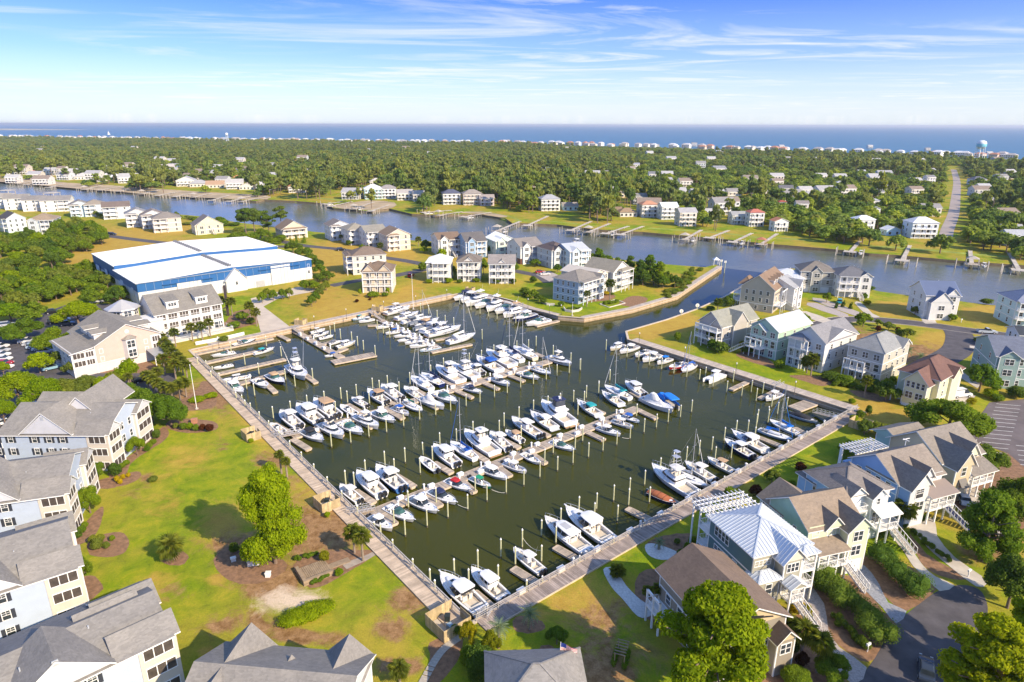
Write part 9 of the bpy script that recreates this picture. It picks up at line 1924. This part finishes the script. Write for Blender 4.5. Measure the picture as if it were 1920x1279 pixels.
def build_woods():
 r=np.random.default_rng(5); pts=[]
 xs=np.arange(-2300,2300,9.0); ys=np.arange(330,3000,9.0); X,Y=np.meshgrid(xs,ys); P=np.stack([X.ravel(),Y.ravel()],1); P+=r.uniform(-3.2,3.2,P.shape)
 P=P[(np.abs(P[:,0])<.84*P[:,1]+60)]; P=P[inside(P,ILW)]
 # clear strip along the bank (wide where lawns show), the street, the houses and the beach row
 nbk=[(tuple(G(x,y,1.5)[:2]))for x,y in north_bank]; keep=np.ones(len(P),bool)
 d=np.full(len(P),1e9)
 for i in range(len(nbk)-1):
  a=np.array(nbk[i]); b=np.array(nbk[i+1]); e=b-a; t=np.clip(((P-a)@e)/(e@e),0,1)[:,None]; d=np.minimum(d,np.hypot(*(P-(a+t*e)).T))
 clear=np.interp(P[:,0],[-300,-60,-20,160,200,400],[15,11,26,28,15,13])+r.uniform(-5,6,len(P))
 keep&=d>clear
 d2=np.full(len(P),1e9)
 for i in range(len(bl)-1):
  a=np.array(bl[i]); b=np.array(bl[i+1]); e=b-a; t=np.clip(((P-a)@e)/(e@e),0,1)[:,None]; d2=np.minimum(d2,np.hypot(*(P-(a+t*e)).T))
 keep&=d2>105
 sp2=[tuple(G(x,y)[:2])for x,y in [(1790,312),(1794,340),(1792,370),(1788,400),(1776,432),(1765,450)]]
 for i in range(len(sp2)-1):
  a=np.array(sp2[i]); b=np.array(sp2[i+1]); e=b-a; t=np.clip(((P-a)@e)/(e@e),0,1)[:,None]; keep&=np.hypot(*(P-(a+t*e)).T)>13
 for (lab,x,y,w,*_q)in IH:
  g=G(x,y); dx,dy=P[:,0]-(g.x+w/2),P[:,1]-(g.y+w*.2); keep&=~((np.abs(dx)<w*.55+2)&(dy>-70)&(dy<w*.75))
 for (x,y,w,*_q)in INL:
  g=G(x,y); dist=g.y; dx,dy=P[:,0]-g.x,P[:,1]-g.y; keep&=~((np.abs(dx)<w*.62)&(dy<w*.9)&(dy>-max(26,dist*.060)))
  # small random clearings
 nz=np.sin(P[:,0]*.021+1.3)*np.sin(P[:,1]*.017)+.5*np.sin(P[:,0]*.05+P[:,1]*.043)
 keep&=~((nz>.85)&(r.random(len(P))<.75))
 P=P[keep]
 zone=np.sin(P[:,0]*.009+2)+np.sin(P[:,1]*.012+P[:,0]*.004); idx=np.where(r.random(len(P))<.5+.25*zone-np.where(P[:,0]>150,.35,0)+np.where((P[:,0]<-90)&(P[:,1]<700),.25,0),r.choice([2,3,6],len(P)),r.choice([0,1,4,5,0,5],len(P)))
 scl=r.uniform(.85,1.50,len(P)); hsc=np.interp(P[:,1],[500,800,1500],[.85,.72,.46])*r.choice([.75,.9,1,1.15,1.45],len(P)); rot=r.uniform(0,6.28,len(P))
 scl[idx<2]*=1.0; near=np.argsort(P[:,1]+np.abs(P[:,0])*.15)[:270]; far=np.setdiff1d(np.arange(len(P)),near)
 LB={2:'tall pine with bare trunk',3:'tall green pine',6:'tall pine with bare trunk'}
 for i in near:
  o=link('island_tree',PT[int(idx[i])].data,None,(P[i,0],P[i,1],1.5),float(rot[i]),float(scl[i])); tag(o,LB.get(int(idx[i]),{0:'green',1:'olive',4:'dark green',5:'light green'}.get(int(idx[i]), '')+' round topped tree')+' '+('at the left of the far bank' if P[i,0]<-170 else 'left of the tall pine stand' if P[i,0]<-110 else 'around the aqua house' if P[i,0]<-40 else 'behind the docks at the centre' if P[i,0]<90 else 'around the terracotta and pink roofs' if P[i,0]<200 else 'at the right end of the far bank'), 'tree', 'trees behind the far bank')
 me=bpy.data.meshes.new('island_woods'); me.from_pydata([(P[i,0],P[i,1],1.5)for i in far],[],[])
 for nm,ty,arr in (('idx', 'INT',idx[far]),('scl', 'FLOAT',scl[far]),('hsc', 'FLOAT',hsc[far]),('rot', 'FLOAT',rot[far])):
  a=me.attributes.new(nm,ty, 'POINT'); a.data.foreach_set('value',arr.astype(np.int32 if ty=='INT' else np.float32))
 o=link('island_woods',me); tag(o, 'continuous green woods covering the island toward the sea', 'woods',kind='stuff')
 ng=bpy.data.node_groups.new('scatter_trees', 'GeometryNodeTree'); ng.interface.new_socket('Geometry',in_out='INPUT',socket_type='NodeSocketGeometry'); ng.interface.new_socket('Geometry',in_out='OUTPUT',socket_type='NodeSocketGeometry')
 nn=ng.nodes; gi,go=nn.new('NodeGroupInput'),nn.new('NodeGroupOutput'); ip=nn.new('GeometryNodeInstanceOnPoints'); ci=nn.new('GeometryNodeCollectionInfo'); ci.inputs['Collection'].default_value=PC; ci.inputs['Separate Children'].default_value=True; ci.inputs['Reset Children'].default_value=True
 def at(nm,ty):a=nn.new('GeometryNodeInputNamedAttribute'); a.data_type=ty; a.inputs['Name'].default_value=nm; return a.outputs['Attribute']
 ip.inputs['Pick Instance'].default_value=True; L=ng.links.new
 L(gi.outputs[0],ip.inputs['Points']); L(ci.outputs[0],ip.inputs['Instance']); L(at('idx', 'INT'),ip.inputs['Instance Index'])
 cx=nn.new('ShaderNodeCombineXYZ'); L(at('rot', 'FLOAT'),cx.inputs[2]); L(cx.outputs[0],ip.inputs['Rotation']); cs=nn.new('ShaderNodeCombineXYZ'); mu=nn.new('ShaderNodeMath'); mu.operation='MULTIPLY'; sc_=at('scl', 'FLOAT'); L(sc_,mu.inputs[0]); L(at('hsc', 'FLOAT'),mu.inputs[1]); L(sc_,cs.inputs[0]); L(sc_,cs.inputs[1]); L(mu.outputs[0],cs.inputs[2]); L(cs.outputs[0],ip.inputs['Scale']); L(ip.outputs[0],go.inputs[0])
 md=o.modifiers.new('scatter', 'NODES'); md.node_group=ng
 return len(P)
print('woods',build_woods())
# ================================================================ vehicles, street furniture, small things
def car_parts(kind,m):
 out=[]; L,Wd,H={'sedan':(4.7,1.82,1.45), 'suv':(4.8,1.9,1.75), 'pickup':(5.7,1.95,1.8), 'van':(5.6,2.0,2.3)}[kind]; h1={'sedan':.95, 'suv':1.05, 'pickup':1.1, 'van':1.2}[kind]
 def ln(x,z,w):return (x,w,z)
 mb=MB(); prof=[(-L/2,.35,.46),(-L/2,.8,.48),(-L/2+.12,h1,.47),(L*.22,h1,.48),(L/2-.25,h1-.18,.44),(L/2,.62,.40),(L/2,.35,.42)]
 mb.loft([[(x,-w*Wd,z)for x,z,w in prof],[(x,w*Wd,z)for x,z,w in prof]]); out.append(('body',mb.mesh('body',m,50)))
 x0,x1={'sedan':(-1.55,1.15), 'suv':(-2.25,1.1), 'pickup':(-.6,1.2), 'van':(-2.7,1.7)}[kind]
 mb=MB(); c=[(x0,h1-.02),(x0+.3 if kind=='sedan' else x0+.1,H-.06),(x1-.75,H-.06),(x1,h1-.02)]
 mb.loft([[(x,s*Wd*(.455 if z<H-.1 else .39),z)for x,z in c]for s in (-1,1)]); out.append(('glass',mb.mesh('glass',DARKG,0)))
 mb=MB(); mb.loft([[(x0+(.35 if kind=='sedan' else .15),-Wd*.38,H-.07),(x1-.8,-Wd*.38,H-.07),(x1-.8,Wd*.38,H-.07),(x0+(.35 if kind=='sedan' else .15),Wd*.38,H-.07)],[(x0+(.45 if kind=='sedan' else .25),-Wd*.33,H),(x1-.95,-Wd*.33,H),(x1-.95,Wd*.33,H),(x0+(.45 if kind=='sedan' else .25),Wd*.33,H)]]); out.append(('roof',mb.mesh('roof',m)))
 if kind=='pickup':mb=MB(); mb.box(-L/2+.15,-Wd*.4,h1-.02,-.75,Wd*.4,h1+.01); out.append(('bed_liner',mb.mesh('bed_liner',BLACK)))
 if kind=='van':mb=MB(); mb.box(x0+.1,-Wd*.462,h1-.02,x1-1.6,-Wd*.44,H-.2); out.append(('side_panel',mb.mesh('side_panel',m)))
 for s in (-1,1):
  mb=MB(); mb.box(L/2-.06,s*Wd*.33-.16,.6,L/2+.01,s*Wd*.33+.16,.76); out.append(('headlight',mb.mesh('headlight',GEL)))
 wm=cached('wheel',lambda :(MB().tube((0,-.11,0),(0,.11,0),.34,.34,14).mesh('wheel',BLACK,40),MB().tube((0,-.125,0),(0,.125,0),.2,.2,10).mesh('rim',ALU)))
 return out,L,Wd,wm
def car(kind,col,px,a,label,group=None,key=None):
 m=mat('car_paint_'+'_'.join('%02d'%int(c*99)for c in col),col,r=.25,v=.02,spec=.6)
 parts,L,Wd,wm=cached(('car',kind,col),lambda :car_parts(kind,m)); p=G(px[0],px[1]); t=thing({'sedan':'parked_car', 'suv':'parked_car', 'pickup':'pickup_truck', 'van':'parked_van'}[kind],label,{'pickup':'pickup truck', 'van':'van'}.get(kind, 'car'),(p.x,p.y,1.56),R_(a),group)
 for n,me in parts:link(n,me,t)
 for x in (-L*.31,L*.31):
  for s in (-1,1):w=link('wheel',wm[0],t,(x,s*(Wd/2-.13),.34)); link('rim',wm[1],w)
 return t
WC,BK,SV,RD=(.75,.75,.74),(.015,.016,.02),(.45,.47,.50),(.38,.02,.02)
car('sedan',(.70,.64,.52),(76,762),42, 'cream coloured car beside the trees above the highest condominium')
car('suv',BK,(268,716),48, 'black car between trees near the row of palms')
car('sedan',WC,(12,795),48, 'white car under a tree at the left edge')
car('suv',(.03,.05,.12),(2,822),80, 'dark blue car at the left edge beside the parking space')
car('suv',(.25,.42,.55),(98,693),45, 'light blue car under trees below the left parking lot')
for i,(x,y,c)in enumerate([(3,668,WC),(6,676,WC),(8,684,RD),(8,691,WC),(2,660,SV),(1,652,WC)]):car('sedan',c,(x,y),8, 'parked car at the left edge of the left parking lot, %s from the top'%ORD[i], 'cars at the left edge of the lot')
for i,(x,y,c)in enumerate([(52,643,WC),(60,648,SV),(68,653,(.35,.45,.55)),(78,657,WC),(88,662,WC)]):car('sedan' if i%2 else 'suv',c,(x,y),20, 'parked car under the trees in the left parking lot, %s from the left'%ORD[i], 'cars under the trees in the left parking lot')
for i,(x,y,c)in enumerate([(105,607,BK),(118,603,SV),(126,610,(.1,.12,.16)),(100,588,BK),(15,612,SV),(182,568,SV)]):car('suv',c,(x,y),30, 'dark parked car behind the beige waterfront building, %s'%ORD[i], 'cars behind the waterfront building')
car('pickup',(.50,.55,.60),(1850,625),-12, 'silver pickup truck parked on the lane at the right')
car('van',WC,(1800,744),10, 'white van parked beside the yellow house')
car('suv',(.02,.30,.42),(1574,568),60, 'turquoise car in front of the white house with blue awning')
car('sedan',RD,(1013,512),15, 'red car on the drive of the middle point')
car('sedan',WC,(1022,516),15, 'white car next to the red car on the middle point')
car('suv',RD,(771,519),80, 'dark red car on the lane behind the golden lawn')
car('suv',(.02,.035,.07),(211,441),-3, 'dark blue truck beside the golden field')
car('suv',BK,(197,438),10, 'black car just left of the dark blue truck')
car('sedan',(.4,.45,.5),(1805,940),70, 'pale car beside the tan house')
car('sedan',(.03,.04,.06),(1735,1262),60, 'dark car half hidden under the bright pine at the lower right')
for i,(x,y,c)in enumerate([(640,470,BK),(688,480,SV),(696,483,BK)]):car('suv',c,(x,y),20, 'car in front of the channel side houses, %s from the left'%ORD[i], 'cars before the channel side houses')
# painted stalls of the right parking lot
lm=MB()
A0,A1=G(1868,757,1.54),G(1835,845,1.54)
for i in range(13):
 u=i/12; p=A0+(A1-A0)*u; q=G(1868+38-u*10,757+14+u*88*0,1.54)
 d=Vector((math.cos(R_(-14)),math.sin(R_(-14)),0))*5.2; e=Vector((-d.y,d.x,0)).normalized()*.07
 lm.add([p-e,p+d-e,p+d+e,p+e],[(0,1,2,3)])
for i in range(8):
 p=G(1795+i*7,812+i*5,1.54); d=Vector((math.cos(R_(40)),math.sin(R_(40)),0))*3; e=Vector((-d.y,d.x,0)).normalized()*.07; lm.add([p-e,p+d-e,p+d+e,p+e],[(0,1,2,3)])
for i in range(5):
 p=G(1905+i*2,835+i*9,1.54); d=Vector((math.cos(R_(-14)),math.sin(R_(-14)),0))*5; e=Vector((-d.y,d.x,0)).normalized()*.07; lm.add([p-e,p+d-e,p+d+e,p+e],[(0,1,2,3)])
struct('parking_lines',lm.mesh('parking_lines',LINE))
# flagpole on the lawn and on the point
def pole(px,ty,lab,m=WHITE):
 p,H,_=fit(px,ty,10); t=thing('flagpole',lab, 'flagpole',(p.x,p.y,1.5)); part('pole',MB().tube((0,0,0),(0,0,H),.09,.05,8),m,t); part('finial',MB().tube((0,0,H),(0,0,H+.25),.12,.04,8),m,t); part('footing',MB().tube((0,0,0),(0,0,.25),.4,.4,12),CONC,t)
pole((369,767),685, 'tall white flagpole on the lawn at the top of the tan boardwalk'); pole((1073,592),568, 'white flagpole beside the round planter on the point'); pole((775,588-8),515, 'slender light pole behind the yacht pier');
# utility boxes, deck, mailboxes
def bxt(name,label,cat,px,w,d,h,a,m,top=None):
 p=G(*px); t=thing(name,label,cat,(p.x,p.y,1.5),R_(a)); part('body',MB().box(-w/2,-d/2,0,w/2,d/2,h),m,t)
 part('lid',MB().loft([[(-w/2-.08,-d/2-.08,h),(w/2+.08,-d/2-.08,h),(w/2+.08,d/2+.08,h),(-w/2-.08,d/2+.08,h)],[(-w/2,-d/2,h+.12),(w/2,-d/2,h+.12),(w/2,d/2,h+.12),(-w/2,d/2,h+.12)]]),top or m,t); return t
bxt('utility_box', 'long pale metal utility box in the mulch left of the tall bright tree', 'utility box',(476,1058),1.7,1.0,.9,15,WHITE,mat('metal_lid',(.5,.5,.46),r=.5))
bxt('utility_box', 'small white utility box right below the tall bright tree', 'utility box',(503,1081),.7,.6,.7,5,WHITE); bxt('utility_box', 'small white utility box left of the long pale metal box', 'utility box',(438,1052),.7,.5,.6,30,WHITE)
bxt('utility_box', 'small orange brown box on the golden lawn by the flagpole', 'utility box',(365,793),1.2,.8,1.0,10,mat('rust_box',(.42,.20,.12)))
p=G(590,1075); t=thing('garden_deck', 'small square timber deck with benches among low hedges on the lawn', 'deck',(p.x,p.y,1.5),R_(35))
dw=mat('weathered_deck',(.30,.22,.14),r=.85,v=.25,island=.25)
for i in range(16):part('plank',MB().box(-2.2+i*.28,-2.0,.3,-1.96+i*.28,2.0,.38),dw,t)
part('bench',MB().box(-2.3,-2.1,.38,2.3,-1.6,.85),dw,t); part('bench',MB().box(-2.3,-1.6,.38,-1.8,2.0,.85),dw,t); part('walkway',MB().box(2.3,-.6,.1,5.5,.6,.22),dw,t); part('deck_frame',MB().box(-2.3,-2.1,0,2.3,2.1,.29),dw,t)
sheet('timber_path',[(640,1058),(690,1040),(712,1028),(716,1034),(690,1050),(650,1068)],DOCKW,1.56)
for x,y,lab in [(1815,1082, 'beside the end of the pale drive'),(1626,1222, 'beside the paver drive'),(1727,597, 'by the lane before the double garage'),(1802,605, 'by the lane at the golden lawn')]:
 p=G(x,y); t=thing('mailbox', 'small white mailbox on a post '+lab, 'mailbox',(p.x,p.y,1.5),R_(30)); part('post',MB().box(-.06,-.06,0,.06,.06,1.1),WHITE,t); part('box',MB().box(-.35,-.12,1.05,.35,.12,1.35),WHITE,t)
p=G(1164,1238); t=thing('garden_trellis', 'narrow grey timber trellis overgrown with green vines on the dry lawn', 'trellis',(p.x,p.y,1.5),R_(70))
for sx in (-1,1):
 for sy in (-1,1):part('post',MB().box(sx*1.2-.06,sy*.6-.06,0,sx*1.2+.06,sy*.6+.06,2.0),dw,t)
for i in range(6):part('slat',MB().box(-1.3+i*.5,-.75,2.0,-1.2+i*.5,.75,2.08),dw,t)
link('vine',lmesh('vine',[(x*.4,y*.7,.5)for x in (-3,-1,1,3)for y in (-1,1)],[(.5,.4,.6)]*8,1500,.09,4,tint=LF['oak']),t)
# pink lawn chairs
for i,(x,y)in enumerate([(690,557),(697,558)]):
 p=G(x,y); t=thing('lawn_chair', 'pink slatted lawn chair on the golden lawn, %s of two'%('left', 'right')[i], 'chair',(p.x,p.y,1.5),R_(-60)); pk=mat('pink_paint',(.62,.25,.27)); part('seat',MB().box(-.4,-.4,.35,.4,.4,.42),pk,t); part('backrest',MB().beam((-.42,0,.4),(-.7,0,1.25),.75,.06),pk,t)
 for sx in (-1,1):
  for sy in (-1,1):part('leg',MB().box(sx*.35-.05,sy*.35-.05,0,sx*.35+.05,sy*.35+.05,.6 if sx>0 else .6),pk,t)
  # planter rectangle and curved wall on the point
def curb(label,pxs,h=.5,closed=True,w=.35,m=None):
 pts=[tuple(G(x,y)[:2])for x,y in pxs]; mb=MB(); pts=pts+[pts[0]]if closed else pts
 for a,b in zip(pts[:-1],pts[1:]):mb.beam((*a,1.5+h/2),(*b,1.5+h/2),w,h)
 o=link('low_wall',mb.mesh('low_wall',m or mat('pale_stone',(.60,.55,.47),r=.85,v=.15))); tag(o,label, 'wall')
curb('rectangle of pale stone edging round shrubs on the point',[(1125,571),(1155,562),(1172,569),(1142,577)],.25)
curb('curved low stone wall before the stacked porch house',[(1057,579),(1060,584),(1072,586),(1085,584),(1091,580)],.8,False)
curb('low retaining wall below the stacked porch house',[(1015,567),(1025,572),(1040,573)],.8,False)
curb('white low wall beside the slip of the black and white yacht',[(367,647),(420,637),(458,628)],1.0,False,.3,WHITE)
for pts in ([(100,600),(118,598),(125,590)],):curb('pale kerb of the left parking lot',pts,.15,False,.25,CONC)
# channel markers
for x,y,ty,lab in [(1358,512,489, 'wooden channel marker post with white top just off the inlet tip'),(1352,500,487, 'marker on the tip of the sea wall')]:
 p,H,_=fit((x,y),ty,10,.0); t=thing('channel_marker',lab, 'marker',(p.x,p.y,0)); part('post',MB().tube((0,0,-2),(0,0,H),.18,.16,8),PILE,t); part('board',MB().box(-.5,-.08,H-1.0,.5,.08,H),WHITE,t)
for x,y in ((1277,592),(1307,581)):
 p=G(x,y); t=thing('marker_board', 'round white marker board on a post along the inlet wall, %s'%('left' if x<1300 else 'right'), 'marker',(p.x,p.y,1.5)); part('post',MB().box(-.1,-.1,0,.1,.1,2.0),PILE,t); part('board',MB().tube((0,-.05,1.7),(0,.05,1.7),.7,.7,14),WHITE,t)
t_=G(1342,497); t=thing('osprey_shelter', 'small white open shelter on the very tip of the sea wall', 'shelter',(t_.x,t_.y,1.6)); part('roof',MB().loft([[(-1.6,-1.6,2.6),(1.6,-1.6,2.6),(1.6,1.6,2.6),(-1.6,1.6,2.6)],[(-.05,-.05,3.8),(.05,-.05,3.8),(.05,.05,3.8),(-.05,.05,3.8)]]),WHITE,t)
for sx in (-1,1):
 for sy in (-1,1):part('column',MB().box(sx*1.4-.1,sy*1.4-.1,0,sx*1.4+.1,sy*1.4+.1,2.6),WHITE,t)
 # mooring lines
def rope(lab,a,b,za,zb,sag=.5):
 A,B=G(*a,za),G(*b,zb); mb=MB(); pts=[A+(B-A)*(i/10)-Vector((0,0,sag*4*(i/10)*(1-i/10)))for i in range(11)]; mb.path([tuple(p)for p in pts],.035,4)
 o=link('mooring_rope',mb.mesh('mooring_rope',mat('rope_white',(.66,.63,.55)))); tag(o,lab, 'rope')
rope('sagging white rope between two pilings beside the twin motored console boat',(978,1005),(1014,1032),2.2,2.2,.8)
rope('mooring rope from the navy canopied cruiser to a piling',(858,946),(877,953),1.4,.9,.1); rope('mooring rope from the green boat to a piling',(922,918),(947,924),1.2,.4,.2); rope('mooring rope off the hardtop boat near the far end',(1166,820),(1180,822),1.0,.5,.1)
# a sail far out at sea and small moored boats in the channel
p=G(204,252.5,0); t=thing('distant_sailboat', 'tiny white sail far out at sea on the left', 'sailboat',(p.x,p.y,0),1.0,None,1.6); part('sail',MB().loft([[(-4,0,1.5),(4,0,1.5),(0,0,14)],[(-4,.1,1.5),(4,.1,1.5),(0,.1,14)]]),WHITE,t); part('hull',MB().box(-6,-1.5,0,6,1.5,1.4),WHITE,t)
boat('console', 'white', 'white',(1090,462),(1075,455), 'white boat on the channel bank behind the dark roofed house of the middle point')
# name each piling after the boat it stands by
near_={}
for o in PILO:
 b=min(BOATS,key=lambda q:(q[0].location.x-o.location.x)**2+(q[0].location.y-o.location.y)**2); near_.setdefault(b[1],[]).append(((b[0].location-o.location).length,o))
for k,L in near_.items():
 for i,(d,o)in enumerate(sorted(L,key=lambda q:q[0])):o['label']='pale mooring piling, %s nearest to %s'%(ORD[i],k)
 # ================================================================ sea air
hz=bpy.data.materials.new('haze'); hz.use_nodes=True; hn=hz.node_tree; hn.nodes.clear()
pv=N(hn, 'ShaderNodeVolumePrincipled',inp={'Color':(.86,.92,1.0,1), 'Density':.00006, 'Anisotropy':.2}); ho=N(hn, 'ShaderNodeOutputMaterial'); hn.links.new(pv.outputs[0],ho.inputs['Volume'])
o=link('haze',MB().box(-91000,-91000,-7.5,91000,91000,82).mesh('haze',hz)); o['kind']='stuff'; o['label']='thin pale sea air over the water and woods'
